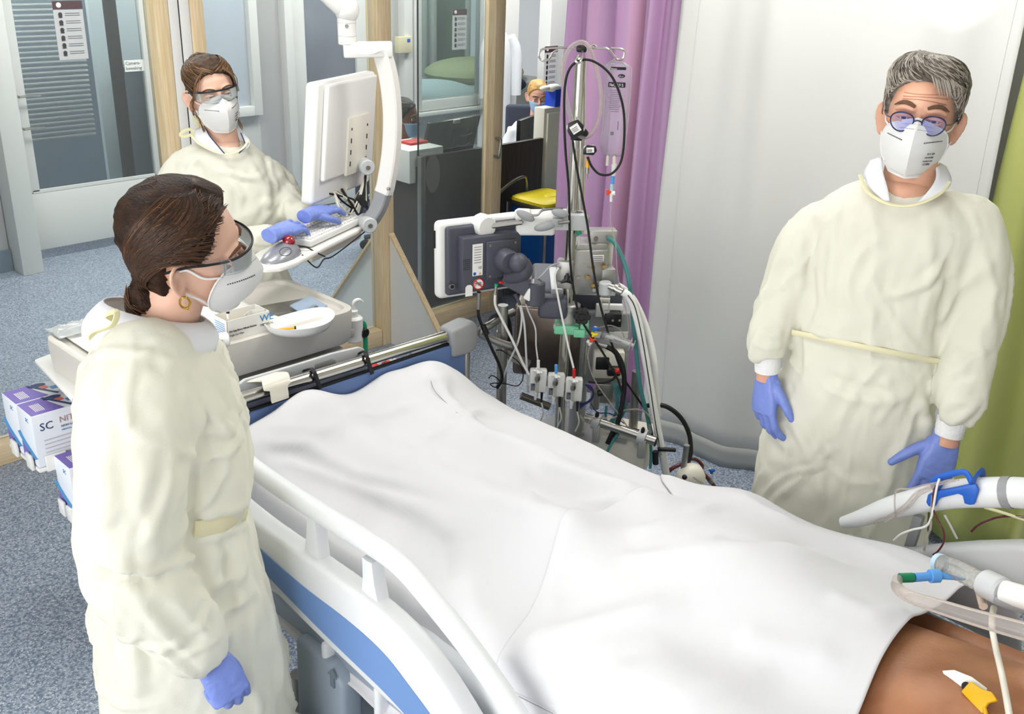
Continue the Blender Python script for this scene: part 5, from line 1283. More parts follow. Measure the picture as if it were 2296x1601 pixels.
# low twisted bun at the nape
g = G(); g.ell((0.020, -0.082, 0.016), (0.042, 0.034, 0.034)); g.ell((0.045, -0.060, 0.002), (0.026, 0.028, 0.022)); g.ell((-0.01, -0.08, 0.04), (0.04, 0.03, 0.03)); me = fuse(g, 0.005, 4); wrinkle(me, (55, 55, 55), 0.007, 3.0, 2); me.transform(Hf); link('hair_bun', me, hf, hd, 180)
paths = []
for k in range(60):
    c = Vector((0.022, -0.080, 0.014)); r0 = rn.uniform(0.028, 0.042); ph = rn.uniform(0, 6.28); tl = rn.uniform(-0.6, 0.6)
    paths.append([c + Vector((r0 * 1.05 * math.cos(ph + q * 0.6), r0 * 0.9 * math.sin(ph + q * 0.6) * math.cos(tl) - 0.004, r0 * 0.9 * math.sin(ph + q * 0.6) * math.sin(tl) + 0.012 * math.cos(q))) for q in range(6)])
strands(Hf, hd, mat('bun_strand', '#5a3c26', 0.35), paths, 0.0016)
make_mask(Hf, FP.t, textside=-1)
make_goggles(Hf, FP.t)
g = G(); e = Vector((0.086, -0.006, 0.066))
g.tube([e + Vector((0, 0.009 * math.cos(a), 0.013 * math.sin(a) - 0.010)) for a in [2 * math.pi * k / 12 for k in range(13)]], 0.0022, 8, 2); g.cyl(e + Vector((0, 0.004, -0.026)), e + Vector((0, 0.010, -0.008)), 0.0024); link('gold_earring', mesh_t(g, Hf), mat('gold', '#d9b25a', 0.2, 1.0), hd)
g = G(); FP.limb(g, [(408, 615, 0.0, 0.050), (385, 690, 0.0, 0.052), (352, 750, 0.0, 0.062), (335, 790, 0.0, 0.075)], 20); g.build('neck', M['skin2'], FP.t, 180)
# polo collar standing round the neck
g = G(); ring0 = []; ring1 = []
for k in range(25):
    a = 2 * math.pi * k / 24; c0 = FP.p(348, 694, 0.0); ax = (FP.u * 0.98 + Vector((0, 0, -0.18))).normalized()
    ring0.append(c0 + ax * (0.088 * math.cos(a)) + FP.v * (0.070 * math.sin(a)) + Vector((0, 0, 0.012 * math.cos(a - 2.5))))
    c1 = FP.p(338, 762, 0.0); ring1.append(c1 + ax * (0.118 * math.cos(a)) + FP.v * (0.118 * math.sin(a)))
g.shell(25, 6, lambda u, v: ring0[int(round(u * 24))].lerp(ring1[int(round(u * 24))], v) + (FP.v * math.sin(2 * math.pi * u) + FP.u * math.cos(2 * math.pi * u)) * (0.012 * math.sin(math.pi * v)), 0.004); g.build('polo_collar', M['polo'], FP.t, 180)
g = G()
g.loft([FP.ring(y, a, b, d, v) for y, a, b, d, v in (
    (756, 252, 436, 0.112, 0.0), (766, 228, 462, 0.140, 0.0), (790, 200, 488, 0.158, 0.0), (830, 178, 512, 0.17, 0.0), (900, 168, 538, 0.175, 0.0), (960, 165, 560, 0.175, 0.0), (1030, 168, 575, 0.17, 0.0), (1090, 176, 572, 0.165, 0.0),
    (1150, 190, 555, 0.16, 0.0), (1200, 192, 566, 0.165, 0.0), (1300, 196, 592, 0.18, 0.0), (1400, 204, 618, 0.19, 0.0), (1500, 216, 640, 0.195, 0.0), (1620, 230, 660, 0.20, 0.0), (1800, 250, 678, 0.20, 0.0), (2050, 285, 690, 0.20, 0.0), (2300, 320, 695, 0.20, 0.0))])
FP.limb(g, [(330, 820, 0.08, 0.090), (312, 920, 0.13, 0.098), (300, 1040, 0.16, 0.098), (292, 1150, 0.175, 0.096), (288, 1235, 0.18, 0.092), (320, 1305, 0.19, 0.086), (380, 1380, 0.195, 0.078), (440, 1450, 0.20, 0.066), (468, 1478, 0.20, 0.050)])
me = gown_mesh(g, 0.0078, 4, 7.0, 0.005); tg = bvh(me)
for pts, w, h in (([(300, 745), (295, 850), (285, 950), (290, 975)], 0.006, 0.004), ([(290, 975), (360, 995), (430, 1020), (470, 1040)], 0.008, 0.006),
        ([(200, 1245), (270, 1270), (340, 1285), (420, 1255), (430, 1240)], 0.012, 0.014), ([(210, 1275), (290, 1300), (370, 1290), (430, 1262)], 0.012, -0.013), ([(240, 1300), (320, 1330), (410, 1330)], 0.014, 0.009),
        ([(440, 1050), (430, 1130), (432, 1200)], 0.014, -0.014), ([(470, 880), (500, 950), (540, 1000)], 0.014, 0.009), ([(460, 960), (480, 1040), (500, 1100)], 0.012, -0.009), ([(400, 860), (430, 920), (460, 960)], 0.014, 0.008),
        ([(440, 1185), (490, 1172), (555, 1150)], 0.010, -0.013), ([(445, 1160), (490, 1150), (552, 1130)], 0.010, 0.009), ([(440, 1210), (500, 1195), (556, 1172)], 0.010, 0.009),
        ([(470, 1210), (490, 1300), (480, 1400)], 0.016, 0.010), ([(520, 1200), (550, 1320), (570, 1450)], 0.018, 0.011), ([(500, 1230), (520, 1320), (530, 1420)], 0.014, -0.009), ([(580, 1300), (610, 1420), (630, 1560)], 0.016, 0.012),
        ([(300, 1330), (350, 1400), (420, 1460)], 0.012, 0.009), ([(380, 1330), (430, 1390), (480, 1430)], 0.012, 0.009), ([(410, 1470), (450, 1450), (495, 1425)], 0.008, 0.008), ([(395, 1445), (430, 1425), (480, 1395)], 0.008, -0.007),
        ([(220, 1000), (240, 1100), (230, 1200)], 0.020, 0.010), ([(330, 1030), (310, 1130), (350, 1220)], 0.016, 0.008), ([(260, 1350), (300, 1450), (310, 1580)], 0.02, 0.012), ([(560, 1480), (570, 1560), (590, 1600)], 0.012, 0.008)):
    foldpx(me, tg, pts, w, h)
link('gown', me, M['gown'], FP.t, 180)
g = G(); g.tube([on(tg, x, y, 0.004) for x, y in ((436, 1188), (470, 1182), (510, 1172), (552, 1152))], 0.004, 8, 4, flat=(0.006, 0.034)); g.build('tie_belt', cloth('belt_f', '#f6f0cc', 0.25), FP.t)
_r = FP.ring(756, 250, 438, 0.115); _r = _r + _r[:2]
g = G(); g.tube(_r, 0.004, 8, 2, flat=(0.008, 0.014)); g.build('neck_binding', cloth('binding_f', '#f5f0c8', 0.25), FP.t)
g = G(); g.tube([FP.p(255, 715, 0.08), FP.p(240, 705, 0.09), FP.p(262, 700, 0.1), FP.p(252, 730, 0.1), FP.p(215, 745, 0.09), FP.p(198, 760, 0.1)], 0.004, 6, 5, flat=(0.004, 0.014)); g.build('neck_tie', cloth('tie_f', '#f5f0c8', 0.25), FP.t)
make_hand(_wf(FP.p(474, 1478, 0.205), FP.p(522, 1560, 0.225) - FP.p(474, 1478, 0.205), FP.v * 0.8 + Vector((0, 0, 0.55)) + FP.u * 0.25), FP.t, mir=-1, curls=[(48, 70, 45), (50, 74, 48), (52, 76, 50), (56, 80, 50)], thumb=(0.35, 0.85, -0.5), tcurl=10, spread=2, scale=0.92)
shoes(FP, None, 0.09, FP.u.copy())
# ================================================================== ceiling-arm computer
def UV(P):  # picture-right / towards-camera axes at a spot
    v = Vector((-P.x, -P.y, 0)).normalized(); return Vector((0, 0, 1)).cross(v).normalized(), v
ZT = 1.15
ka, kb = A(582, 590, z=ZT), A(818, 482, z=ZT)
rd = (kb - ka); rd.z = 0; rd.normalize(); nd = Vector((rd.y, -rd.x, 0))            # rd: along the tray away from the camera; nd: towards the room's right front
if nd.dot(Vector((-kb.x, -kb.y, 0))) < 0: nd = -nd
ac = thing('arm_computer', 'white ceiling-arm computer station seen from behind', 'computer', (ka.x + 0.2, ka.y + 0.2, ZT))
M['mwhite'] = mat('monitor_white', '#e8e7e3', 0.35)
class VPl:
    """upright plane across the line of sight through a spot: pixel to world point, v metres nearer"""
    def __init__(s, x, y):
        s.o = Vector((x, y, 0)); s.v = Vector((-x, -y, 0)).normalized(); s.u = Vector((0, 0, 1)).cross(s.v).normalized()
    def __call__(s, x, y, v=0.0):
        r = ray(x, y); t = (s.o + s.v * v - EYE).dot(s.v) / r.dot(s.v); return EYE + r * t
_k = A(822, 500, z=ZT + 0.0); AP = VPl(_k.x, _k.y)
bl = AP(700, 462, 0.10); _r = ray(712, 187); tl = EYE + _r * ((bl - EYE).dot(nd) / _r.dot(nd))
upm = (tl - bl); hgt = upm.length; upm.normalize()
Fm = Matrix((rd, -nd, upm)).transposed().to_4x4(); Fm.translation = bl                                                             # x along the back, y away from the camera?, z up
ysg = 1 if Fm.to_3x3().col[1].dot(nd) < 0 else -1                                    # +y local = away from viewer when 1
Wm = 0.40
g = G(); g.prism([(0.0, 0.0), (Wm, 0.0), (Wm, hgt), (0.0, hgt)], 0.05, Fm @ R('X', 90) @ T(0, 0, -0.05 if ysg > 0 else 0), bev=0.014, seg=4); g.build('monitor_housing', M['mwhite'], ac)
g = G(); g.box((Wm / 2, ysg * 0.052, hgt / 2), (Wm - 0.04, 0.002, hgt - 0.05), Fm); g.build('screen', mat('screen_glass', '#20242a', 0.1), ac)
g = G(); g.box((0.01 + Wm / 2, -ysg * 0.008, 0.012 + hgt * 0.55), (Wm - 0.06, 0.02, hgt * 0.80), Fm, bev=0.009, seg=3); g.build('back_shell', M['mwhite'], ac)
g = G(); g.box((Wm * 0.62, -ysg * 0.022, hgt * 0.42), (0.15, 0.012, 0.20), Fm, bev=0.003); vp = g.build('mount_plate', M['offwhite'], ac)
for i in range(4):
    for j in range(2):
        g = G(); g.box((Wm * 0.62 - 0.055 + j * 0.11, -ysg * 0.029, hgt * 0.42 - 0.06 + i * 0.04), (0.004, 0.002, 0.016 if i < 3 else 0.008), Fm); g.build('slot', M['ink'], vp)
g = G(); c0 = Fm @ Vector((Wm * 0.72, -ysg * 0.03, hgt * 0.22)); pa = (AP.v * 0.92 + AP.u * 0.3).normalized(); g.cyl(c0 - pa * 0.03, c0 + pa * 0.05, 0.028, n=28, bev=0.004); pv = g.build('tilt_pivot', M['lgrey'], ac)
g = G(); g.cyl(c0 + pa * 0.05, c0 + pa * 0.054, 0.008, n=12); g.build('pivot_screw', M['steel'], pv)
# curved support arm
apx = [(800, 108, 0), (850, 112, 0), (862, 135, 0), (874, 190, 0), (880, 260, 0), (877, 340, 0), (866, 410, 0), (860, 432, 0)]
def ribbon(pxs, w, th, nrm, name, m, parent, bev=0.0):
    P = crom([AP(x, y, d) for x, y, d in pxs], 6); rings = []
    for i, p in enumerate(P):
        t = (P[min(i + 1, len(P) - 1)] - P[max(i - 1, 0)]).normalized(); s_ = t.cross(nrm).normalized(); n_ = s_.cross(t)
        ww = w[0] + (w[1] - w[0]) * i / (len(P) - 1)
        rings.append([p + s_ * (ww / 2 * a) + n_ * (th / 2 * b) for a, b in ((-1, -0.8), (-0.8, -1), (0.8, -1), (1, -0.8), (1, 0.8), (0.8, 1), (-0.8, 1), (-1, 0.8))])
    g = G(); g.loft(rings); return g.build(name, m, parent, 30)
ribbon(apx, (0.042, 0.045), 0.055, nd, 'curved_arm', M['mwhite'], ac)
ribbon([(860, 432, 0), (850, 462, 0), (836, 486, 0), (824, 500, 0)], (0.045, 0.04), 0.05, nd, 'lower_arm', M['grey'], ac)
c0 = AP(822, 500); g = G(); g.cyl(c0 - pa * 0.035, c0 + pa * 0.04, 0.028, n=28, bev=0.004); kp = g.build('knee_pivot', M['lgrey'], ac)
g = G(); g.cyl(c0 + pa * 0.04, c0 + pa * 0.044, 0.008, n=12); g.build('pivot_screw', M['steel'], kp)
g = G(); pc = AP(868, 423, 0.03); g.cyl(pc, pc + nd * 0.01, 0.005, n=10); g.build('arm_screw', M['steel'], ac)
# head joint, column and upper boom
h0, h1 = AP(770, 112), AP(880, 110)
g = G(); g.box((0, 0, 0), ((h1 - h0).length, 0.055, 0.048), fr((h0 + h1) / 2, x=h1 - h0, z=(0, 0, 1)), bev=0.006); g.build('head_joint', M['mwhite'], ac)
g = G(); c0, c1 = AP(779, 100), AP(776, 30)
g.cyl(c0, c1, 0.030, n=28, bev=0.003); cl = g.build('column', M['mwhite'], ac)
g = G(); g.cyl(c0.lerp(c1, 0.28), c0.lerp(c1, 0.30), 0.0305, n=28); g.cyl(c0.lerp(c1, 0.70), c0.lerp(c1, 0.72), 0.0305, n=28); g.build('collar_joint', M['lgrey'], cl)
g = G(); uu, vv = UV(c0); g.cyl(c0.lerp(c1, 0.62) + vv * 0.028, c0.lerp(c1, 0.62) + vv * 0.033, 0.006, n=12); g.build('set_screw', M['steel'], cl)
g = G(); b0, b1 = AP(778, 22), AP(690, -60)
g.box((0, 0, 0), ((b1 - b0).length, 0.07, 0.07), fr((b0 + b1) / 2, x=b1 - b0, z=(0, 0, 1)), bev=0.02, seg=3); g.ell(b0, (0.04, 0.04, 0.045)); g.build('boom', M['mwhite'], ac)
g = G(); g.cyl(b1, (b1.x, b1.y, 2.95), 0.035, n=24); g.build('ceiling_tube', M['mwhite'], ac)
# keyboard shelf
Fk = fr(ka, x=rd, z=(0, 0, 1)); L = (kb - ka).length
ky = 1 if Fk.to_3x3().col[1].dot(nd) < 0 else -1
g = G(); out = [(0.0, -0.02), (0.03, -0.055), (0.10, -0.07), (L * 0.45, -0.06), (L * 0.8, -0.055), (L, -0.04), (L + 0.01, 0.05), (L * 0.7, 0.11), (0.14, 0.10), (0.03, 0.08), (0.0, 0.03)]
out = [(a, b * ky) for a, b in out]
g.prism(out, 0.018, Fk @ T(0, 0, -0.030), bev=0.006, seg=3); g.build('shelf', M['mwhite'], ac)
g = G(); g.box((L * 0.66, 0.03 * ky, -0.05), (0.34, 0.10, 0.05), Fk, bev=0.015, seg=3); g.build('shelf_underside', M['offwhite'], ac)
g = G(); g.tube([Fk @ Vector(p) for p in ((0.16, -0.05 * ky, -0.01), (0.2, -0.075 * ky, -0.06), (0.25, -0.075 * ky, -0.045), (0.33, -0.072 * ky, -0.05), (L, -0.05 * ky, -0.02))], 0.0025, 6, 6); g.build('cable', M['rubber'], ac)
kb_ = thing('keyboard', 'white keyboard on the arm computer shelf under the gloved hands', 'keyboard', Fk @ Vector((L * 0.6, 0.05 * ky, -0.012)))
g = G(); g.box((L * 0.62, 0.03 * ky, 0.003), (0.34, 0.13, 0.022), Fk, bev=0.006); g.build('case', M['white'], kb_)
keyg = G(); keyg.box((0, 0, 0), (0.014, 0.014, 0.006), bev=0.002); keym = keyg.mesh('key'); keym.materials.append(M['paper'])
for i in range(17):
    for j in range(6):
        if (i + j) % 1 == 0:
            o = bpy.data.objects.new('key', keym); COL.objects.link(o); o.parent = kb_
            o.location = (Fk @ Vector((L * 0.62 - 0.152 + i * 0.019, (0.03 + (j - 2.5) * 0.0195) * ky, 0.0165))) - kb_.location; o.rotation_euler = Fk.to_euler()
tb = thing('trackball_mouse', 'silver trackball mouse with a red ball on the shelf tip', 'mouse', Fk @ Vector((0.1, 0.03 * ky, -0.012)))
g = G(); rings = []
for t_, w_, h_ in ((-0.085, 0.012, 0.006), (-0.07, 0.030, 0.016), (-0.04, 0.043, 0.028), (0.0, 0.048, 0.040), (0.035, 0.045, 0.044), (0.06, 0.038, 0.034), (0.075, 0.022, 0.016)):
    rings.append([Fk @ Vector((0.115 + t_, 0.0 * ky + w_ * math.cos(a), -0.012 + max(0, h_ * math.sin(a)))) for a in [math.pi * k / 12 for k in range(13)]] + [Fk @ Vector((0.115 + t_, -w_ * 0.5, -0.0125)), Fk @ Vector((0.115 + t_, w_ * 0.5, -0.0125))])
g.loft(rings); g.build('shell', mat('silver_plastic', '#9b9da3', 0.3, 0.4), tb, 60)
g = G(); g.ell(Fk @ Vector((0.155, -0.006 * ky, 0.030)), (0.021, 0.021, 0.021), nu=28, nv=18); g.build('ball', mat('red_ball', '#8e1220', 0.08, coat=1.0), tb)
g = G(); rr_ = [Fk @ Vector((0.09 + 0.030 * math.cos(a), -0.036 * ky + 0.010 * math.sin(a) * ky, 0.018 + 0.010 * math.sin(a))) for a in [2 * math.pi * k / 16 for k in range(17)]]; g.tube(rr_, 0.0012, 5, 1); g.build('button_edge', M['dgrey'], tb)
g = G(); g.tube([Fk @ Vector(p) for p in ((0.185, 0.0, 0.0), (0.21, -0.03 * ky, 0.0), (0.23, -0.06 * ky, -0.02), (0.26, -0.072 * ky, -0.04))], 0.0022, 6, 6); g.build('cable', M['rubber'], tb)
# cable bundle under the monitor
cb_ = random.Random(3)
for i in range(9):
    p = [Fm @ Vector((Wm * 0.38 + cb_.uniform(-0.05, 0.10), -ysg * 0.0, 0.02)), Fm @ Vector((Wm * 0.45 + cb_.uniform(-0.09, 0.10), -ysg * cb_.uniform(0.0, 0.04), -0.03)), Fm @ Vector((Wm * 0.55 + cb_.uniform(-0.06, 0.08), -ysg * cb_.uniform(0.0, 0.05), -0.05 - cb_.uniform(0, 0.03))), Fm @ Vector((Wm * 0.78, -ysg * 0.03, 0.03 + cb_.uniform(-0.02, 0.05)))]
    g = G(); g.tube(p, cb_.choice((0.003, 0.0035, 0.0045)), 6, 6); g.build('cable', M['rubber'] if i % 3 == 0 else M['offwhite'], ac)
g = G(); q0, q1 = AP(803, 440), AP(820, 462); g.cyl(q0, q1, 0.013, n=14, bev=0.003); g.tube([q1, AP(826, 470), AP(826, 482)], 0.006, 8); g.build('ferrite', M['rubber'], ac)

# ================================================================== instrument trolley
ct = thing('instrument_trolley', 'beige instrument trolley with raised tray top behind the foot rail', 'trolley', (1.40, 2.62, 0))
M['beige'] = mat('beige_plastic', '#d2cec6', 0.38); M['beige2'] = mat('beige_plastic_dark', '#bdbab4', 0.4)
TX0, TX1, TY0, TY1, TZ = 0.985, 1.815, 2.405, 2.83, 1.0
tcx, tcy = (TX0 + TX1) / 2, (TY0 + TY1) / 2; tw, td = TX1 - TX0, TY1 - TY0
def rr(w, d, r, z): return [(tcx + x, tcy + y, z) for x, y in rrect(w, d, r, 6)]
g = G(); g.loft([rr(tw - 0.03, td - 0.03, 0.05, TZ - 0.115), rr(tw - 0.012, td - 0.012, 0.055, TZ - 0.10), rr(tw, td, 0.06, TZ - 0.02), rr(tw - 0.004, td - 0.004, 0.06, TZ - 0.004), rr(tw - 0.02, td - 0.02, 0.055, TZ), rr(tw - 0.045, td - 0.045, 0.045, TZ - 0.002), rr(tw - 0.055, td - 0.055, 0.04, TZ - 0.012), rr(tw - 0.065, td - 0.065, 0.035, TZ - 0.014)]); g.build('tray_top', M['beige'], ct, 50)
g = G(); g.box((tcx, tcy, 0.50), (tw - 0.06, td - 0.06, 0.72), bev=0.012); g.build('body', M['beige2'], ct)
for k in range(3):
    g = G(); g.box((tcx, TY0 + 0.026, 0.28 + k * 0.24), (tw - 0.09, 0.02, 0.21), bev=0.006); dr = g.build('drawer', M['beige'], ct)
    g = G(); g.box((tcx, TY0 + 0.012, 0.35 + k * 0.24), (0.22, 0.016, 0.02), bev=0.006); g.build('handle', M['grey'], dr)
for x in (TX0 + 0.08, TX1 - 0.08):
    for y in (TY0 + 0.06, TY1 - 0.06):
        g = G(); g.cyl((x, y, 0.08), (x, y, 0.16), 0.012); g.cyl((x - 0.014, y, 0.045), (x + 0.014, y, 0.045), 0.045, n=20, bev=0.008); g.build('caster', M['grey'], ct)
# pull-out board on the left
g = G(); bpts = [A(76, 806, z=0.90), A(150, 778, z=0.90), A(215, 790, z=0.90), A(230, 930, z=0.90), A(158, 890, z=0.90)]
g.prism([(p.x, p.y) for p in (A(76, 806, z=0.90), A(140, 782, z=0.90), Vector((1.16, 2.97, 0)), Vector((1.16, 2.60, 0)), A(160, 894, z=0.90))], 0.012, T(0, 0, 0.888), bev=0.004); g.build('pull_out_board', M['white'], ct)
g = G(); g.prism([(p.x, p.y) for p in (A(76, 806, z=0.888), Vector((1.14, 2.95, 0)), Vector((1.14, 2.60, 0)), A(160, 894, z=0.888))], 0.006, T(0, 0, 0.881)); g.build('board_edge', M['rubber'], ct)
# bracket with roller at the right end
g = G(); c0 = A(808, 742, Y=2.47); g.cyl(c0 + Vector((0, -0.03, 0)), c0 + Vector((0, 0.03, 0)), 0.016, n=18, bev=0.003); rb = g.build('end_roller', M['rubber'], ct)
g = G(); g.tube([c0 + Vector((-0.02, 0, 0.02)), c0 + Vector((0.0, 0, 0.024)), c0 + Vector((0.018, 0, 0.01)), c0 + Vector((0.02, 0, -0.09))], 0.004, 8, 5, flat=(0.006, 0.02)); g.build('green_strap', M['green'], rb)
g = G(); g.box(c0 + Vector((-0.01, 0.02, 0.03)), (0.02, 0.03, 0.02), bev=0.004); g.build('blue_clip', M['blue'], rb)
ZI = TZ - 0.012
# paper liner
t = thing('paper_liner', 'crumpled white absorbent paper covering the trolley tray', 'paper', (tcx, tcy, ZI))
g = G(); g.shell(40, 30, lambda u, v: (TX0 + 0.05 + (tw - 0.28) * u, TY0 + 0.04 + (td - 0.07) * v, ZI + 0.006 + 0.006 * noise.noise(Vector((u * 5, v * 4, 2))) + 0.02 * sst(0.75, 1, v) * sst(0.2, 0.6, u)), 0.002); g.build('sheet', M['paper'], t, 180)
# grey cloth and folded translucent lid at the back
t = thing('steel_tray', 'shallow steel tray lying at the back of the trolley top', 'tray', A(640, 680, z=TZ))
g = G(); c0 = A(650, 672, z=TZ + 0.01); g.box((c0.x - 0.03, c0.y - 0.02, TZ - 0.01), (0.20, 0.10, 0.014), T(c0.x, c0.y, 0) @ R('Z', -12) @ T(-c0.x, -c0.y, 0), bev=0.005); g.build('plate', M['steel'], t)
t = thing('plastic_cover', 'clear plastic lid leaning at the back rim of the trolley', 'lid', A(690, 685, z=TZ))
g = G(); c0 = A(692, 686, z=TZ); g.box((0, 0, 0), (0.11, 0.07, 0.004), T(*c0) @ R('Z', 20) @ R('X', 20), bev=0.001); g.build('sheet', clear('blue_clear', '#dce8f2', 0.35, 0.1, '#cfdcea'), t)
# kidney dish
t = thing('kidney_dish', 'white kidney dish on the instrument trolley', 'dish', A(670, 725, z=ZI))
kc = A(680, 719, z=ZI + 0.03); kd = (A(740, 702, z=ZI) - A(600, 742, z=ZI)).normalized(); kn = Vector((-kd.y, kd.x, 0))
def kid(a, s_): # kidney outline
    x = 0.112 * math.cos(a); y = 0.078 * math.sin(a) + 0.022 * math.cos(a) ** 2 - (0.012 if math.sin(a) > 0 else 0) * math.sin(a)
    return x * s_, y * s_
g = G(); rings = []
for s_, z in ((0.02, 0.004), (0.6, 0.003), (0.82, 0.005), (0.92, 0.014), (1.0, 0.030), (1.03, 0.031), (1.02, 0.028), (0.95, 0.013), (0.85, 0.001), (0.6, -0.001), (0.02, -0.001)):
    rings.append([Vector((kc.x, kc.y, ZI + 0.004 + z)) + kd * kid(2 * math.pi * k / 40, s_)[0] + kn * kid(2 * math.pi * k / 40, s_)[1] for k in range(40)])
g.loft(rings, cap=True); g.build('bowl', mat('glossy_white', '#f2f2ef', 0.12), t, 60)
# yellow syringe in the dish
s0, s1 = A(612, 742, z=ZI + 0.02), A(660, 735, z=ZI + 0.025)
t = thing('insulin_syringe', 'thin yellow marked syringe lying in the kidney dish', 'syringe', s0)
g = G(); g.cyl(s0, s1, 0.004, n=10); g.build('barrel', M['amber'], t); g = G(); g.cyl(s1, s1 + (s1 - s0) * 0.08, 0.005, n=10); g.build('cap', M['ink'], t)
# cardboard box
t = thing('wipe_box', 'open white carton with blue lettering on the trolley front edge', 'box', A(560, 760, z=ZI))
b0, b1, b2 = A(512, 772, z=ZI + 0.002), A(606, 746, z=ZI + 0.002), A(508, 752, z=ZI + 0.002)
bxv = (b1 - b0); bxv.z = 0; bw_ = bxv.length; bxv.normalize(); byv = Vector((-bxv.y, bxv.x, 0)); bd_, bh_ = 0.075, 0.062
Fb = fr(Vector((b0.x, b0.y, ZI + 0.010)), x=bxv, y=byv); cardm = mat('carton', '#eeece6', 0.7); cardi = mat('carton_inside', '#d9cbb2', 0.8)
for nm, c_, s_ in (('front', (bw_ / 2, 0.001, bh_ / 2), (bw_, 0.002, bh_)), ('back', (bw_ / 2, bd_, bh_ / 2), (bw_, 0.002, bh_)), ('side', (0.001, bd_ / 2, bh_ / 2), (0.002, bd_, bh_)), ('side', (bw_, bd_ / 2, bh_ / 2), (0.002, bd_, bh_))):
    g = G(); g.box(c_, s_, Fb); g.build(nm + '_panel', cardm, t)
g = G(); g.box((bw_ / 2, bd_ / 2, bh_ * 0.45), (bw_ - 0.004, bd_ - 0.004, 0.002), Fb); g.build('inner', cardi, t)
Ft = Fb @ R('X', 90) @ T(0, 0, 0.001)
text('WE', Ft @ T(bw_ * 0.77, 0.034, 0), 0.030, mat('cyan_print', '#2f86c4', 0.6), t, 'brand_lettering', 0.0004); text('MEDICAL', Ft @ T(bw_ * 0.77, 0.020, 0), 0.011, M['inkgrey'], t, 'brand_lettering')
text('Non Sting Silicone Adhesive Remover', Ft @ T(0.006, 0.026, 0), 0.0078, M['ink'], t, sx=0.75); text('Single Use Wipe', Ft @ T(0.006, 0.014, 0), 0.007, M['inkgrey'], t)
for k in range(7):
    g = G(); g.box((-0.001, bd_ * 0.5, 0.01 + k * 0.0065), (0.001, bd_ * 0.7, 0.0015), Fb); g.build('print_line', M['lblue'], t)
for k in range(3):
    g = G(); g.shell(4, 4, lambda u, v, k=k: Fb @ Vector((bw_ * 0.60 + 0.05 * u, bd_ * (0.3 + 0.2 * k) + 0.01 * math.sin(5 * u), bh_ * 0.45 + (0.038 - 0.01 * k) * v)), 0.001); g.build('wipe_sachet', M['paper'], t)
p0 = Fb @ Vector((0.018, 0.02, bh_ * 0.45)); t2 = thing('marker_pen', 'white pen standing in the open carton', 'pen', p0)
g = G(); g.cyl(p0, p0 + Vector((0, 0, 0.085)), 0.0045, n=12); g.build('barrel', M['white'], t2); g = G(); g.cyl(p0 + Vector((0, 0, 0.05)), p0 + Vector((0, 0, 0.056)), 0.0048, n=12); g.build('ring', M['ink'], t2)
# bottle lying down
p0, p1 = A(462, 768, z=ZI + 0.03), A(512, 760, z=ZI + 0.03)
t = thing('vial_bottle', 'small labelled white bottle lying beside the open carton', 'bottle', p0)
g = G(); g.cyl(p0, p1, 0.021, n=22, bev=0.003); g.build('body', M['white'], t); g = G(); g.cyl(p0 - (p1 - p0) * 0.12, p0, 0.016, n=20); g.build('cap', M['dgrey'], t)
dd = (p1 - p0).normalized(); uu, vv = UV(p0)
Fl = fr(p0 + vv * 0.022 + dd * 0.006, x=dd, y=(0, 0, 1))
g = G(); g.box((0.022, -0.008, 0.0), (0.045, 0.009, 0.0015), Fl); g.build('red_band', mat('pink_band', '#c0365a', 0.6), t)
text('serpens 3%', Fl @ T(0.0, 0.004, 0.001), 0.009, M['inkgrey'], t)
# soap pump
pp = A(792, 690, Y=2.47); t = thing('soap_pump', 'white pump bottle clipped to the trolley end', 'bottle', (pp.x, pp.y, 0.86))
g = G(); g.cyl((pp.x, pp.y, 0.86), (pp.x, pp.y, pp.z - 0.03), 0.03, n=20, bev=0.006); g.build('bottle', M['white'], t)
g = G(); g.cyl((pp.x, pp.y, pp.z - 0.032), (pp.x, pp.y, pp.z - 0.008), 0.015, n=18, bev=0.002); g.build('collar', M['white'], t)
g = G(); g.tube([(pp.x, pp.y, pp.z - 0.01), (pp.x + 0.004, pp.y, pp.z + 0.018), (pp.x + 0.02, pp.y - 0.004, pp.z + 0.024), (pp.x + 0.034, pp.y - 0.008, pp.z + 0.014)], [0.005, 0.006, 0.006, 0.003], 8, 5); g.build('spout', M['white'], t)
g = G(); g.box((pp.x - 0.025, pp.y, 0.90), (0.02, 0.05, 0.03), bev=0.004); g.build('clip', M['beige2'], t)
# clear packet at the left end
pk = A(170, 735, z=TZ + 0.005); t = thing('clear_packet', 'crinkled clear packet with green cap at the trolley end', 'packet', pk)
g = G(); g.shell(16, 12, lambda u, v: pk + Vector((-0.07 + 0.15 * u, -0.05 + 0.10 * v, 0.012 * math.sin(math.pi * u) * math.sin(math.pi * v) + 0.008 * noise.noise(Vector((u * 6, v * 5, 1))))), 0.001); g.build('film', clear('packet_film', '#f0f2f2', 0.35, 0.15, '#e4e8e8'), t, 180)
g = G(); g.cyl(pk + Vector((0.03, 0.0, 0.002)), pk + Vector((0.05, 0.01, 0.004)), 0.008); g.build('cap', M['green'], t)
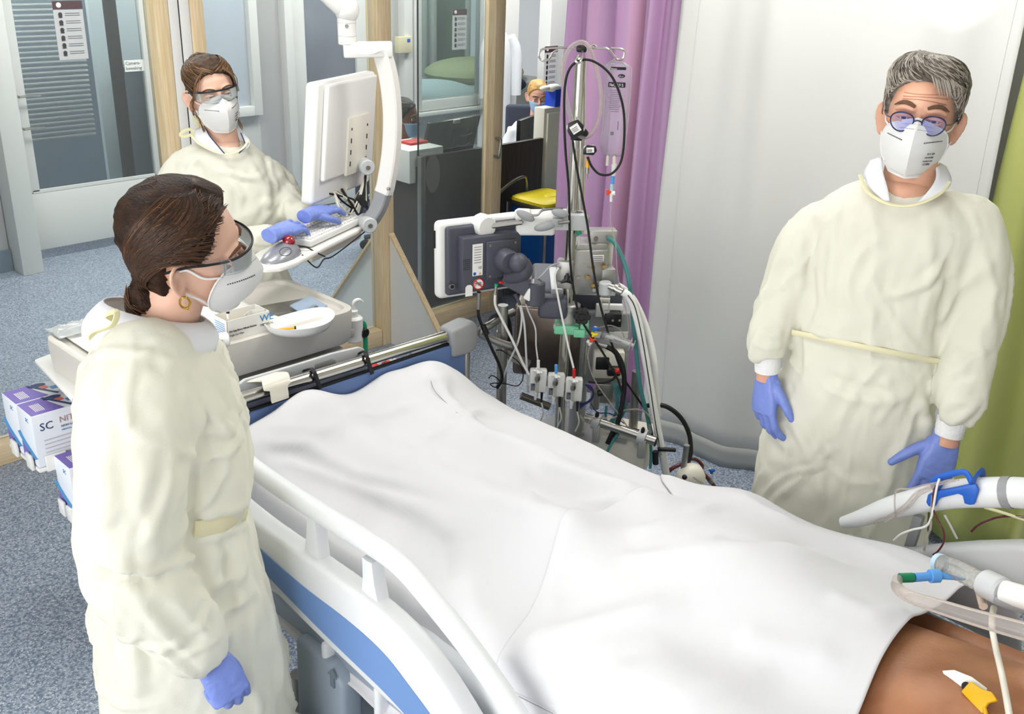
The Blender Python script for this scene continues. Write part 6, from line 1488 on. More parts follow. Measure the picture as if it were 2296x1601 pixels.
# glove boxes in their holder
M['gcard'] = mat('glove_carton', '#e7ebf3', 0.55); M['gpurple'] = mat('glove_purple', '#7d6bbb', 0.55); M['gnavy'] = mat('glove_navy', '#2b3f6e', 0.55); M['gteal'] = mat('glove_teal', '#4c8fc0', 0.55)
def glove_box(o, label, grp, w=0.24, d=0.105, h=0.165):
    t = thing('glove_box', label, 'glove box', o, grp); F = T(*o)
    g = G(); g.box((w / 2, d / 2, h / 2), (w, d, h), F, bev=0.002); g.build('carton', M['gcard'], t)
    g = G(); g.prism([(0.002, 0.002), (w * 0.40, 0.002), (w * 0.33, d * 0.6), (w * 0.30, d - 0.002), (0.002, d - 0.002)], 0.0008, F @ T(0, 0, h)); tp = g.build('purple_top_print', M['gpurple'], t)
    for k in range(6):
        g = G(); g.box((w * (0.10 + 0.02 * k), d * 0.45, h + 0.0012), (0.0022, d * 0.5, 0.0006), F); g.build('text_line', M['paper'], tp)
    g = G(); g.tube([F @ Vector((w * (0.30 + 0.22 * k / 8), d * (1 - k / 8), h + 0.001)) for k in range(9)], 0.003, 6, 1, flat=(0.010, 0.001)); g.build('navy_swoosh', M['gnavy'], t)
    g = G(); g.box((w * 0.45, d * 0.62, h + 0.001), (0.02, 0.02, 0.0008), F); g.build('orange_square', M['orange'], t)
    g = G(); g.box((w * 0.55, d * 0.45, h + 0.001), (0.022, 0.02, 0.0008), F); g.build('blue_square', M['gteal'], t)
    g = G(); g.box((w * 0.8, d * 0.3, h + 0.001), (0.014, 0.01, 0.0008), F); g.build('red_square', M['red'], t)
    g = G(); g.lathe([(0, 0), (1, 0), (1, 0.0008), (0, 0.0008)], F @ T(w * 0.40, d * 0.85, h) @ Matrix.Diagonal((0.026, 0.014, 1, 1)), 20); g.build('size_oval', M['gnavy'], t)
    Ff = F @ fr((0, -0.0006, 0), x=(1, 0, 0), y=(0, 0, 1))
    text('SC', Ff @ T(0.018, h - 0.052, 0), 0.034, M['gnavy'], t, 'brand_lettering'); text('NITRILE', Ff @ T(0.075, h - 0.042, 0), 0.026, mat('grey_red_print', '#b08a8a', 0.6), t, 'brand_lettering')
    text('NON LATEX - POWDER FREE', Ff @ T(0.078, h - 0.058, 0), 0.0095, M['gnavy'], t); text('MEDICAL EXAMINATION GLOVES', Ff @ T(0.078, h - 0.069, 0), 0.007, M['gteal'], t)
    for k in range(5):
        g = G(); g.box((0.10, -0.001, h - 0.084 - 0.013 * k), (0.15, 0.0012, 0.003), F); g.build('text_line', M['lgrey'], t)
    Fs = F @ fr((-0.0006, d, 0), x=(0, -1, 0), y=(0, 0, 1))
    g = G(); g.prism([(0.004, 0.004), (d * 0.55, 0.004), (d - 0.004, 0.03), (d * 0.6, 0.04), (0.004, 0.075)], 0.0008, Fs); g.build('purple_side_print', M['gpurple'], t)
    g = G(); g.tube([Fs @ Vector((d * q / 8, 0.085 - 0.055 * (q / 8) ** 0.7, 0.001)) for q in range(9)], 0.004, 6, 1, flat=(0.012, 0.001)); g.build('teal_swoosh', M['gteal'], t)
    text('SC', Fs @ T(d * 0.55, h - 0.03, 0), 0.018, M['gteal'], t, 'brand_lettering')
    return t
glove_box((0.885, 2.715, 0.640), 'purple and white glove box in front, upper row at the trolley side', 'glove boxes on the trolley')
glove_box((0.885, 2.825, 0.640), 'purple and white glove box behind, upper row at the trolley side', 'glove boxes on the trolley')
glove_box((0.925, 2.60, 0.505), 'purple and white glove box in the lower holder half hidden by the gown', 'glove boxes on the trolley')
gh = thing('glove_box_holder', 'white holder trays carrying the glove boxes', 'holder', (0.98, 2.75, 0.5))
for (x0, y0, z0, w_, d_) in ((0.882, 2.712, 0.625, 0.246, 0.222), (0.922, 2.597, 0.490, 0.246, 0.108)):
    g = G(); g.box((x0 + w_ / 2, y0 + d_ / 2, z0 + 0.006), (w_, d_, 0.012), bev=0.003)
    for q in (0.2, 0.7):
        g.box((x0 - 0.006, y0 + d_ * q, z0 + 0.025), (0.01, 0.04, 0.05), bev=0.004)
    g.box((x0 + 0.05, y0 - 0.005, z0 + 0.025), (0.06, 0.008, 0.05), bev=0.003); g.build('tray', M['white'], gh)
g = G(); g.box((1.06, 2.79, 0.62), (0.10, 0.02, 0.3), bev=0.003); g.box((1.07, 2.715, 0.5), (0.06, 0.1, 0.02)); g.build('bracket', M['white'], gh)
# ================================================================== drip stand and heart-lung support tower
EX, EY = 2.27, 1.93
EP = VPl(EX, EY)                                   # upright plane through the pole, facing the camera
eu, ev = EP.u, EP.v
def q(x, y, v=0.0): return EP(x, y, v)
def pbox(x0, y0, x1, y1, v, dep, name, m, parent, yaw=0.0, bev=0.004, seg=2, g=None, build=True):
    """box whose camera-side face fills a pixel rectangle at v metres in front of the pole; yaw turns it to the right"""
    a, b = q(x0, (y0 + y1) / 2, v), q(x1, (y0 + y1) / 2, v); tpt, bpt = q((x0 + x1) / 2, y0, v), q((x0 + x1) / 2, y1, v)
    w = (b - a).length / max(0.3, math.cos(math.radians(yaw))); h = tpt.z - bpt.z; c = (tpt + bpt) / 2
    X = eu * math.cos(math.radians(yaw)) - ev * math.sin(math.radians(yaw)); F = fr(c, x=X, z=(0, 0, 1))
    g = g or G(); g.box((0, dep / 2, 0), (w, dep, h), F, bev=bev, seg=seg)
    return (g.build(name, m, parent) if build else g), F, w, h
def ptube(pts, r, name, m, parent=None, n=8, res=6, label=None, cat=None, grp=None):
    g = G(); g.tube([q(*p) for p in pts], r, n, res); o = g.build(name, m, parent)
    if label: tag(o, label, cat, grp)
    return o
# ---- the stand itself
ds = thing('drip_stand', 'tall chrome drip stand carrying hooks and clamps', 'drip stand', (EX, EY, 0))
g = G(); g.cyl((EX, EY, 0.10), (EX, EY, q(1300, 128).z), 0.0175, n=24); g.build('pole', M['chrome'], ds)
g = G(); g.cyl(q(1301, 470), q(1304, 128), 0.0135, n=20); g.build('inner_pole', M['chrome'], ds)
for k in range(5):
    a = 2 * math.pi * k / 5 + 0.3; g = G(); g.tube([(EX, EY, 0.11), (EX + 0.15 * math.cos(a), EY + 0.15 * math.sin(a), 0.10), (EX + 0.26 * math.cos(a), EY + 0.26 * math.sin(a), 0.075)], 0.013, 8, 4); lg = g.build('foot', M['steel'], ds)
    g = G(); e = Vector((EX + 0.26 * math.cos(a), EY + 0.26 * math.sin(a), 0.034)); g.cyl(e + Vector((-0.012, 0, 0)), e + Vector((0.012, 0, 0)), 0.034, n=16, bev=0.006); g.build('caster', M['rubber'], lg)
pbox(1292, 103, 1316, 118, 0.02, 0.04, 'top_cap', M['black'], ds, bev=0.006)
for pts in ([(1296, 107, 0.0), (1262, 107, 0.0), (1232, 108, 0.0), (1214, 112, 0.0), (1208, 124, 0.0), (1216, 136, 0.0), (1230, 133, 0.0), (1240, 118, 0.0), (1250, 111, 0.0)],
            [(1312, 107, 0.0), (1340, 108, 0.0), (1362, 109, 0.0), (1374, 122, 0.0), (1384, 133, 0.0), (1396, 132, 0.0), (1400, 118, 0.0), (1394, 110, 0.0), (1370, 108, 0.0)],
            [(1305, 112, 0.01), (1306, 122, 0.08), (1302, 136, 0.14), (1296, 142, 0.15), (1290, 136, 0.14), (1296, 124, 0.10)],
            [(1305, 110, -0.01), (1320, 104, -0.08), (1330, 100, -0.13), (1338, 106, -0.14)]):
    g = G(); g.tube([q(*p) for p in pts], 0.0032, 8, 6); g.build('bag_hook', M['chrome'], ds)
pbox(1280, 306, 1306, 316, 0.02, 0.05, 'cable_clamp', M['black'], ds)
# ---- saline bag
bg = thing('saline_bag', 'clear saline bag hanging from the drip stand hook', 'infusion bag', q(1380, 360))
M['bagfilm'] = clear('bag_film', '#f2f0f4', 0.16, 0.12, '#efecf2')
prof = [(140, 1368, 1402), (146, 1358, 1412), (152, 1356, 1417), (200, 1355, 1415), (280, 1350, 1408), (310, 1346, 1404), (330, 1345, 1402), (342, 1350, 1398), (350, 1356, 1394)]
g = G(); rings = []
for i, (y, a, b) in enumerate(prof):
    t_ = i / (len(prof) - 1); th = 0.004 + 0.016 * math.sin(math.pi * min(1, max(0, (t_ - 0.05) / 0.95)) ** 1.0)
    c = (q(a, y) + q(b, y)) / 2; w = (q(b, y) - q(a, y)).length / 2
    rings.append([c + eu * (w * superell(k / 28 * 2 * math.pi, 2.0)[0]) + ev * (th * superell(k / 28 * 2 * math.pi, 2.0)[1]) for k in range(28)])
g.loft(rings); me = g.mesh('film'); link('film', me, M['bagfilm'], bg, 180)
g = G(); g.tube([q(1382, 128), q(1374, 136), q(1366, 142), q(1360, 150), q(1400, 152), q(1398, 142), q(1390, 135), q(1382, 128)], 0.003, 6, 4); g.build('hanging_tab', M['clearpl'], bg)
Fb2 = fr(q(1366, 190, 0.022), x=eu, y=(0, 0, 1))
sc = (q(1402, 190) - q(1366, 190)).length / 36
g = G(); g.box((17 * sc, 0.5 * sc, 0), (38 * sc, 11 * sc, 0.0008), Fb2); g.build('label_band', M['ink'], bg)
text('NaCl 0,9 %', Fb2 @ T(0.5 * sc, -3 * sc, 0.0006), 9.5 * sc, M['paper'], bg, 'label_lettering', 0.0002, sx=0.72)
g = G(); g.box((18 * sc, 36 * sc, 0), (34 * sc, 6 * sc, 0.0008), Fb2); g.build('name_band', M['ink'], bg)
text('Baxter', Fb2 @ T(2 * sc, 33.5 * sc, 0.0006), 5 * sc, M['paper'], bg, 'label_lettering', 0.0002)
g = G(); g.lathe([(0, 0), (1, 0), (1, 0.0006), (0, 0.0006)], Fb2 @ T(26 * sc, 20 * sc, 0) @ Matrix.Diagonal((8 * sc, 4 * sc, 1, 1)), 16); g.build('oval_mark', M['ink'], bg)
text('500 ml', Fb2 @ T(20 * sc, 18.3 * sc, 0.0007), 3.6 * sc, M['paper'], bg, 'label_lettering', 0.0002)
for k in range(12):
    g = G(); g.box(((14 + (k % 3)) * sc, (-12 - 4.2 * k) * sc, 0), ((28 - 3 * (k % 4)) * sc, 1.1 * sc, 0.0006), Fb2); g.build('text_line', M['inkgrey'], bg)
for k in range(6):
    g = G(); g.box((35 * sc, (-14 - 9 * k) * sc, 0), (3 * sc, 1 * sc, 0.0006), Fb2); g.build('scale_mark', M['inkgrey'], bg)
g = G(); g.box((26 * sc, -90 * sc, -0.004), (1.6 * sc, 20 * sc, 0.0008), Fb2); g.build('scale_bar', M['ink'], bg)
g = G(); g.box((14 * sc, -108 * sc, -0.003), (7 * sc, 8 * sc, 0.0008), Fb2); g.build('code_patch', M['inkgrey'], bg)
g = G(); g.cyl(q(1363, 345), q(1361, 371), 0.0045, n=12); g.build('port', M['offwhite'], bg)
g = G(); g.cyl(q(1378, 345), q(1377, 372), 0.0055, n=12); g.build('port', M['offwhite'], bg)
iv = thing('infusion_line', 'thin infusion line with blue connector and orange tap below the saline bag', 'infusion line', q(1374, 430))
g = G(); g.cyl(q(1377, 368), q(1375, 394), 0.008, 0.006, n=14); g.build('drip_chamber', M['white'], iv)
g = G(); g.cyl(q(1374, 394), q(1373, 412), 0.006, n=12); g.build('blue_connector', M['lblue'], iv)
g = G(); g.cyl(q(1372, 412), q(1371, 426), 0.005, n=12); g.build('pale_connector', mat('aqua_plastic', '#a9d8dc', 0.3), iv)
g = G(); g.cyl(q(1371, 426), q(1370, 452), 0.0045, n=12); g.cyl(q(1370, 434), q(1379, 433), 0.0065, n=12); g.build('tap_body', M['white'], iv)
g = G(); c0 = q(1364, 431, 0.004)
for k in range(3):
    a = 2.2 + k * 2.09; g.tube([c0, c0 + eu * (0.008 * math.cos(a)) + Vector((0, 0, 0.009 * math.sin(a)))], [0.005, 0.004], 8, 2)
g.build('tap_handle', M['orange'], iv)
ptube([(1370, 452), (1369, 500), (1380, 545), (1384, 610), (1395, 660), (1408, 720), (1408, 780)], 0.0017, 'tube', M['cleartube'], iv)
# ---- clear tubing loop and its clips
tl_ = thing('clear_tubing_loop', 'loop of wide clear tubing hung over the drip stand top', 'tubing', q(1300, 200))
ptube([(1263, 185, 0.03), (1262, 150, 0.03), (1275, 112, 0.03), (1298, 95, 0.02), (1318, 103, 0.02), (1336, 150, 0.02), (1347, 205, 0.03), (1344, 260, 0.03), (1330, 295, 0.03), (1310, 308, 0.04), (1290, 296, 0.05), (1282, 268, 0.04)], 0.0062, 'tube', M['cleartube'], tl_, 12)
ptube([(1264, 182, 0.03), (1268, 215, 0.03), (1276, 250, 0.03), (1283, 275, 0.03)], 0.0065, 'connector', M['clearpl'], tl_, 12)
def sensor(x, y, v, sx, sy, label, ang):
    t = thing('flow_sensor', label, 'sensor', q(x, y, v)); F = fr(q(x, y, v), x=eu, z=(0, 0, 1)) @ R('Y', ang)
    g = G(); g.box((0, 0, 0), (sx, 0.022, sy), F, bev=0.006); g.build('body', M['white'], t)
    g = G(); g.prism([(-sx * 0.55, -sy * 0.45), (sx * 0.3, -sy * 0.6), (sx * 0.6, -sy * 0.1), (sx * 0.5, sy * 0.5), (-sx * 0.2, sy * 0.65), (-sx * 0.5, sy * 0.2)], 0.012, F @ R('X', 90) @ T(0, 0, 0.008), bev=0.003); g.build('cap', M['black'], t)
    g = G(); g.box((0.002, -0.022, 0.002), (sx * 0.6, 0.002, sy * 0.6), F); g.build('label_patch', M['paper'], t)
    for k in range(3):
        g = G(); g.box((0.0, -0.0235, sy * (0.15 - 0.12 * k)), (sx * 0.4, 0.001, 0.0012), F); g.build('print_line', M['ink'], t)
    return t
sensor(1290, 288, 0.05, 0.044, 0.040, 'white and black sensor clip on the stand pole', -35)
sensor(1322, 335, 0.05, 0.036, 0.024, 'small white and black sensor clip hanging by the yellow connector', -5)
ptube([(1302, 292, 0.045), (1312, 298, 0.04), (1306, 306, 0.03)], 0.010, 'clamp_jaw', M['black'], ds)
yc = thing('yellow_connector', 'yellow and steel connector hanging beside the pole', 'connector', q(1318, 372, 0.05))
g = G(); g.cyl(q(1319, 352, 0.05), q(1317, 376, 0.05), 0.0055, n=14); g.build('sleeve', M['amber'], yc); g = G(); g.cyl(q(1317, 376, 0.05), q(1316.5, 388, 0.05), 0.0062, n=14); g.cyl(q(1316.5, 388, 0.05), q(1316, 400, 0.05), 0.003, n=10); g.build('plug', M['steel'], yc)
# ---- black cables looping over the pole
ptube([(1317, 352, 0.06), (1328, 375, 0.06), (1346, 391, 0.06), (1372, 389, 0.06), (1393, 360, 0.06), (1400, 300, 0.06), (1396, 235, 0.06), (1374, 175, 0.06), (1340, 142, 0.06), (1308, 134, 0.06), (1280, 150, 0.06), (1267, 190, 0.06), (1265, 260, 0.06), (1268, 340, 0.06), (1275, 420, 0.06), (1277, 500, 0.06), (1278, 580, 0.05), (1288, 660, 0.05), (1305, 720, 0.05), (1345, 780, 0.05), (1380, 840, 0.05), (1395, 880, 0.05)],
      0.0036, 'sensor_cable', M['rubber'], label='black cable looping from the sensor clip over the pole top', cat='cable')
ptube([(1284, 315, 0.05), (1292, 370, 0.05), (1305, 440, 0.05), (1318, 510, 0.05), (1330, 600, 0.06), (1345, 680, 0.06), (1365, 750, 0.05), (1385, 810, 0.03), (1400, 850, 0.02), (1420, 880, 0.02), (1450, 925, 0.02), (1460, 960, 0.02), (1464, 990, 0.02)],
      0.0036, 'sensor_cable', M['rubber'], label='black cable running straight down beside the pole', cat='cable')
# ---- holder head with white knob on the rod
hh = thing('holder_head', 'white plastic holder head with grey clamps and round knob on the stand', 'holder', q(1200, 500))
pbox(1160, 486, 1246, 530, 0.06, 0.10, 'body', M['white'], hh, 10, 0.010, 3)
pbox(1240, 482, 1318, 518, 0.04, 0.08, 'body_extension', M['lgrey'], hh, 6, 0.006)
pbox(1155, 475, 1190, 498, 0.075, 0.05, 'white_shoulder', M['white'], hh, 0, 0.008, 3)
g = G(); g.cyl(q(1100, 507, 0.09), q(1170, 498, 0.08), 0.0085, n=18); g.build('rod', M['chrome'], hh)
g = G(); c0 = q(1082, 505, 0.085); ax = (q(1100, 503, 0.1) - c0).normalized()
g.lathe([(0, -0.02), (0.030, -0.02), (0.035, -0.014), (0.035, 0.022), (0.030, 0.028), (0, 0.028)], fr(c0, y=(0, 0, 1), z=(eu * 0.62 + ev * 0.75)), 12); g.build('round_knob', M['white'], hh)
for x, y, w_, a in ((1178, 484, 0.030, 25), (1222, 508, 0.034, -15), (1256, 478, 0.026, 10)):
    g = G(); g.ell((0, 0, 0), (w_, 0.012, 0.013), fr(q(x, y, 0.09), x=eu, z=(0, 0, 1)) @ R('Y', a)); g.build('clamp_lever', M['grey'], hh)
ptube([(1188, 483, 0.09), (1205, 482, 0.09), (1216, 472, 0.08), (1240, 468, 0.06), (1262, 466, 0.04)], 0.0035, 'wire_handle', M['steel'], hh)
pbox(1238, 490, 1262, 510, 0.095, 0.03, 'screw_block', M['grey'], hh, 0, 0.003)
g = G(); g.cyl(q(1252, 500, 0.10), q(1276, 497, 0.09), 0.005, n=12); g.build('screw', M['steel'], hh)
pbox(1285, 486, 1322, 500, 0.0, 0.04, 'end_bar', M['steel'], hh, 0, 0.002)
pbox(1296, 496, 1318, 525, -0.02, 0.02, 'label_plate', M['offwhite'], hh, 0, 0.002)
g = G(); g.cyl(q(1294, 514, 0.02), q(1300, 526, 0.02), 0.008, n=12); g.build('green_plug', M['green'], hh)
ptube([(1298, 526, 0.02), (1298, 545, 0.0), (1290, 560, -0.02)], 0.004, 'white_lead', M['whitetube'], hh)
# ---- display turned away, slate housing with white bezel
mn = thing('tower_display', 'slate grey display seen from behind on the tower arm', 'monitor', q(1070, 640))
my = 34.0; RX = eu * math.cos(math.radians(my)) - ev * math.sin(math.radians(my))
b0 = q(984, 674, 0.16); r_ = ray(983, 500); nrmM = ev * math.cos(math.radians(my)) + eu * math.sin(math.radians(my))
t0 = EYE + r_ * ((b0 - EYE).dot(nrmM) / r_.dot(nrmM)); UPM = (t0 - b0); hM = UPM.length; UPM.normalize()
FM = Matrix((RX, -nrmM, UPM)).transposed().to_4x4(); FM.translation = b0; wM = 0.285
g = G(); g.box((wM / 2, 0.022, hM / 2), (wM, 0.04, hM), FM, bev=0.016, seg=4); g.build('bezel', M['white'], mn)
g = G(); g.box((wM / 2 + 0.006, -0.002, hM / 2), (wM - 0.030, 0.026, hM - 0.028), FM, bev=0.010, seg=3); g.build('back_shell', M['dgrey'], mn)
g = G(); g.box((wM / 2 + 0.012, -0.030, hM / 2 - 0.004), (wM - 0.085, 0.045, hM - 0.075), FM, bev=0.006, seg=2); hs = g.build('electronics_housing', M['dgrey'], mn)
g = G(); g.box((0.010, -0.0005, hM * 0.77), (0.012, 0.004, 0.055), FM @ T(-0.011, 0.022, 0), bev=0.002); g.build('side_slot', M['black'], mn)
g = G(); g.box((wM * 0.64, -0.056, hM * 0.52), (0.105, 0.012, 0.115), FM, bev=0.004); vm = g.build('mount_plate', M['dgrey'], mn)
for a, b in ((-0.043, -0.048), (0.043, -0.048), (-0.043, 0.048), (0.043, 0.048)):
    g = G(); p = FM @ Vector((wM * 0.64 + a, -0.062, hM * 0.52 + b)); g.cyl(p, p + nrmM * 0.003, 0.004, n=10); g.build('screw', M['steel'], vm)
lx, lz = wM * 0.36, hM * 0.50
g = G(); g.box((lx, -0.0535, lz + 0.01), (0.034, 0.0015, 0.098), FM); lb = g.build('rating_label', M['paper'], mn)
for k in range(7):
    g = G(); g.box((lx, -0.0548, lz + 0.05 - 0.008 * k), (0.024, 0.0006, 0.0016), FM); g.build('text_line', M['inkgrey'], lb)
text('CE', FM @ fr((lx + 0.002, -0.0549, lz - 0.018), x=(1, 0, 0), y=(0, 0, 1)), 0.010, M['ink'], lb, ext=0.0002)
g = G(); g.prism([(0, 0), (0.008, 0), (0.004, 0.008)], 0.0008, FM @ fr((lx + 0.004, -0.0545, lz - 0.036), x=(1, 0, 0), y=(0, 0, 1))); g.build('warning_triangle', M['amber'], lb)
g = G(); g.lathe([(0, 0), (0.005, 0), (0.005, 0.0008), (0, 0.0008)], FM @ fr((lx - 0.010, -0.0545, lz - 0.032), x=(1, 0, 0), y=(0, 0, 1)), 14); g.build('blue_mark', M['blue'], lb)
Fmr = FM @ fr((lx + 0.004, -0.0537, lz - 0.066), x=(1, 0, 0), y=(0, 0, 1))
g = G(); g.lathe([(0, 0), (0.018, 0), (0.018, 0.0008), (0, 0.0008)], Fmr, 28); mr = g.build('mr_sign', M['paper'], mn)
text('MR', Fmr @ T(-0.012, -0.006, 0.001), 0.017, M['ink'], mr, ext=0.0002)
g = G(); g.tube([Fmr @ Vector((0.0165 * math.cos(a), 0.0165 * math.sin(a), 0.001)) for a in [2 * math.pi * k / 28 for k in range(29)]], 0.0018, 6, 1); g.tube([Fmr @ Vector((-0.012, 0.012, 0.0018)), Fmr @ Vector((0.012, -0.012, 0.0018))], [0.0015, 0.0015], 6, 1); g.build('red_ring', M['red'], mr)
for k in range(12):
    for j in range(2):
        g = G(); g.box((wM * 0.155 + j * 0.006, -0.0535 + 0.019, hM * 0.72 - k * 0.006), (0.004, 0.001, 0.002), FM)
for k in range(24):
    g = G(); p = FM @ Vector((wM * 0.20 + 0.006 * (k % 4), -0.0532, hM * 0.56 - 0.006 * (k // 4))); g.box((0, 0, 0), (0.003, 0.001, 0.002), FM.to_3x3().to_4x4() if False else fr(p, x=RX, z=(0, 0, 1))); g.build('vent_hole', M['ink'], hs)
g = G(); p = FM @ Vector((wM * 0.12, -0.016, hM * 0.19)); g.cyl(p, p + nrmM * 0.006, 0.009, n=18); jk = g.build('socket', M['steel'], mn); g = G(); g.cyl(p + nrmM * 0.006, p + nrmM * 0.007, 0.006, n=14); g.build('socket_hole', M['ink'], jk)
g = G(); g.prism([(-0.012, -0.018), (0.012, -0.018), (0.012, 0.010), (0.006, 0.017), (-0.006, 0.017), (-0.012, 0.010)], 0.001, FM @ fr((wM * 0.26, -0.0535, hM * 0.16), x=(1, 0, 0), y=(0, 0, 1))); g.build('white_badge', M['paper'], mn)
# swivel arm
p = FM @ Vector((wM * 0.66, -0.06, hM * 0.52))
g = G(); g.lathe([(0, 0), (0.036, 0), (0.036, 0.03), (0.030, 0.045), (0, 0.045)], fr(p, y=(0, 0, 1), z=nrmM), 24); g.ell(p + nrmM * 0.055 + RX * 0.02, (0.03, 0.03, 0.03)); g.build('swivel', M['dgrey'], mn)
j0 = p + nrmM * 0.055 + RX * 0.03; j1 = q(1140, 622, 0.10); j2 = q(1200, 655, 0.10); j3 = q(1232, 690, 0.07)
g = G(); g.tube([j0, j0 + Vector((0, 0, -0.03)) + RX * 0.01, j1], [0.026, 0.026, 0.024], 16, 4); g.build('drop_tube', M['dgrey'], mn)
g = G(); dv = (j2 - j1); g.box((0, 0, 0), (dv.length + 0.03, 0.04, 0.05), fr((j1 + j2) / 2, x=dv, z=(0, 0, 1)), bev=0.006); g.build('arm', M['dgrey'], mn)
g = G(); g.box((0, 0, 0), (0.03, 0.052, 0.058), fr(j1.lerp(j2, 0.88), x=dv, z=(0, 0, 1)), bev=0.006); g.build('arm_sleeve', M['white'], mn)
g = G(); g.cyl(j2 + Vector((0, 0, 0.035)), j2 + Vector((0.0, 0, -0.04)), 0.03, n=20, bev=0.005); g.build('elbow', M['dgrey'], mn)
pbox(1206, 672, 1272, 718, 0.075, 0.07, 'pole_bracket', M['dgrey'], mn, 0, 0.014, 3)
# ---- collar with black lobed knob
cl = thing('pole_collar', 'cast aluminium collar with black lobed knob on the pole', 'clamp', q(1275, 700))
g = G(); g.cyl(q(1274, 745, 0), q(1276, 680, 0), 0.029, n=24, bev=0.004); g.lathe([(0.027, 0), (0.036, 0), (0.036, 0.012), (0.027, 0.012)], T(*q(1276, 690)), 24); g.build('sleeve', M['alu'], cl)
g = G(); c0 = q(1305, 708, 0.05); F = fr(c0, x=eu, z=ev)
for k in range(6):
    a = math.pi * k / 3; g.cyl(F @ Vector((0.016 * math.cos(a), 0.016 * math.sin(a), -0.012)), F @ Vector((0.016 * math.cos(a), 0.016 * math.sin(a), 0.014)), 0.011, n=14, bev=0.003)
g.cyl(F @ Vector((0, 0, -0.03)), F @ Vector((0, 0, 0.014)), 0.016, n=16, bev=0.003); g.build('lobed_knob', M['black'], cl)
br = thing('pole_bracket_plate', 'light metal bracket with black star knob on the pole', 'bracket', q(1262, 615))
pbox(1246, 587, 1282, 648, 0.035, 0.045, 'plate', M['alu'], br, -8, 0.003)
for y in (603, 635):
    g = G(); c0 = q(1252, y, 0.037); g.cyl(c0, c0 + ev * 0.002, 0.006, n=14); g.build('bolt', M['steel'], br)
g = G(); c0 = q(1271, 627, 0.06)
for k in range(3):
    a = 1.57 + k * 2.094; g.tube([c0, c0 + eu * (0.02 * math.cos(a)) + Vector((0, 0, 0.02 * math.sin(a)))], [0.009, 0.004], 8, 2)
g.cyl(c0 - ev * 0.03, c0 + ev * 0.004, 0.009, n=12); g.build('star_knob', M['black'], br)
# ---- gas blender
gb = thing('gas_blender', 'aluminium gas blender block with water trap behind the pole', 'gas blender', q(1335, 610))
pbox(1284, 562, 1362, 660, -0.04, 0.09, 'block', M['alu'], gb, 14, 0.004)
pbox(1288, 548, 1362, 566, -0.05, 0.09, 'top_block', M['alu'], gb, 14, 0.004)
pbox(1322, 518, 1384, 546, -0.07, 0.05, 'manifold', M['alu'], gb, 10, 0.003)
pbox(1342, 542, 1374, 610, -0.09, 0.04, 'cream_housing', M['offwhite'], gb, 10, 0.004)
pbox(1350, 604, 1380, 640, -0.045, 0.05, 'outlet_block', M['alu'], gb, 14, 0.003)
pbox(1328, 572, 1354, 586, -0.035, 0.002, 'label_plate', M['paper'], gb, 14, 0)
for k in range(3):
    pbox(1330, 575 + 4 * k, 1352, 576.4 + 4 * k, -0.033, 0.002, 'text_line', M['inkgrey'], gb, 14, 0)
for x, y in ((1330, 602), (1354, 598), (1330, 640), (1296, 622), (1318, 622), (1332, 650)):
    g = G(); c0 = q(x, y, -0.03); g.cyl(c0 - ev * 0.03, c0 + ev * 0.004, 0.006, n=12); g.build('bolt', mat('brass', '#a98a55', 0.35, 1.0) if x % 4 == 2 else M['steel'], gb)
g = G(); c0 = q(1336, 536, -0.06); g.cyl(c0 - ev * 0.02, c0 + ev * 0.006, 0.007, n=12); g.build('port', M['darksteel'], gb)
g = G(); g.cyl(q(1357, 632, 0.0), q(1357, 660, 0.0), 0.020, n=24, bev=0.003); wt = g.build('trap_head', M['lgrey'], gb)
g = G(); g.cyl(q(1357, 660, 0.0), q(1358, 700, 0.0), 0.0155, 0.013, n=24); g.build('trap_bowl', M['clearpl'], wt)
pbox(1343, 668, 1368, 676, 0.018, 0.002, 'caution_strip', M['offwhite'], wt, 0, 0)
text('CAUTION', fr(q(1345, 675, 0.0215), x=eu, y=(0, 0, 1)), 0.0085, M['ink'], wt, ext=0.0002)
g = G(); g.cyl(q(1366, 642, 0.01), q(1396, 655, 0.03), 0.011, n=16); g.cyl(q(1378, 645, 0.015), q(1384, 649, 0.02), 0.014, n=16); g.build('hose_coupling', M['chrome'], gb)
g = G(); g.cyl(q(1340, 636, -0.02), q(1352, 638, 0.0), 0.009, n=14); g.build('elbow', M['steel'], gb)
ptube([(1364, 535, -0.06), (1378, 545, -0.04), (1398, 585, -0.02), (1412, 640, 0.0), (1420, 720, 0.0), (1428, 800, 0.02), (1436, 870, 0.03), (1452, 935, 0.03), (1456, 960, 0.03)], 0.0072, 'oxygen_tube', M['tealtube'], None, 10, 6, 'teal tube curving down from the gas blender', 'tube')
ptube([(1384, 640, -0.03), (1400, 650, -0.03), (1425, 680, -0.03), (1450, 740, -0.02), (1466, 810, 0.0), (1470, 880, 0.0), (1478, 930, 0.0)], 0.0112, 'air_hose', M['whitetube'], None, 12, 6, 'thick white hose on the outer side bowing out from the blender', 'hose')
ptube([(1396, 654, 0.03), (1412, 668, 0.03), (1430, 720, 0.03), (1446, 800, 0.04), (1460, 880, 0.05), (1474, 960, 0.06), (1486, 1020, 0.07), (1497, 1085, 0.07)], 0.0125, 'air_hose', M['whitetube'], None, 12, 6, 'thick white hose running from the chrome coupling down to the bed edge', 'hose')
ptube([(1408, 662, 0.045), (1424, 690, 0.05), (1440, 760, 0.05), (1455, 850, 0.06), (1470, 950, 0.07), (1483, 1020, 0.08)], 0.0016, 'thin_cable', M['rubber'], None, 6, 6, 'thin black cable running along the white hose', 'cable')
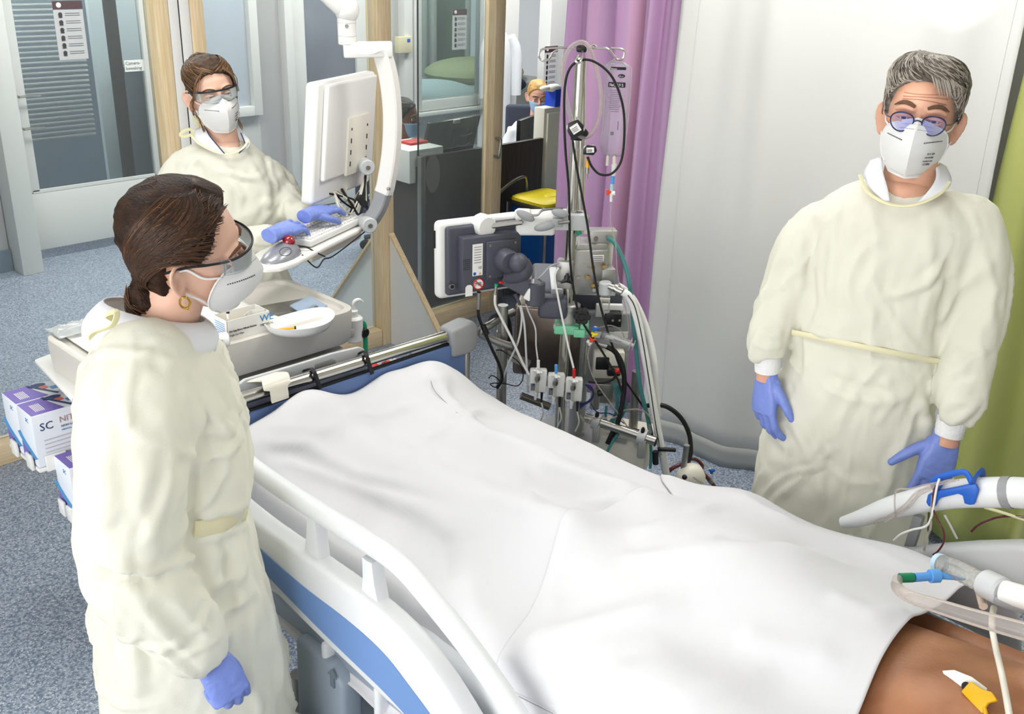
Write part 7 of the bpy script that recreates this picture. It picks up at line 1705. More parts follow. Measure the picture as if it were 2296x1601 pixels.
# ---- console body
cs = thing('pump_console', 'steel pump console with grey top behind the pole', 'console', q(1290, 760, -0.2))
M['brownsteel'] = mat('brown_tinted_steel', '#7e726a', 0.30, 1.0, var=0.25, vscale=5)
pbox(1150, 690, 1300, 846, -0.10, 0.34, 'steel_cover', M['brownsteel'], cs, -4, 0.012, 3)
pbox(1196, 652, 1396, 700, -0.14, 0.30, 'top_housing', M['dgrey'], cs, 4, 0.012, 3)
pbox(1236, 650, 1380, 662, -0.13, 0.24, 'top_plate', M['lgrey'], cs, 4, 0.003)
pbox(1285, 700, 1412, 862, -0.12, 0.28, 'right_housing', M['grey'], cs, 6, 0.010, 3)
pbox(1330, 744, 1410, 758, -0.115, 0.004, 'label_strip', M['paper'], cs, 6, 0)
text('HU 35', fr(q(1345, 757, -0.108), x=eu, y=(0, 0, 1)), 0.012, M['ink'], cs, ext=0.0002)
pbox(1336, 684, 1396, 712, -0.105, 0.02, 'name_plate', M['white'], cs, 6, 0.003)
text('WAGEN J02', fr(q(1350, 700, -0.100), x=eu, y=(0, 0, 1)), 0.013, M['ink'], cs, ext=0.0002)
b_, F, w_, h_ = pbox(1358, 704, 1394, 734, -0.07, 0.05, 'black_module', M['black'], cs, 6, 0.003)
for x in (1374, 1389):
    g = G(); c0 = q(x, 718, -0.068); g.cyl(c0, c0 + ev * 0.004, 0.004, n=10); g.build('screw', M['steel'], b_)
pbox(1330, 790, 1400, 850, -0.085, 0.05, 'control_block', M['offwhite'], cs, 6, 0.006)
pbox(1336, 802, 1366, 830, -0.078, 0.02, 'dark_recess', M['black'], cs, 6, 0.004)
pbox(1362, 826, 1392, 845, -0.065, 0.03, 'latch', M['black'], cs, 6, 0.006, 3)
g = G(); g.ell(q(1385, 832, -0.03), (0.014, 0.01, 0.01)); g.build('red_button', M['red'], cs)
g = G(); g.cyl(q(1318, 760, -0.02), q(1308, 850, -0.02), 0.006, n=12); g.build('steel_rod', M['chrome'], cs)
g = G(); c0 = q(1300, 850, -0.2); c0 = c0 - ev * 0.08; g.box((c0.x, c0.y, 0.30), (0.34, 0.34, 0.28), bev=0.02); g.cyl((c0.x, c0.y, 0.4), (c0.x, c0.y, 0.75), 0.03, n=18); g.build('cabinet', M['grey'], cs)
for sx in (-1, 1):
    for sy in (-1, 1):
        g = G(); e = Vector((c0.x + sx * 0.18, c0.y + sy * 0.18, 0.0)); g.cyl(e + Vector((0, 0, 0.05)), e + Vector((0, 0, 0.2)), 0.015); g.cyl(e + Vector((-0.018, 0, 0.05)), e + Vector((0.018, 0, 0.05)), 0.05, n=18, bev=0.008); g.build('caster', M['rubber'], cs)
# ---- push frame of the tower
pf = thing('push_frame', 'tubular steel push handle and post left of the tower', 'handle frame', q(1127, 780, 0.02))
g = G(); g.cyl(q(1128, 684, 0.03), q(1123, 940, 0.03), 0.0165, n=20); g.cyl(q(1127, 742, 0.03), q(1127, 756, 0.03), 0.020, n=20); g.build('post', M['steel'], pf)
ptube([(1150, 700, -0.05), (1125, 712, 0.02), (1100, 728, 0.08), (1082, 738, 0.10), (1078, 748, 0.10), (1095, 758, 0.09), (1120, 768, 0.08), (1146, 776, 0.07)], 0.0125, 'bent_tube', M['steel'], pf, 14)
g = G(); g.cyl(q(1140, 774, 0.07), q(1154, 780, 0.065), 0.0145, n=16, bev=0.002); g.build('end_cap', M['darksteel'], pf)
g = G(); g.tube([q(1098, 722, 0.04), q(1108, 710, 0.04), q(1130, 704, 0.03), q(1142, 730, 0.0), (q(1144, 780, 0.0))], 0.008, 8, 5); g.build('black_grip', M['rubber'], pf)
g = G(); g.box((0, 0, 0), (0.12, 0.02, 0.025), fr(q(1150, 800, -0.02), x=eu, z=(0, 0, 1)) @ R('Y', 25)); g.build('cross_plate', M['steel'], pf)
# ---- leads from the display
ptube([(1072, 690, 0.12), (1074, 712, 0.12), (1086, 742, 0.12), (1102, 780, 0.12), (1120, 820, 0.10), (1126, 850, 0.08), (1115, 870, 0.07)], 0.0048, 'display_cable', M['rubber'], mn)
g = G(); g.cyl(q(1074, 655, 0.13), q(1072, 692, 0.12), 0.0068, n=14); g.build('plug', M['steel'], mn)
g = G(); g.cyl(q(1082, 728, 0.12), q(1092, 750, 0.12), 0.009, n=10, bev=0.002); g.build('ferrite', M['rubber'], mn)
g = G(); g.cyl(q(1112, 642, 0.13), q(1110, 660, 0.13), 0.005, n=12); g.build('plug', M['steel'], mn); g = G(); g.cyl(q(1113, 636, 0.13), q(1112, 642, 0.13), 0.0058, n=12); g.build('green_ring', M['green'], mn)
g = G(); g.ell(q(1124, 633, 0.14), (0.010, 0.006, 0.004)); g.build('red_tab', M['red'], mn)
ptube([(1110, 660, 0.13), (1111, 685, 0.12), (1125, 715, 0.11), (1150, 765, 0.10), (1170, 810, 0.09), (1186, 840, 0.09)], 0.0042, 'white_lead', M['whitetube'], mn)
g = G(); g.cyl(q(1155, 658, 0.1), q(1166, 684, 0.1), 0.0065, 0.004, n=12); yb = g.build('splitter', M['dgrey'], mn)
ptube([(1166, 684, 0.1), (1170, 715, 0.1), (1162, 765, 0.09), (1140, 815, 0.08), (1120, 870, 0.07)], 0.0034, 'white_lead', M['lgrey'], mn); ptube([(1168, 684, 0.1), (1176, 730, 0.1), (1180, 800, 0.09), (1184, 880, 0.08)], 0.0034, 'white_lead', M['lgrey'], mn)
ptube([(1255, 590, 0.03), (1235, 596, 0.05), (1214, 618, 0.07), (1195, 636, 0.08), (1180, 655, 0.1), (1182, 690, 0.1), (1200, 735, 0.09), (1202, 775, 0.09), (1206, 808, 0.1)], 0.0026, 'pressure_lead', M['lgrey'], None, 6, 6, 'thin grey lead from the bracket down to the white capped transducer', 'cable')
ptube([(1252, 600, 0.06), (1244, 620, 0.07), (1250, 660, 0.08), (1262, 720, 0.08), (1275, 780, 0.09), (1286, 825, 0.1)], 0.0034, 'pressure_lead', M['whitetube'], None, 6, 6, 'white lead crossing the pole down to the red capped transducer', 'cable')
ptube([(1096, 848, 0.06), (1104, 842, 0.06), (1120, 855, 0.06), (1110, 868, 0.06), (1100, 860, 0.06), (1130, 860, 0.05), (1160, 865, 0.05), (1173, 845, 0.05), (1165, 815, 0.05), (1140, 795, 0.05), (1124, 786, 0.05), (1112, 785, 0.06)], 0.0018, 'curled_wire', M['rubber'], None, 6, 6, 'thin curled black wire beside the push frame post', 'cable')
# ---- mint clamp, taps and syringe
mc = thing('mint_clamp', 'mint green tubing clamp around the pole', 'clamp', q(1280, 742))
pbox(1242, 732, 1298, 752, 0.045, 0.09, 'jaw', M['mint'], mc, 0, 0.006, 3); pbox(1300, 728, 1320, 752, 0.04, 0.05, 'side_jaw', M['mint'], mc, 0, 0.005); pbox(1286, 740, 1312, 758, 0.05, 0.03, 'lower_jaw', M['mint'], mc, 0, 0.004)
g = G(); g.cyl(q(1248, 727, 0.03), q(1248, 737, 0.03), 0.010, n=16); g.build('white_pad', M['white'], mc); g = G(); g.cyl(q(1312, 731, 0.03), q(1312, 737, 0.03), 0.009, n=14); g.build('white_pad', M['white'], mc)
ms = thing('tap_manifold', 'row of blue, yellow and orange taps beside the mint clamp', 'tap manifold', q(1330, 755, 0.03))
for x, y, m_ in ((1334, 738, 'blue'), (1332, 750, 'yellow'), (1328, 762, 'orange')):
    g = G(); c0 = q(x, y, 0.05)
    for a in (0.3, 2.4, 4.2): g.tube([c0, c0 + eu * (0.012 * math.cos(a)) + Vector((0, 0, 0.009 * math.sin(a)))], [0.0055, 0.004], 8, 2)
    g.build('tap', M[m_], ms)
g = G(); g.cyl(q(1336, 733, 0.035), q(1322, 774, 0.035), 0.006, n=12); g.build('body', M['white'], ms)
g = G(); g.cyl(q(1316, 764, 0.04), q(1326, 770, 0.04), 0.006, n=10); g.build('side_port', M['white'], ms)
sy = thing('large_syringe', 'clear syringe pointing right from the tap manifold', 'syringe', q(1380, 765, 0.05))
s0, s1 = q(1350, 750, 0.05), q(1412, 772, 0.06)
g = G(); g.cyl(s0, s1, 0.013, n=20, cap=False); g.build('barrel', M['clearpl'], sy); g = G(); g.cyl(s0.lerp(s1, -0.03), s0.lerp(s1, 0.12), 0.012, n=18); g.build('stopper', M['dgrey'], sy)
g = G(); g.cyl(s0, s1.lerp(s0, -0.12), 0.006, n=10); g.build('plunger', M['lgrey'], sy); g = G(); g.cyl(s1, s1 + (s1 - s0) * 0.03, 0.022, n=20); g.cyl(s1 + (s1 - s0) * 0.12, s1 + (s1 - s0) * 0.15, 0.018, n=20); g.build('flange', M['clearpl'], sy)
text('NaCl 0.9', fr(s0.lerp(s1, 0.4) + ev * 0.0135, x=(s1 - s0), y=(0, 0, 1)), 0.007, M['ink'], sy, ext=0.0002)
ptube([(1325, 772, 0.04), (1318, 800, 0.04), (1332, 850, 0.05), (1370, 905, 0.05), (1395, 940, 0.05), (1412, 965, 0.04)], 0.0022, 'clear_line', M['cleartube'], None, 6, 6, 'thin clear line hanging from the tap manifold', 'tube')
ptube([(1340, 735, 0.0), (1370, 730, -0.02), (1395, 745, -0.03), (1405, 790, -0.03), (1402, 815, -0.02)], 0.0018, 'clear_line', M['cleartube'], None, 6, 6, 'thin clear line arched over the console label', 'tube')
g = G(); g.cyl(q(1338, 772, 0.03), q(1362, 778, 0.03), 0.006, n=14); bc = g.build('cable_plug', M['steel']); tag(bc, 'steel plug of the thick black cable below the syringe', 'plug')
ptube([(1360, 777, 0.03), (1380, 790, 0.03), (1396, 820, 0.03), (1400, 860, 0.03), (1396, 900, 0.04), (1386, 945, 0.05), (1376, 965, 0.05), (1362, 995, 0.06)], 0.0082, 'power_cable', M['rubber'], None, 10, 6, 'thick black cable curving down from the steel plug', 'cable')
ptube([(1320, 856, 0.0), (1350, 858, -0.01), (1375, 850, -0.02), (1385, 832, -0.03)], 0.0045, 'power_cable', M['rubber'], None, 8, 6, 'black cable running behind the transducers to the red button', 'cable')
# ---- three pressure transducers
for i, (x, y, cap, lb) in enumerate(((1206, 852, 'white', 'white'), (1246, 862, 'lblue', 'light blue'), (1286, 872, 'red', 'red'))):
    t = thing('pressure_transducer', 'white pressure transducer with %s cap in the row of three' % lb, 'transducer', q(x, y, 0.1), 'pressure transducers on the tower')
    pbox(x - 18, y - 22, x + 20, y + 30, 0.10, 0.025, 'housing', M['white'], t, 5, 0.006, 3)
    g = G(); c0 = q(x - 1, y - 2, 0.115); g.cyl(c0 - ev * 0.012, c0 + ev * 0.002, 0.0075, n=16); g.build('dome', M['ink'], t)
    g = G(); g.cyl(q(x, y - 26, 0.11), q(x - 2, y + 36, 0.11), 0.0042, n=12); g.ell(q(x - 1, y - 3, 0.112), (0.012, 0.006, 0.014)); g.build('flow_tube', M['clearpl'], t)
    g = G(); g.cyl(q(x - 10, y - 22, 0.11), q(x + 10, y - 16, 0.11), 0.0045, n=10); g.cyl(q(x - 2, y - 28, 0.105), q(x + 2, y - 14, 0.115), 0.006, n=10); g.build('tap', M['white'], t)
    g = G(); g.cyl(q(x + 1, y - 26, 0.11), q(x + 1, y - 44 + (0 if i else 0), 0.11), 0.0052, n=14); g.build('cap', M[cap], t)
    pbox(x - 16, y + 8, x - 6, y + 24, 0.102, 0.003, 'label_patch', M['inkgrey'], t, 5, 0)
    g = G(); g.ell(q(x - 10, y + 11, 0.104), (0.004, 0.002, 0.0025)); g.build('round_mark', M['gnavy'], t)
    g = G(); g.cyl(q(x - 4, y + 28, 0.11), q(x - 6, y + 44, 0.11), 0.0065, 0.004, n=10); g.build('lower_tap', M['white'], t)
    g = G(); g.cyl(q(x + 9, y + 28, 0.1), q(x + 8, y + 50, 0.1), 0.0048, 0.003, n=10); g.build('plug', M['ink'], t)
    ptube([(x + 8, y + 50, 0.1), (x + 12, y + 75, 0.1), (x + 4, y + 95, 0.09)], 0.0026, 'lead', M['offwhite'], t)
g = G(); g.box((0, 0, 0), (0.17, 0.012, 0.03), fr(q(1247, 860, 0.06), x=eu + Vector((0, 0, -0.2)), z=(0, 0, 1)), bev=0.003); tag(g.build('transducer_plate', M['white']), 'white plate clamped to the pole behind the three transducers', 'plate')
# ---- lower equipment
lw = thing('pump_rail', 'horizontal chrome rail with two grey clamps at the tower foot', 'rail', q(1390, 970, 0.05))
g = G(); r0, r1 = q(1312, 936, 0.02), q(1470, 990, 0.10); g.cyl(r0, r1, 0.0155, n=20); g.build('bar', M['chrome'], lw); g = G(); g.cyl(r1, r1 + (r1 - r0) * 0.012, 0.0165, n=18); g.build('end_cap', M['rubber'], lw)
g = G(); g.cyl(q(1168, 887, 0.05), q(1232, 912, 0.04), 0.0125, n=18); g.build('short_bar', M['darksteel'], lw)
for x, y in ((1338, 945), (1440, 980)):
    g = G(); c0 = r0.lerp(r1, (x - 1312) / 158); F = fr(c0, y=(0, 0, 1), z=(r1 - r0)); g.lathe([(0.016, -0.012), (0.027, -0.012), (0.029, 0), (0.027, 0.014), (0.016, 0.014)], F, 22); cmp_ = g.build('clamp_ring', M['lgrey'], lw)
    g = G(); g.box((0, 0, 0), (0.025, 0.02, 0.06), fr(c0 + Vector((0, 0, -0.035)) + ev * 0.02, x=eu, z=(0.2, 0, 1)), bev=0.005); g.build('clamp_lever', M['alu'], lw)
    g = G(); g.ell(c0 + Vector((0, 0, 0.028)) + ev * 0.012, (0.008, 0.006, 0.014)); g.build('black_insert', M['rubber'], lw)
pu = thing('pump_drive', 'white pump drive unit clamped under the chrome rail', 'pump', q(1400, 1020, 0.08))
pbox(1330, 984, 1444, 1060, 0.06, 0.16, 'case', M['offwhite'], pu, -16, 0.008, 3)
F = fr(q(1352, 1012, 0.07), x=eu - Vector((0, 0, 0.3)), y=(0, 0, 1))
for k in range(5): pbox(1425, 1014 + 6 * k, 1440, 1016 + 6 * k, 0.075, 0.004, 'text_line', M['inkgrey'], pu, -16, 0)
pbox(1372, 984, 1404, 992, 0.065, 0.004, 'label_patch', M['grey'], pu, -16, 0)
pbox(1334, 862, 1376, 905, -0.06, 0.02, 'bracket_plate', M['steel'], thing('side_bracket', 'bent steel bracket with black knob behind the transducers', 'bracket', q(1350, 880, -0.05)), 0, 0.003)
bk = bpy.data.objects['side_bracket']
g = G(); g.cyl(q(1336, 878, -0.01), q(1332, 915, -0.01), 0.016, n=16); g.build('damper', M['steel'], bk); g = G(); g.cyl(q(1340, 882, 0.0), q(1352, 880, 0.0), 0.011, n=14, bev=0.002); g.build('knob', M['black'], bk)
g = G(); g.cyl(q(1428, 832, -0.02), q(1418, 975, -0.02), 0.0155, n=18); sp_ = g.build('support_post', M['steel']); tag(sp_, 'steel support post standing right of the tower', 'post')
for zz in (0.0,):
    c0 = q(1418, 975, -0.02); g = G(); g.cyl(c0, (c0.x, c0.y, 0.0), 0.0155, n=18); g.build('lower_tube', M['steel'], sp_); g = G(); g.cyl((c0.x, c0.y, 0), (c0.x, c0.y, 0.02), 0.08, n=24, bev=0.004); g.build('foot_plate', M['steel'], sp_)
ptube([(1442, 912, 0.0), (1465, 908, 0.0), (1495, 912, 0.0), (1525, 935, 0.0), (1544, 970, 0.0), (1549, 1010, 0.02), (1542, 1040, 0.04)], 0.0078, 'drive_cable', M['rubber'], None, 10, 6, 'thick black cable arching towards the white curtain', 'cable')
ptube([(1372, 968, 0.05), (1365, 990, 0.06), (1385, 968, 0.05), (1410, 962, 0.04), (1440, 966, 0.05)], 0.0032, 'thin_cable', M['rubber'], None, 6, 6, 'thin black cable drooping over the pump drive', 'cable')
rn = random.Random(31)
tc = thing('coiled_teal_tube', 'bundle of coiled teal tube hanging beside the support post', 'tubing', q(1385, 900, 0.0))
for i in range(6):
    x = 1372 + 4 * i; ptube([(x, 860 + rn.uniform(-4, 6), -0.01 + 0.006 * i), (x + 8, 880, 0.0), (x + 12 + rn.uniform(-3, 4), 905, 0.01), (x + 6, 930, 0.01), (x - 6 + rn.uniform(-4, 4), 950, 0.02), (x + 2, 968, 0.03)], 0.003, 'strand', M['tealtube'], tc)
ptube([(1400, 960, 0.04), (1385, 975, 0.06), (1368, 1000, 0.08), (1352, 1030, 0.09)], 0.0045, 'strand', M['tealtube'], tc, 8)
ptube([(1360, 910, -0.02), (1358, 940, -0.01), (1366, 965, 0.0)], 0.0045, 'strand', M['tealtube'], tc, 8)
bc2 = thing('blue_cable_bundle', 'bundle of navy cables behind the red capped transducer', 'cable', q(1320, 890, 0.02))
for i in range(5):
    ptube([(1312 + 2 * i, 862 + 2 * i, 0.05), (1326 + i, 868 + 3 * i, 0.04), (1330 - i, 885 + 3 * i, 0.03), (1318 - 2 * i, 900 + 2 * i, 0.04), (1300, 905 + 3 * i, 0.05)], 0.0022, 'strand', mat('navy_cable', '#26336b', 0.5), bc2)
ptube([(1325, 905, 0.03), (1340, 925, 0.03), (1370, 928, 0.02), (1400, 950, 0.02)], 0.0018, 'strand', mat('navy_cable2', '#26336b', 0.5), bc2)
ptube([(1300, 930, 0.07), (1310, 950, 0.07), (1306, 970, 0.08), (1325, 940, 0.06), (1345, 938, 0.05), (1380, 935, 0.05), (1400, 920, 0.04), (1440, 920, 0.04), (1466, 945, 0.04)], 0.0028, 'looped_line', M['cleartube'], None, 6, 6, 'pale looped line draped over the chrome rail', 'tube')
ptube([(1455, 955, 0.03), (1458, 985, 0.06), (1460, 1020, 0.08), (1458, 1050, 0.09)], 0.005, 'oxygen_tube', M['tealtube'], None, 8, 6, 'teal tube passing in front of the rail end', 'tube')
g = G(); g.cyl(q(1455, 950, 0.03), q(1458, 972, 0.05), 0.0065, n=12); tag(g.build('tube_connector', M['clearpl']), 'clear connector joining the teal tube at the rail end', 'connector')
# ---- pump head with rod, blood lines, small tap
ph = thing('centrifugal_pump', 'white pump head with steel rod and black ball knob at the bed edge', 'pump', q(1550, 1070, 0.10))
g = G(); rings = []
for z, w_, d_ in ((-0.09, 0.048, 0.04), (-0.02, 0.050, 0.042), (0.02, 0.046, 0.038), (0.045, 0.032, 0.028), (0.055, 0.012, 0.012)):
    c0 = q(1548, 1075, 0.10) + Vector((0, 0, z)); rings.append([c0 + (eu * 0.94 - ev * 0.34) * (w_ * superell(k / 24 * 6.2832, 2.6)[0]) + (ev * 0.94 + eu * 0.34) * (d_ * superell(k / 24 * 6.2832, 2.6)[1]) for k in range(24)])
g.loft(rings); g.build('body', M['offwhite'], ph, 50)
g = G(); g.cyl(q(1540, 998, 0.10), q(1531, 1060, 0.10), 0.0095, n=18); g.build('rod', M['steel'], ph)
g = G(); g.ell(q(1535, 1070, 0.16), (0.0085, 0.0085, 0.0085)); g.build('ball_knob', M['black'], ph)
text('MAQUET', fr(q(1552, 1072, 0.142), x=eu * 0.8 - Vector((0, 0, 0.5)), y=(0, 0, 1)), 0.010, M['inkgrey'], ph, ext=0.0002)
g = G(); c0 = q(1548, 1090, 0.08); g.cyl(c0, (c0.x, c0.y, 0.0), 0.018, n=16); g.cyl((c0.x, c0.y, 0.0), (c0.x, c0.y, 0.03), 0.11, n=24, bev=0.006); g.build('stand', M['steel'], ph)
g = G(); g.box((0, 0, 0), (0.06, 0.014, 0.012), fr(q(1495, 1008, 0.08), x=eu, z=(0, 0, 1)), bev=0.004); g.cyl(q(1470, 1012, 0.08), q(1470, 1040, 0.08), 0.010, n=12); tag(g.build('black_lever', M['black']), 'black lever beside the white hose end', 'lever')
ptube([(1545, 1040, 0.06), (1562, 1048, 0.05), (1580, 1065, 0.05), (1598, 1085, 0.05), (1612, 1112, 0.05)], 0.0068, 'blood_line', M['bloodtube'], None, 12, 6, 'dark red blood line curving right behind the pump head', 'tube')
ptube([(1494, 1062, 0.05), (1508, 1050, 0.05), (1525, 1042, 0.04), (1545, 1040, 0.04)], 0.0068, 'blood_line', M['bloodtube'], None, 12, 6, 'dark red blood line left of the pump head', 'tube')
ptube([(1540, 1030, 0.02), (1560, 1030, 0.0), (1575, 1045, 0.0), (1565, 1060, 0.02)], 0.0062, 'blood_line', M['bloodtube'], None, 12, 6, 'short dark loop of blood line behind the steel rod', 'tube')
for a, b in (((1570, 1056), (1577, 1063)), ((1590, 1075), (1596, 1082))):
    g = G(); g.cyl(q(*a, 0.05), q(*b, 0.05), 0.009, n=14); tag(g.build('tube_joint', M['clearpl']), 'clear joint on the blood line, %s of two' % ('upper' if a[0] == 1570 else 'lower'), 'connector')
bt = thing('blue_tap', 'small blue tap at the end of a clear line near the curtain', 'tap', q(1596, 1055, 0.0))
g = G(); c0 = q(1596, 1056, 0.0)
for a in (0.5, 2.6, 4.7): g.tube([c0, c0 + eu * (0.011 * math.cos(a)) + Vector((0, 0, 0.010 * math.sin(a)))], [0.006, 0.005], 8, 2)
g.build('handle', M['blue'], bt); g = G(); g.cyl(q(1590, 1050, 0.0), q(1602, 1064, 0.0), 0.004, n=10); g.build('body', M['white'], bt)
ptube([(1590, 1050, 0.0), (1578, 1040, 0.0), (1555, 1033, 0.0), (1520, 1035, 0.02), (1490, 1045, 0.04)], 0.0018, 'line', M['cleartube'], bt)
# ================================================================== patient under the sheets
pt = thing('person', 'bare-chested patient lying under the white cover sheet', 'person', (1.5, 0.3, 0.8))
M['ptskin'] = mat('tanned_skin', '#b57f5a', 0.45, sss=0.10, col2='#96603f', vscale=9, bump=0.06, bscale=160)
def yring(Y, hw, ht, cz, cx=1.5, n=36, p=2.4):
    return [Vector((cx + hw * superell(2 * math.pi * k / n, p)[0], Y, cz + ht * superell(2 * math.pi * k / n, p)[1])) for k in range(n)]
g = G(); g.loft([yring(*a) for a in ((0.04, 0.10, 0.075, 0.865), (0.08, 0.17, 0.095, 0.865), (0.15, 0.205, 0.112, 0.868), (0.26, 0.205, 0.122, 0.870), (0.38, 0.19, 0.120, 0.868), (0.55, 0.17, 0.108, 0.862), (0.75, 0.165, 0.10, 0.86), (0.92, 0.17, 0.09, 0.855))])
g.tube([(1.5, 0.10, 0.885), (1.5, 0.02, 0.90), (1.5, -0.06, 0.905)], [0.075, 0.062, 0.060], 18, 4)
g.ell((1.5, -0.04, 0.935), (0.075, 0.105, 0.085), T(0, -0.05, -0.01))
for s in (-1, 1):
    g.tube([(1.5 + s * 0.175, 0.12, 0.865), (1.5 + s * 0.225, 0.18, 0.86), (1.5 + s * 0.25, 0.32, 0.845), (1.5 + s * 0.262, 0.46, 0.838), (1.5 + s * 0.27, 0.62, 0.83), (1.5 + s * 0.262, 0.78, 0.83)], [0.065, 0.072, 0.060, 0.050, 0.042, 0.032], 16, 4)
    g.ell((1.5 + s * 0.085, 0.24, 0.955), (0.085, 0.085, 0.045)); g.tube([(1.5 + s * 0.02, 0.075, 0.952), (1.5 + s * 0.10, 0.065, 0.955), (1.5 + s * 0.17, 0.10, 0.935)], 0.013, 10, 4)
    g.ell((1.5 + s * 0.262, 0.84, 0.83), (0.04, 0.08, 0.022))
for s in (-1, 1):
    g.tube([(1.5 + s * 0.09, 0.88, 0.86), (1.5 + s * 0.11, 1.25, 0.868), (1.5 + s * 0.115, 1.6, 0.855), (1.5 + s * 0.12, 1.85, 0.85)], [0.08, 0.062, 0.05, 0.04], 14, 4); g.ell((1.5 + s * 0.12, 1.90, 0.845), (0.04, 0.04, 0.05))
me = fuse(g, 0.008, 6); link('body', me, M['ptskin'], pt, 180)
pb = bvh(me) if False else None
g = G(); g.box((1.5, -0.08, 0.83), (0.5, 0.32, 0.09), bev=0.04, seg=4); tag(g.build('pillow', M['linen']), 'white pillow under the patient\'s head', 'pillow')
bt_ = None
def body_on(x, y, off=0.004):
    global bt_
    if bt_ is None:
        o = [c for c in pt.children if c.name.startswith('body')][0]
        bt_ = BVHTree.FromPolygons([v.co + o.location + pt.location for v in o.data.vertices], [tuple(p.vertices) for p in o.data.polygons])
    return on(bt_, x, y, off)
# electrode with yellow clip
e0 = body_on(2165, 1538); e1 = body_on(2205, 1560); e2 = body_on(2145, 1515)
el = thing('chest_electrode', 'white stick-on electrode with yellow lead clip on the bare chest', 'electrode', e0)
nrm = (EYE - e0).normalized(); dx = (e1 - e2).normalized(); F = fr(e0, x=dx, z=nrm)
g = G(); g.prism([(-0.045, -0.003), (-0.03, 0.010), (0.0, 0.018), (0.03, 0.018), (0.04, 0.0), (0.03, -0.018), (0.0, -0.016), (-0.035, -0.010)], 0.002, F, bev=0.0008); g.build('pad', M['paper'], el)
g = G(); g.cyl(F @ Vector((0.004, 0, 0.002)), F @ Vector((0.004, 0, 0.008)), 0.007, n=14); g.build('stud', M['ink'], el)
yl = thing('yellow_lead', 'yellow electrode lead clipped to the white chest pad', 'lead', e1)
g = G(); g.prism([(0.006, -0.012), (0.030, -0.016), (0.055, -0.020), (0.050, 0.0), (0.060, 0.012), (0.045, 0.018), (0.030, 0.012), (0.008, 0.012)], 0.010, F @ T(0, 0, 0.005), bev=0.003); g.build('clip', M['amber'], yl)
g = G(); g.tube([F @ Vector((0.045, -0.006, 0.008)), body_on(2205, 1580, 0.006), body_on(2212, 1610, 0.006), body_on(2225, 1700, 0.008)], 0.0035, 8, 5); g.build('wire', M['amber'], yl)
# ventilator tubing over the chest
def z_(x, y, z): return A(x, y, z=z)
vt = thing('ventilator_hose', 'clear ventilator hose ending in white connectors over the neck', 'hose', z_(2180, 1300, 1.12))
g = G(); P = [z_(2108, 1264, 1.10), z_(2140, 1275, 1.11), z_(2175, 1292, 1.12), z_(2212, 1312, 1.13)]; g.tube(P, 0.0165, 18, 6); g.build('tube', M['clearpl'], vt)
PP = crom(P, 6)
for k in range(2, len(PP) - 1, 2):
    g = G(); d_ = (PP[k + 1] - PP[k]).normalized(); g.lathe([(0.0165, -0.002), (0.0182, 0), (0.0165, 0.002)], fr(PP[k], y=(0, 0.3, 1), z=d_), 18); g.build('ridge', M['clearpl'], vt)
g = G(); d_ = (P[1] - P[0]).normalized(); g.lathe([(0.015, -0.006), (0.018, -0.006), (0.018, 0.004), (0.015, 0.004)], fr(P[0], y=(0, 0.3, 1), z=d_), 18); g.build('blue_end_ring', mat('pale_blue', '#b9d4e6', 0.4), vt)
g = G(); g.cyl(z_(2205, 1306, 1.13), z_(2250, 1328, 1.14), 0.024, n=20, bev=0.004); g.build('connector', M['lgrey'], vt)
g = G(); g.cyl(z_(2245, 1325, 1.14), z_(2330, 1350, 1.15), 0.0195, n=20, bev=0.002); g.build('white_tube', M['white'], vt)
g = G(); g.box((0, 0, 0), (0.05, 0.02, 0.018), fr(z_(2265, 1352, 1.13), x=(z_(2290, 1360, 1.13) - z_(2250, 1346, 1.13)), z=(0, 0, 1)), bev=0.006); g.build('grey_clip', M['grey'], vt)
g = G(); g.cyl(z_(2197, 1330, 1.10), z_(2205, 1360, 1.10), 0.007, n=12); g.build('side_port', mat('flesh_cap', '#d8c4b4', 0.5), vt)
cs_ = thing('suction_catheter', 'closed suction catheter with green tip and clear sleeve over the chest', 'catheter', z_(2100, 1330, 1.10))
g = G(); g.cyl(z_(2016, 1296, 1.10), z_(2048, 1295, 1.10), 0.0085, n=16, bev=0.001); g.build('green_tip', mat('deep_green', '#0e7a50', 0.35), cs_)
g = G(); g.cyl(z_(2050, 1295, 1.10), z_(2088, 1292, 1.10), 0.0078, n=16); g.build('blue_barrel', M['lblue'], cs_)
g = G(); g.cyl(z_(2084, 1292, 1.10), z_(2106, 1291, 1.10), 0.012, n=16, bev=0.001); g.build('blue_ring', M['lblue'], cs_)
g = G(); g.tube([z_(2104, 1290, 1.10), z_(2130, 1294, 1.10), z_(2165, 1300, 1.10)], [0.007, 0.005, 0.002], 10, 4); g.build('blue_spout', M['lblue'], cs_)
g = G(); g.tube([z_(2012, 1298, 1.10), z_(2012, 1318, 1.10), z_(2040, 1338, 1.105), z_(2100, 1358, 1.11), z_(2170, 1380, 1.12), z_(2240, 1400, 1.13), z_(2330, 1425, 1.14)], [0.009, 0.010, 0.011, 0.0125, 0.0135, 0.0145, 0.015], 14, 6); g.build('sleeve', M['cleartube'], cs_)
g = G(); g.tube([z_(2228, 1362, 1.10), z_(2224, 1400, 1.09), z_(2232, 1450, 1.07), z_(2248, 1520, 1.06), z_(2264, 1610, 1.06), z_(2270, 1680, 1.06)], 0.0052, 10, 6); tag(g.build('feeding_tube', M['offwhite']), 'thin ivory tube crossing the bare chest', 'tube')
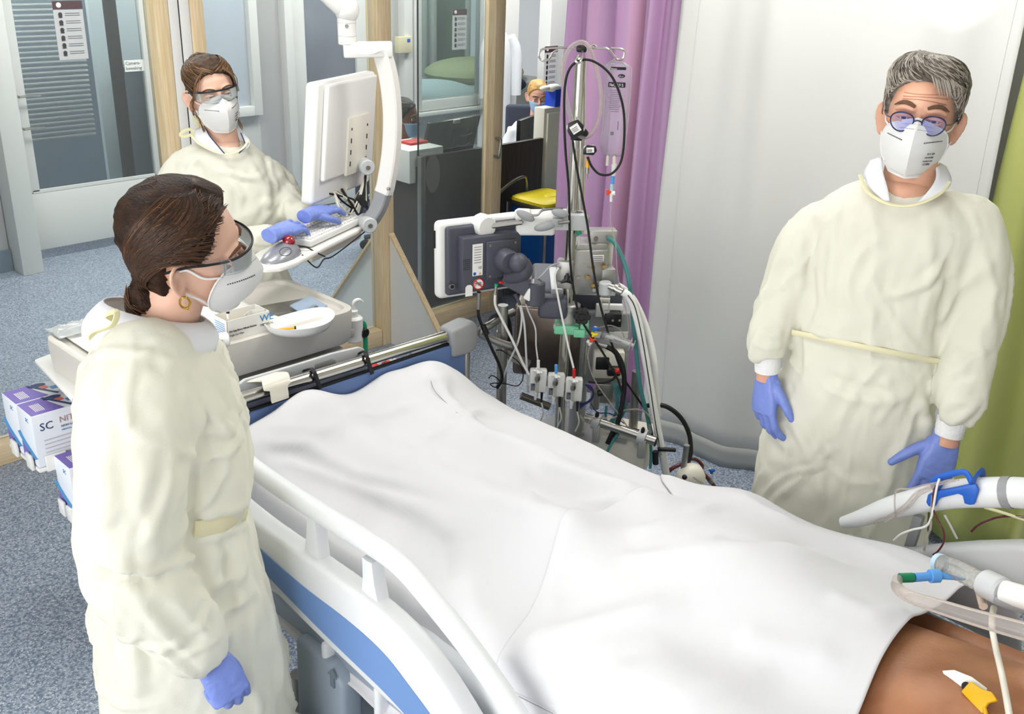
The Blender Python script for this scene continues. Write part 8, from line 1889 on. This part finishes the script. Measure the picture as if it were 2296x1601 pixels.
# ================================================================== blue line holder on the far rail
lh = thing('line_holder', 'blue plastic line holder clipped on the far hand rail', 'line holder', A(2135, 1110, X=2.0))
def PXX(pts, X=1.965): return [A(x, y, X=X) for x, y in pts]
g = G(); pts = PXX([(2078, 1125), (2082, 1108), (2100, 1100), (2150, 1090), (2172, 1085), (2190, 1085), (2196, 1098), (2190, 1118), (2186, 1130), (2176, 1131), (2164, 1128), (2160, 1110), (2150, 1106), (2112, 1115), (2104, 1122), (2100, 1132), (2096, 1136), (2084, 1134)])
g.prism([(-p.y, p.z) for p in pts], 0.008, fr((1.968, 0, 0), (0, -1, 0), (0, 0, 1)), bev=0.002); g.build('clip_body', M['blue'], lh)
g = G(); g.tube(PXX([(2098, 1098), (2092, 1082), (2104, 1072), (2130, 1064), (2156, 1058), (2168, 1062), (2176, 1076), (2182, 1088)], 1.972), 0.0055, 8, 5, flat=(0.008, 0.014)); g.build('loop', M['blue'], lh)
for xa in ((2100, 1104), (2176, 1090)):
    g = G(); a_ = A(*xa, X=1.965); g.tube([a_, a_ + Vector((0.035, 0, 0.018)), a_ + Vector((0.07, 0, 0.0)), a_ + Vector((0.072, 0, -0.03))], 0.004, 8, 4, flat=(0.006, 0.02)); g.build('rail_hook', M['blue'], lh)
def line(pts, r, m, label, X=1.955, cat='line'):
    g = G(); g.tube([A(p[0], p[1], X=(p[2] if len(p) > 2 else X)) for p in pts], r, 8, 6); return tag(g.build('infusion_line', m), label, cat)
line([(2106, 1074), (2100, 1095), (2094, 1130), (2088, 1160), (2076, 1180), (2045, 1188), (2020, 1198), (2004, 1212)], 0.0026, M['whitetube'], 'white line dropping from the blue holder to the sheet')
for i, pts in enumerate(([(2108, 1082), (2080, 1092), (2052, 1106), (2030, 1130), (2000, 1152), (1960, 1172)], [(2110, 1080), (2070, 1088), (2040, 1096), (2012, 1098), (2006, 1120), (2008, 1160)], [(2140, 1074), (2115, 1080), (2085, 1098), (2060, 1112), (2035, 1140), (1985, 1170)], [(2150, 1076), (2110, 1086), (2062, 1104), (2020, 1146), (1945, 1172)])):
    line(pts, 0.0019, M['cleartube'], ('clear line from the blue holder, lowest along the rail', 'clear line from the blue holder looping highest over the gown', 'clear line from the blue holder, middle of the fan', 'clear line from the blue holder reaching furthest to the bed')[i])
line([(2098, 1088), (2092, 1110), (2092, 1140), (2104, 1168), (2116, 1192), (2116, 1215), (2104, 1235), (2092, 1244)], 0.0021, M['bloodtube'], 'red line hanging from the blue holder in a curve')
line([(2090, 1110), (2088, 1150), (2086, 1185), (2076, 1210), (2072, 1235)], 0.0024, M['cleartube'], 'clear line hanging straight below the blue holder')
line([(2118, 1155, 2.05), (2132, 1180, 2.05), (2146, 1208, 2.05)], 0.0026, M['whitetube'], 'short white line behind the far rail')
line([(2208, 1138, 2.06), (2250, 1150, 2.06), (2310, 1170, 2.06)], 0.0034, mat('straw_tube', '#d8d6a8', 0.3), 'straw coloured tube behind the far rail')
line([(2178, 1192, 2.06), (2190, 1180, 2.06), (2212, 1168, 2.06), (2250, 1158, 2.06), (2310, 1160, 2.06)], 0.0026, M['bloodtube'], 'red filled line end hanging behind the far rail')
# ================================================================== nurses at the desk
def nurse(px, py, zc, yaw, pitch, hairc, hairc2, skin, label, scale=0.98, off=(0, 0)):
    c = A(px, py, z=zc); Pn = Person((c.x, c.y), 'person', label)
    H = head_frame(Pn, px, py, 0.0, (0, 0, 0.11), yaw=yaw, pitch=pitch, scale=scale)
    hd = make_head(H, skin, Pn.t); hm_ = mat('nurse_hair', hairc, 0.5, col2=hairc2, vscale=20, bump=0.4, bscale=100)
    make_hair(H, hm_, hd, lambda a: zhair(a, 0.188, 0.168, 0.115, 0.01), 0.008, 0.01, None, (50, 30, 50), 0.003, 4.0)
    g = G(); g.shell(25, 9, lambda u, v: head_pt((2 * u - 1) * 1.25, 0.090 - 0.092 * v, 0.007 + 0.010 * math.cos((2 * u - 1) * 1.4)), 0.0015); link('surgical_mask', mesh_t(g, H), cloth('blue_mask', '#a9c9e6', 0.2), Pn.t, 180)
    for s in (-1, 1):
        g = G(); g.tube([head_pt(s * 1.22, 0.08, 0.010), Vector((s * 0.079, 0.0, 0.11)), Vector((s * 0.081, -0.02, 0.115))], 0.0013, 5, 4); link('mask_loop', mesh_t(g, H), M['whitetube'], Pn.t)
    f = (Pn.v * math.cos(math.radians(yaw)) + Pn.u * math.sin(math.radians(yaw))); sd = f.cross(Vector((0, 0, 1)))
    b = Pn.o; zs = zc - 0.11
    g = G(); g.tube([b + Vector((0, 0, zs + 0.02)), b + Vector((0, 0, zs - 0.08))], [0.05, 0.055], 14, 2); g.build('neck', skin, Pn.t)
    g = G(); rings = []
    for z, w, d in ((zs - 0.05, 0.07, 0.06), (zs - 0.085, 0.16, 0.085), (zs - 0.13, 0.195, 0.10), (zs - 0.25, 0.19, 0.11), (zs - 0.42, 0.17, 0.115), (zs - 0.50, 0.18, 0.13), (0.38, 0.18, 0.14)):
        rings.append([b + Vector((0, 0, z)) + sd * (w * superell(k / 28 * 6.2832)[0]) + f * (d * superell(k / 28 * 6.2832)[1]) for k in range(28)])
    g.loft(rings)
    for s in (-1, 1):
        g.tube([b + sd * (s * 0.17) + Vector((0, 0, zs - 0.14)), b + sd * (s * 0.21) + Vector((0, 0, zs - 0.27)), b + sd * (s * 0.20) + f * 0.08 + Vector((0, 0, zs - 0.40)), b + sd * (s * 0.14) + f * 0.28 + Vector((0, 0, zs - 0.38))], [0.06, 0.055, 0.048, 0.038], 12, 4)
        g.tube([b + sd * (s * 0.09) + Vector((0, 0, 0.42)), b + sd * (s * 0.10) + f * 0.38 + Vector((0, 0, 0.42)), b + sd * (s * 0.10) + f * 0.42 + Vector((0, 0, 0.10)), b + sd * (s * 0.10) + f * 0.45 + Vector((0, 0, 0.04))], [0.085, 0.07, 0.05, 0.04], 12, 3)
    me = fuse(g, 0.012, 5); wrinkle(me, (10, 10, 10), 0.008, 2.0, 2); link('uniform', me, cloth('white_uniform', '#eef0f3', 0.1), Pn.t, 180)
    return Pn
n1 = nurse(902, 264, 0.95, 74, 4, '#2a241f', '#17130f', mat('brown_skin', '#8d5f44', 0.5), 'dark-haired seated nurse in blue mask at the desk behind the arm computer', 1.04)
office_chair(n1.o.x, n1.o.y, math.degrees(math.atan2(n1.u.y, n1.u.x)) + 90 - 20, 'black wheeled office chair under the dark-haired nurse', low=0.12)
n2 = nurse(1205, 216, 0.97, 10, 10, '#c9a05e', '#9a7440', mat('rosy_skin', '#dba58c', 0.5), 'blond seated nurse in blue mask behind the black desk monitor', 0.96)
office_chair(n2.o.x, n2.o.y, math.degrees(math.atan2(n2.u.y, n2.u.x)) + 10, 'grey office chair under the blond nurse', '#3c4250', low=0.12)
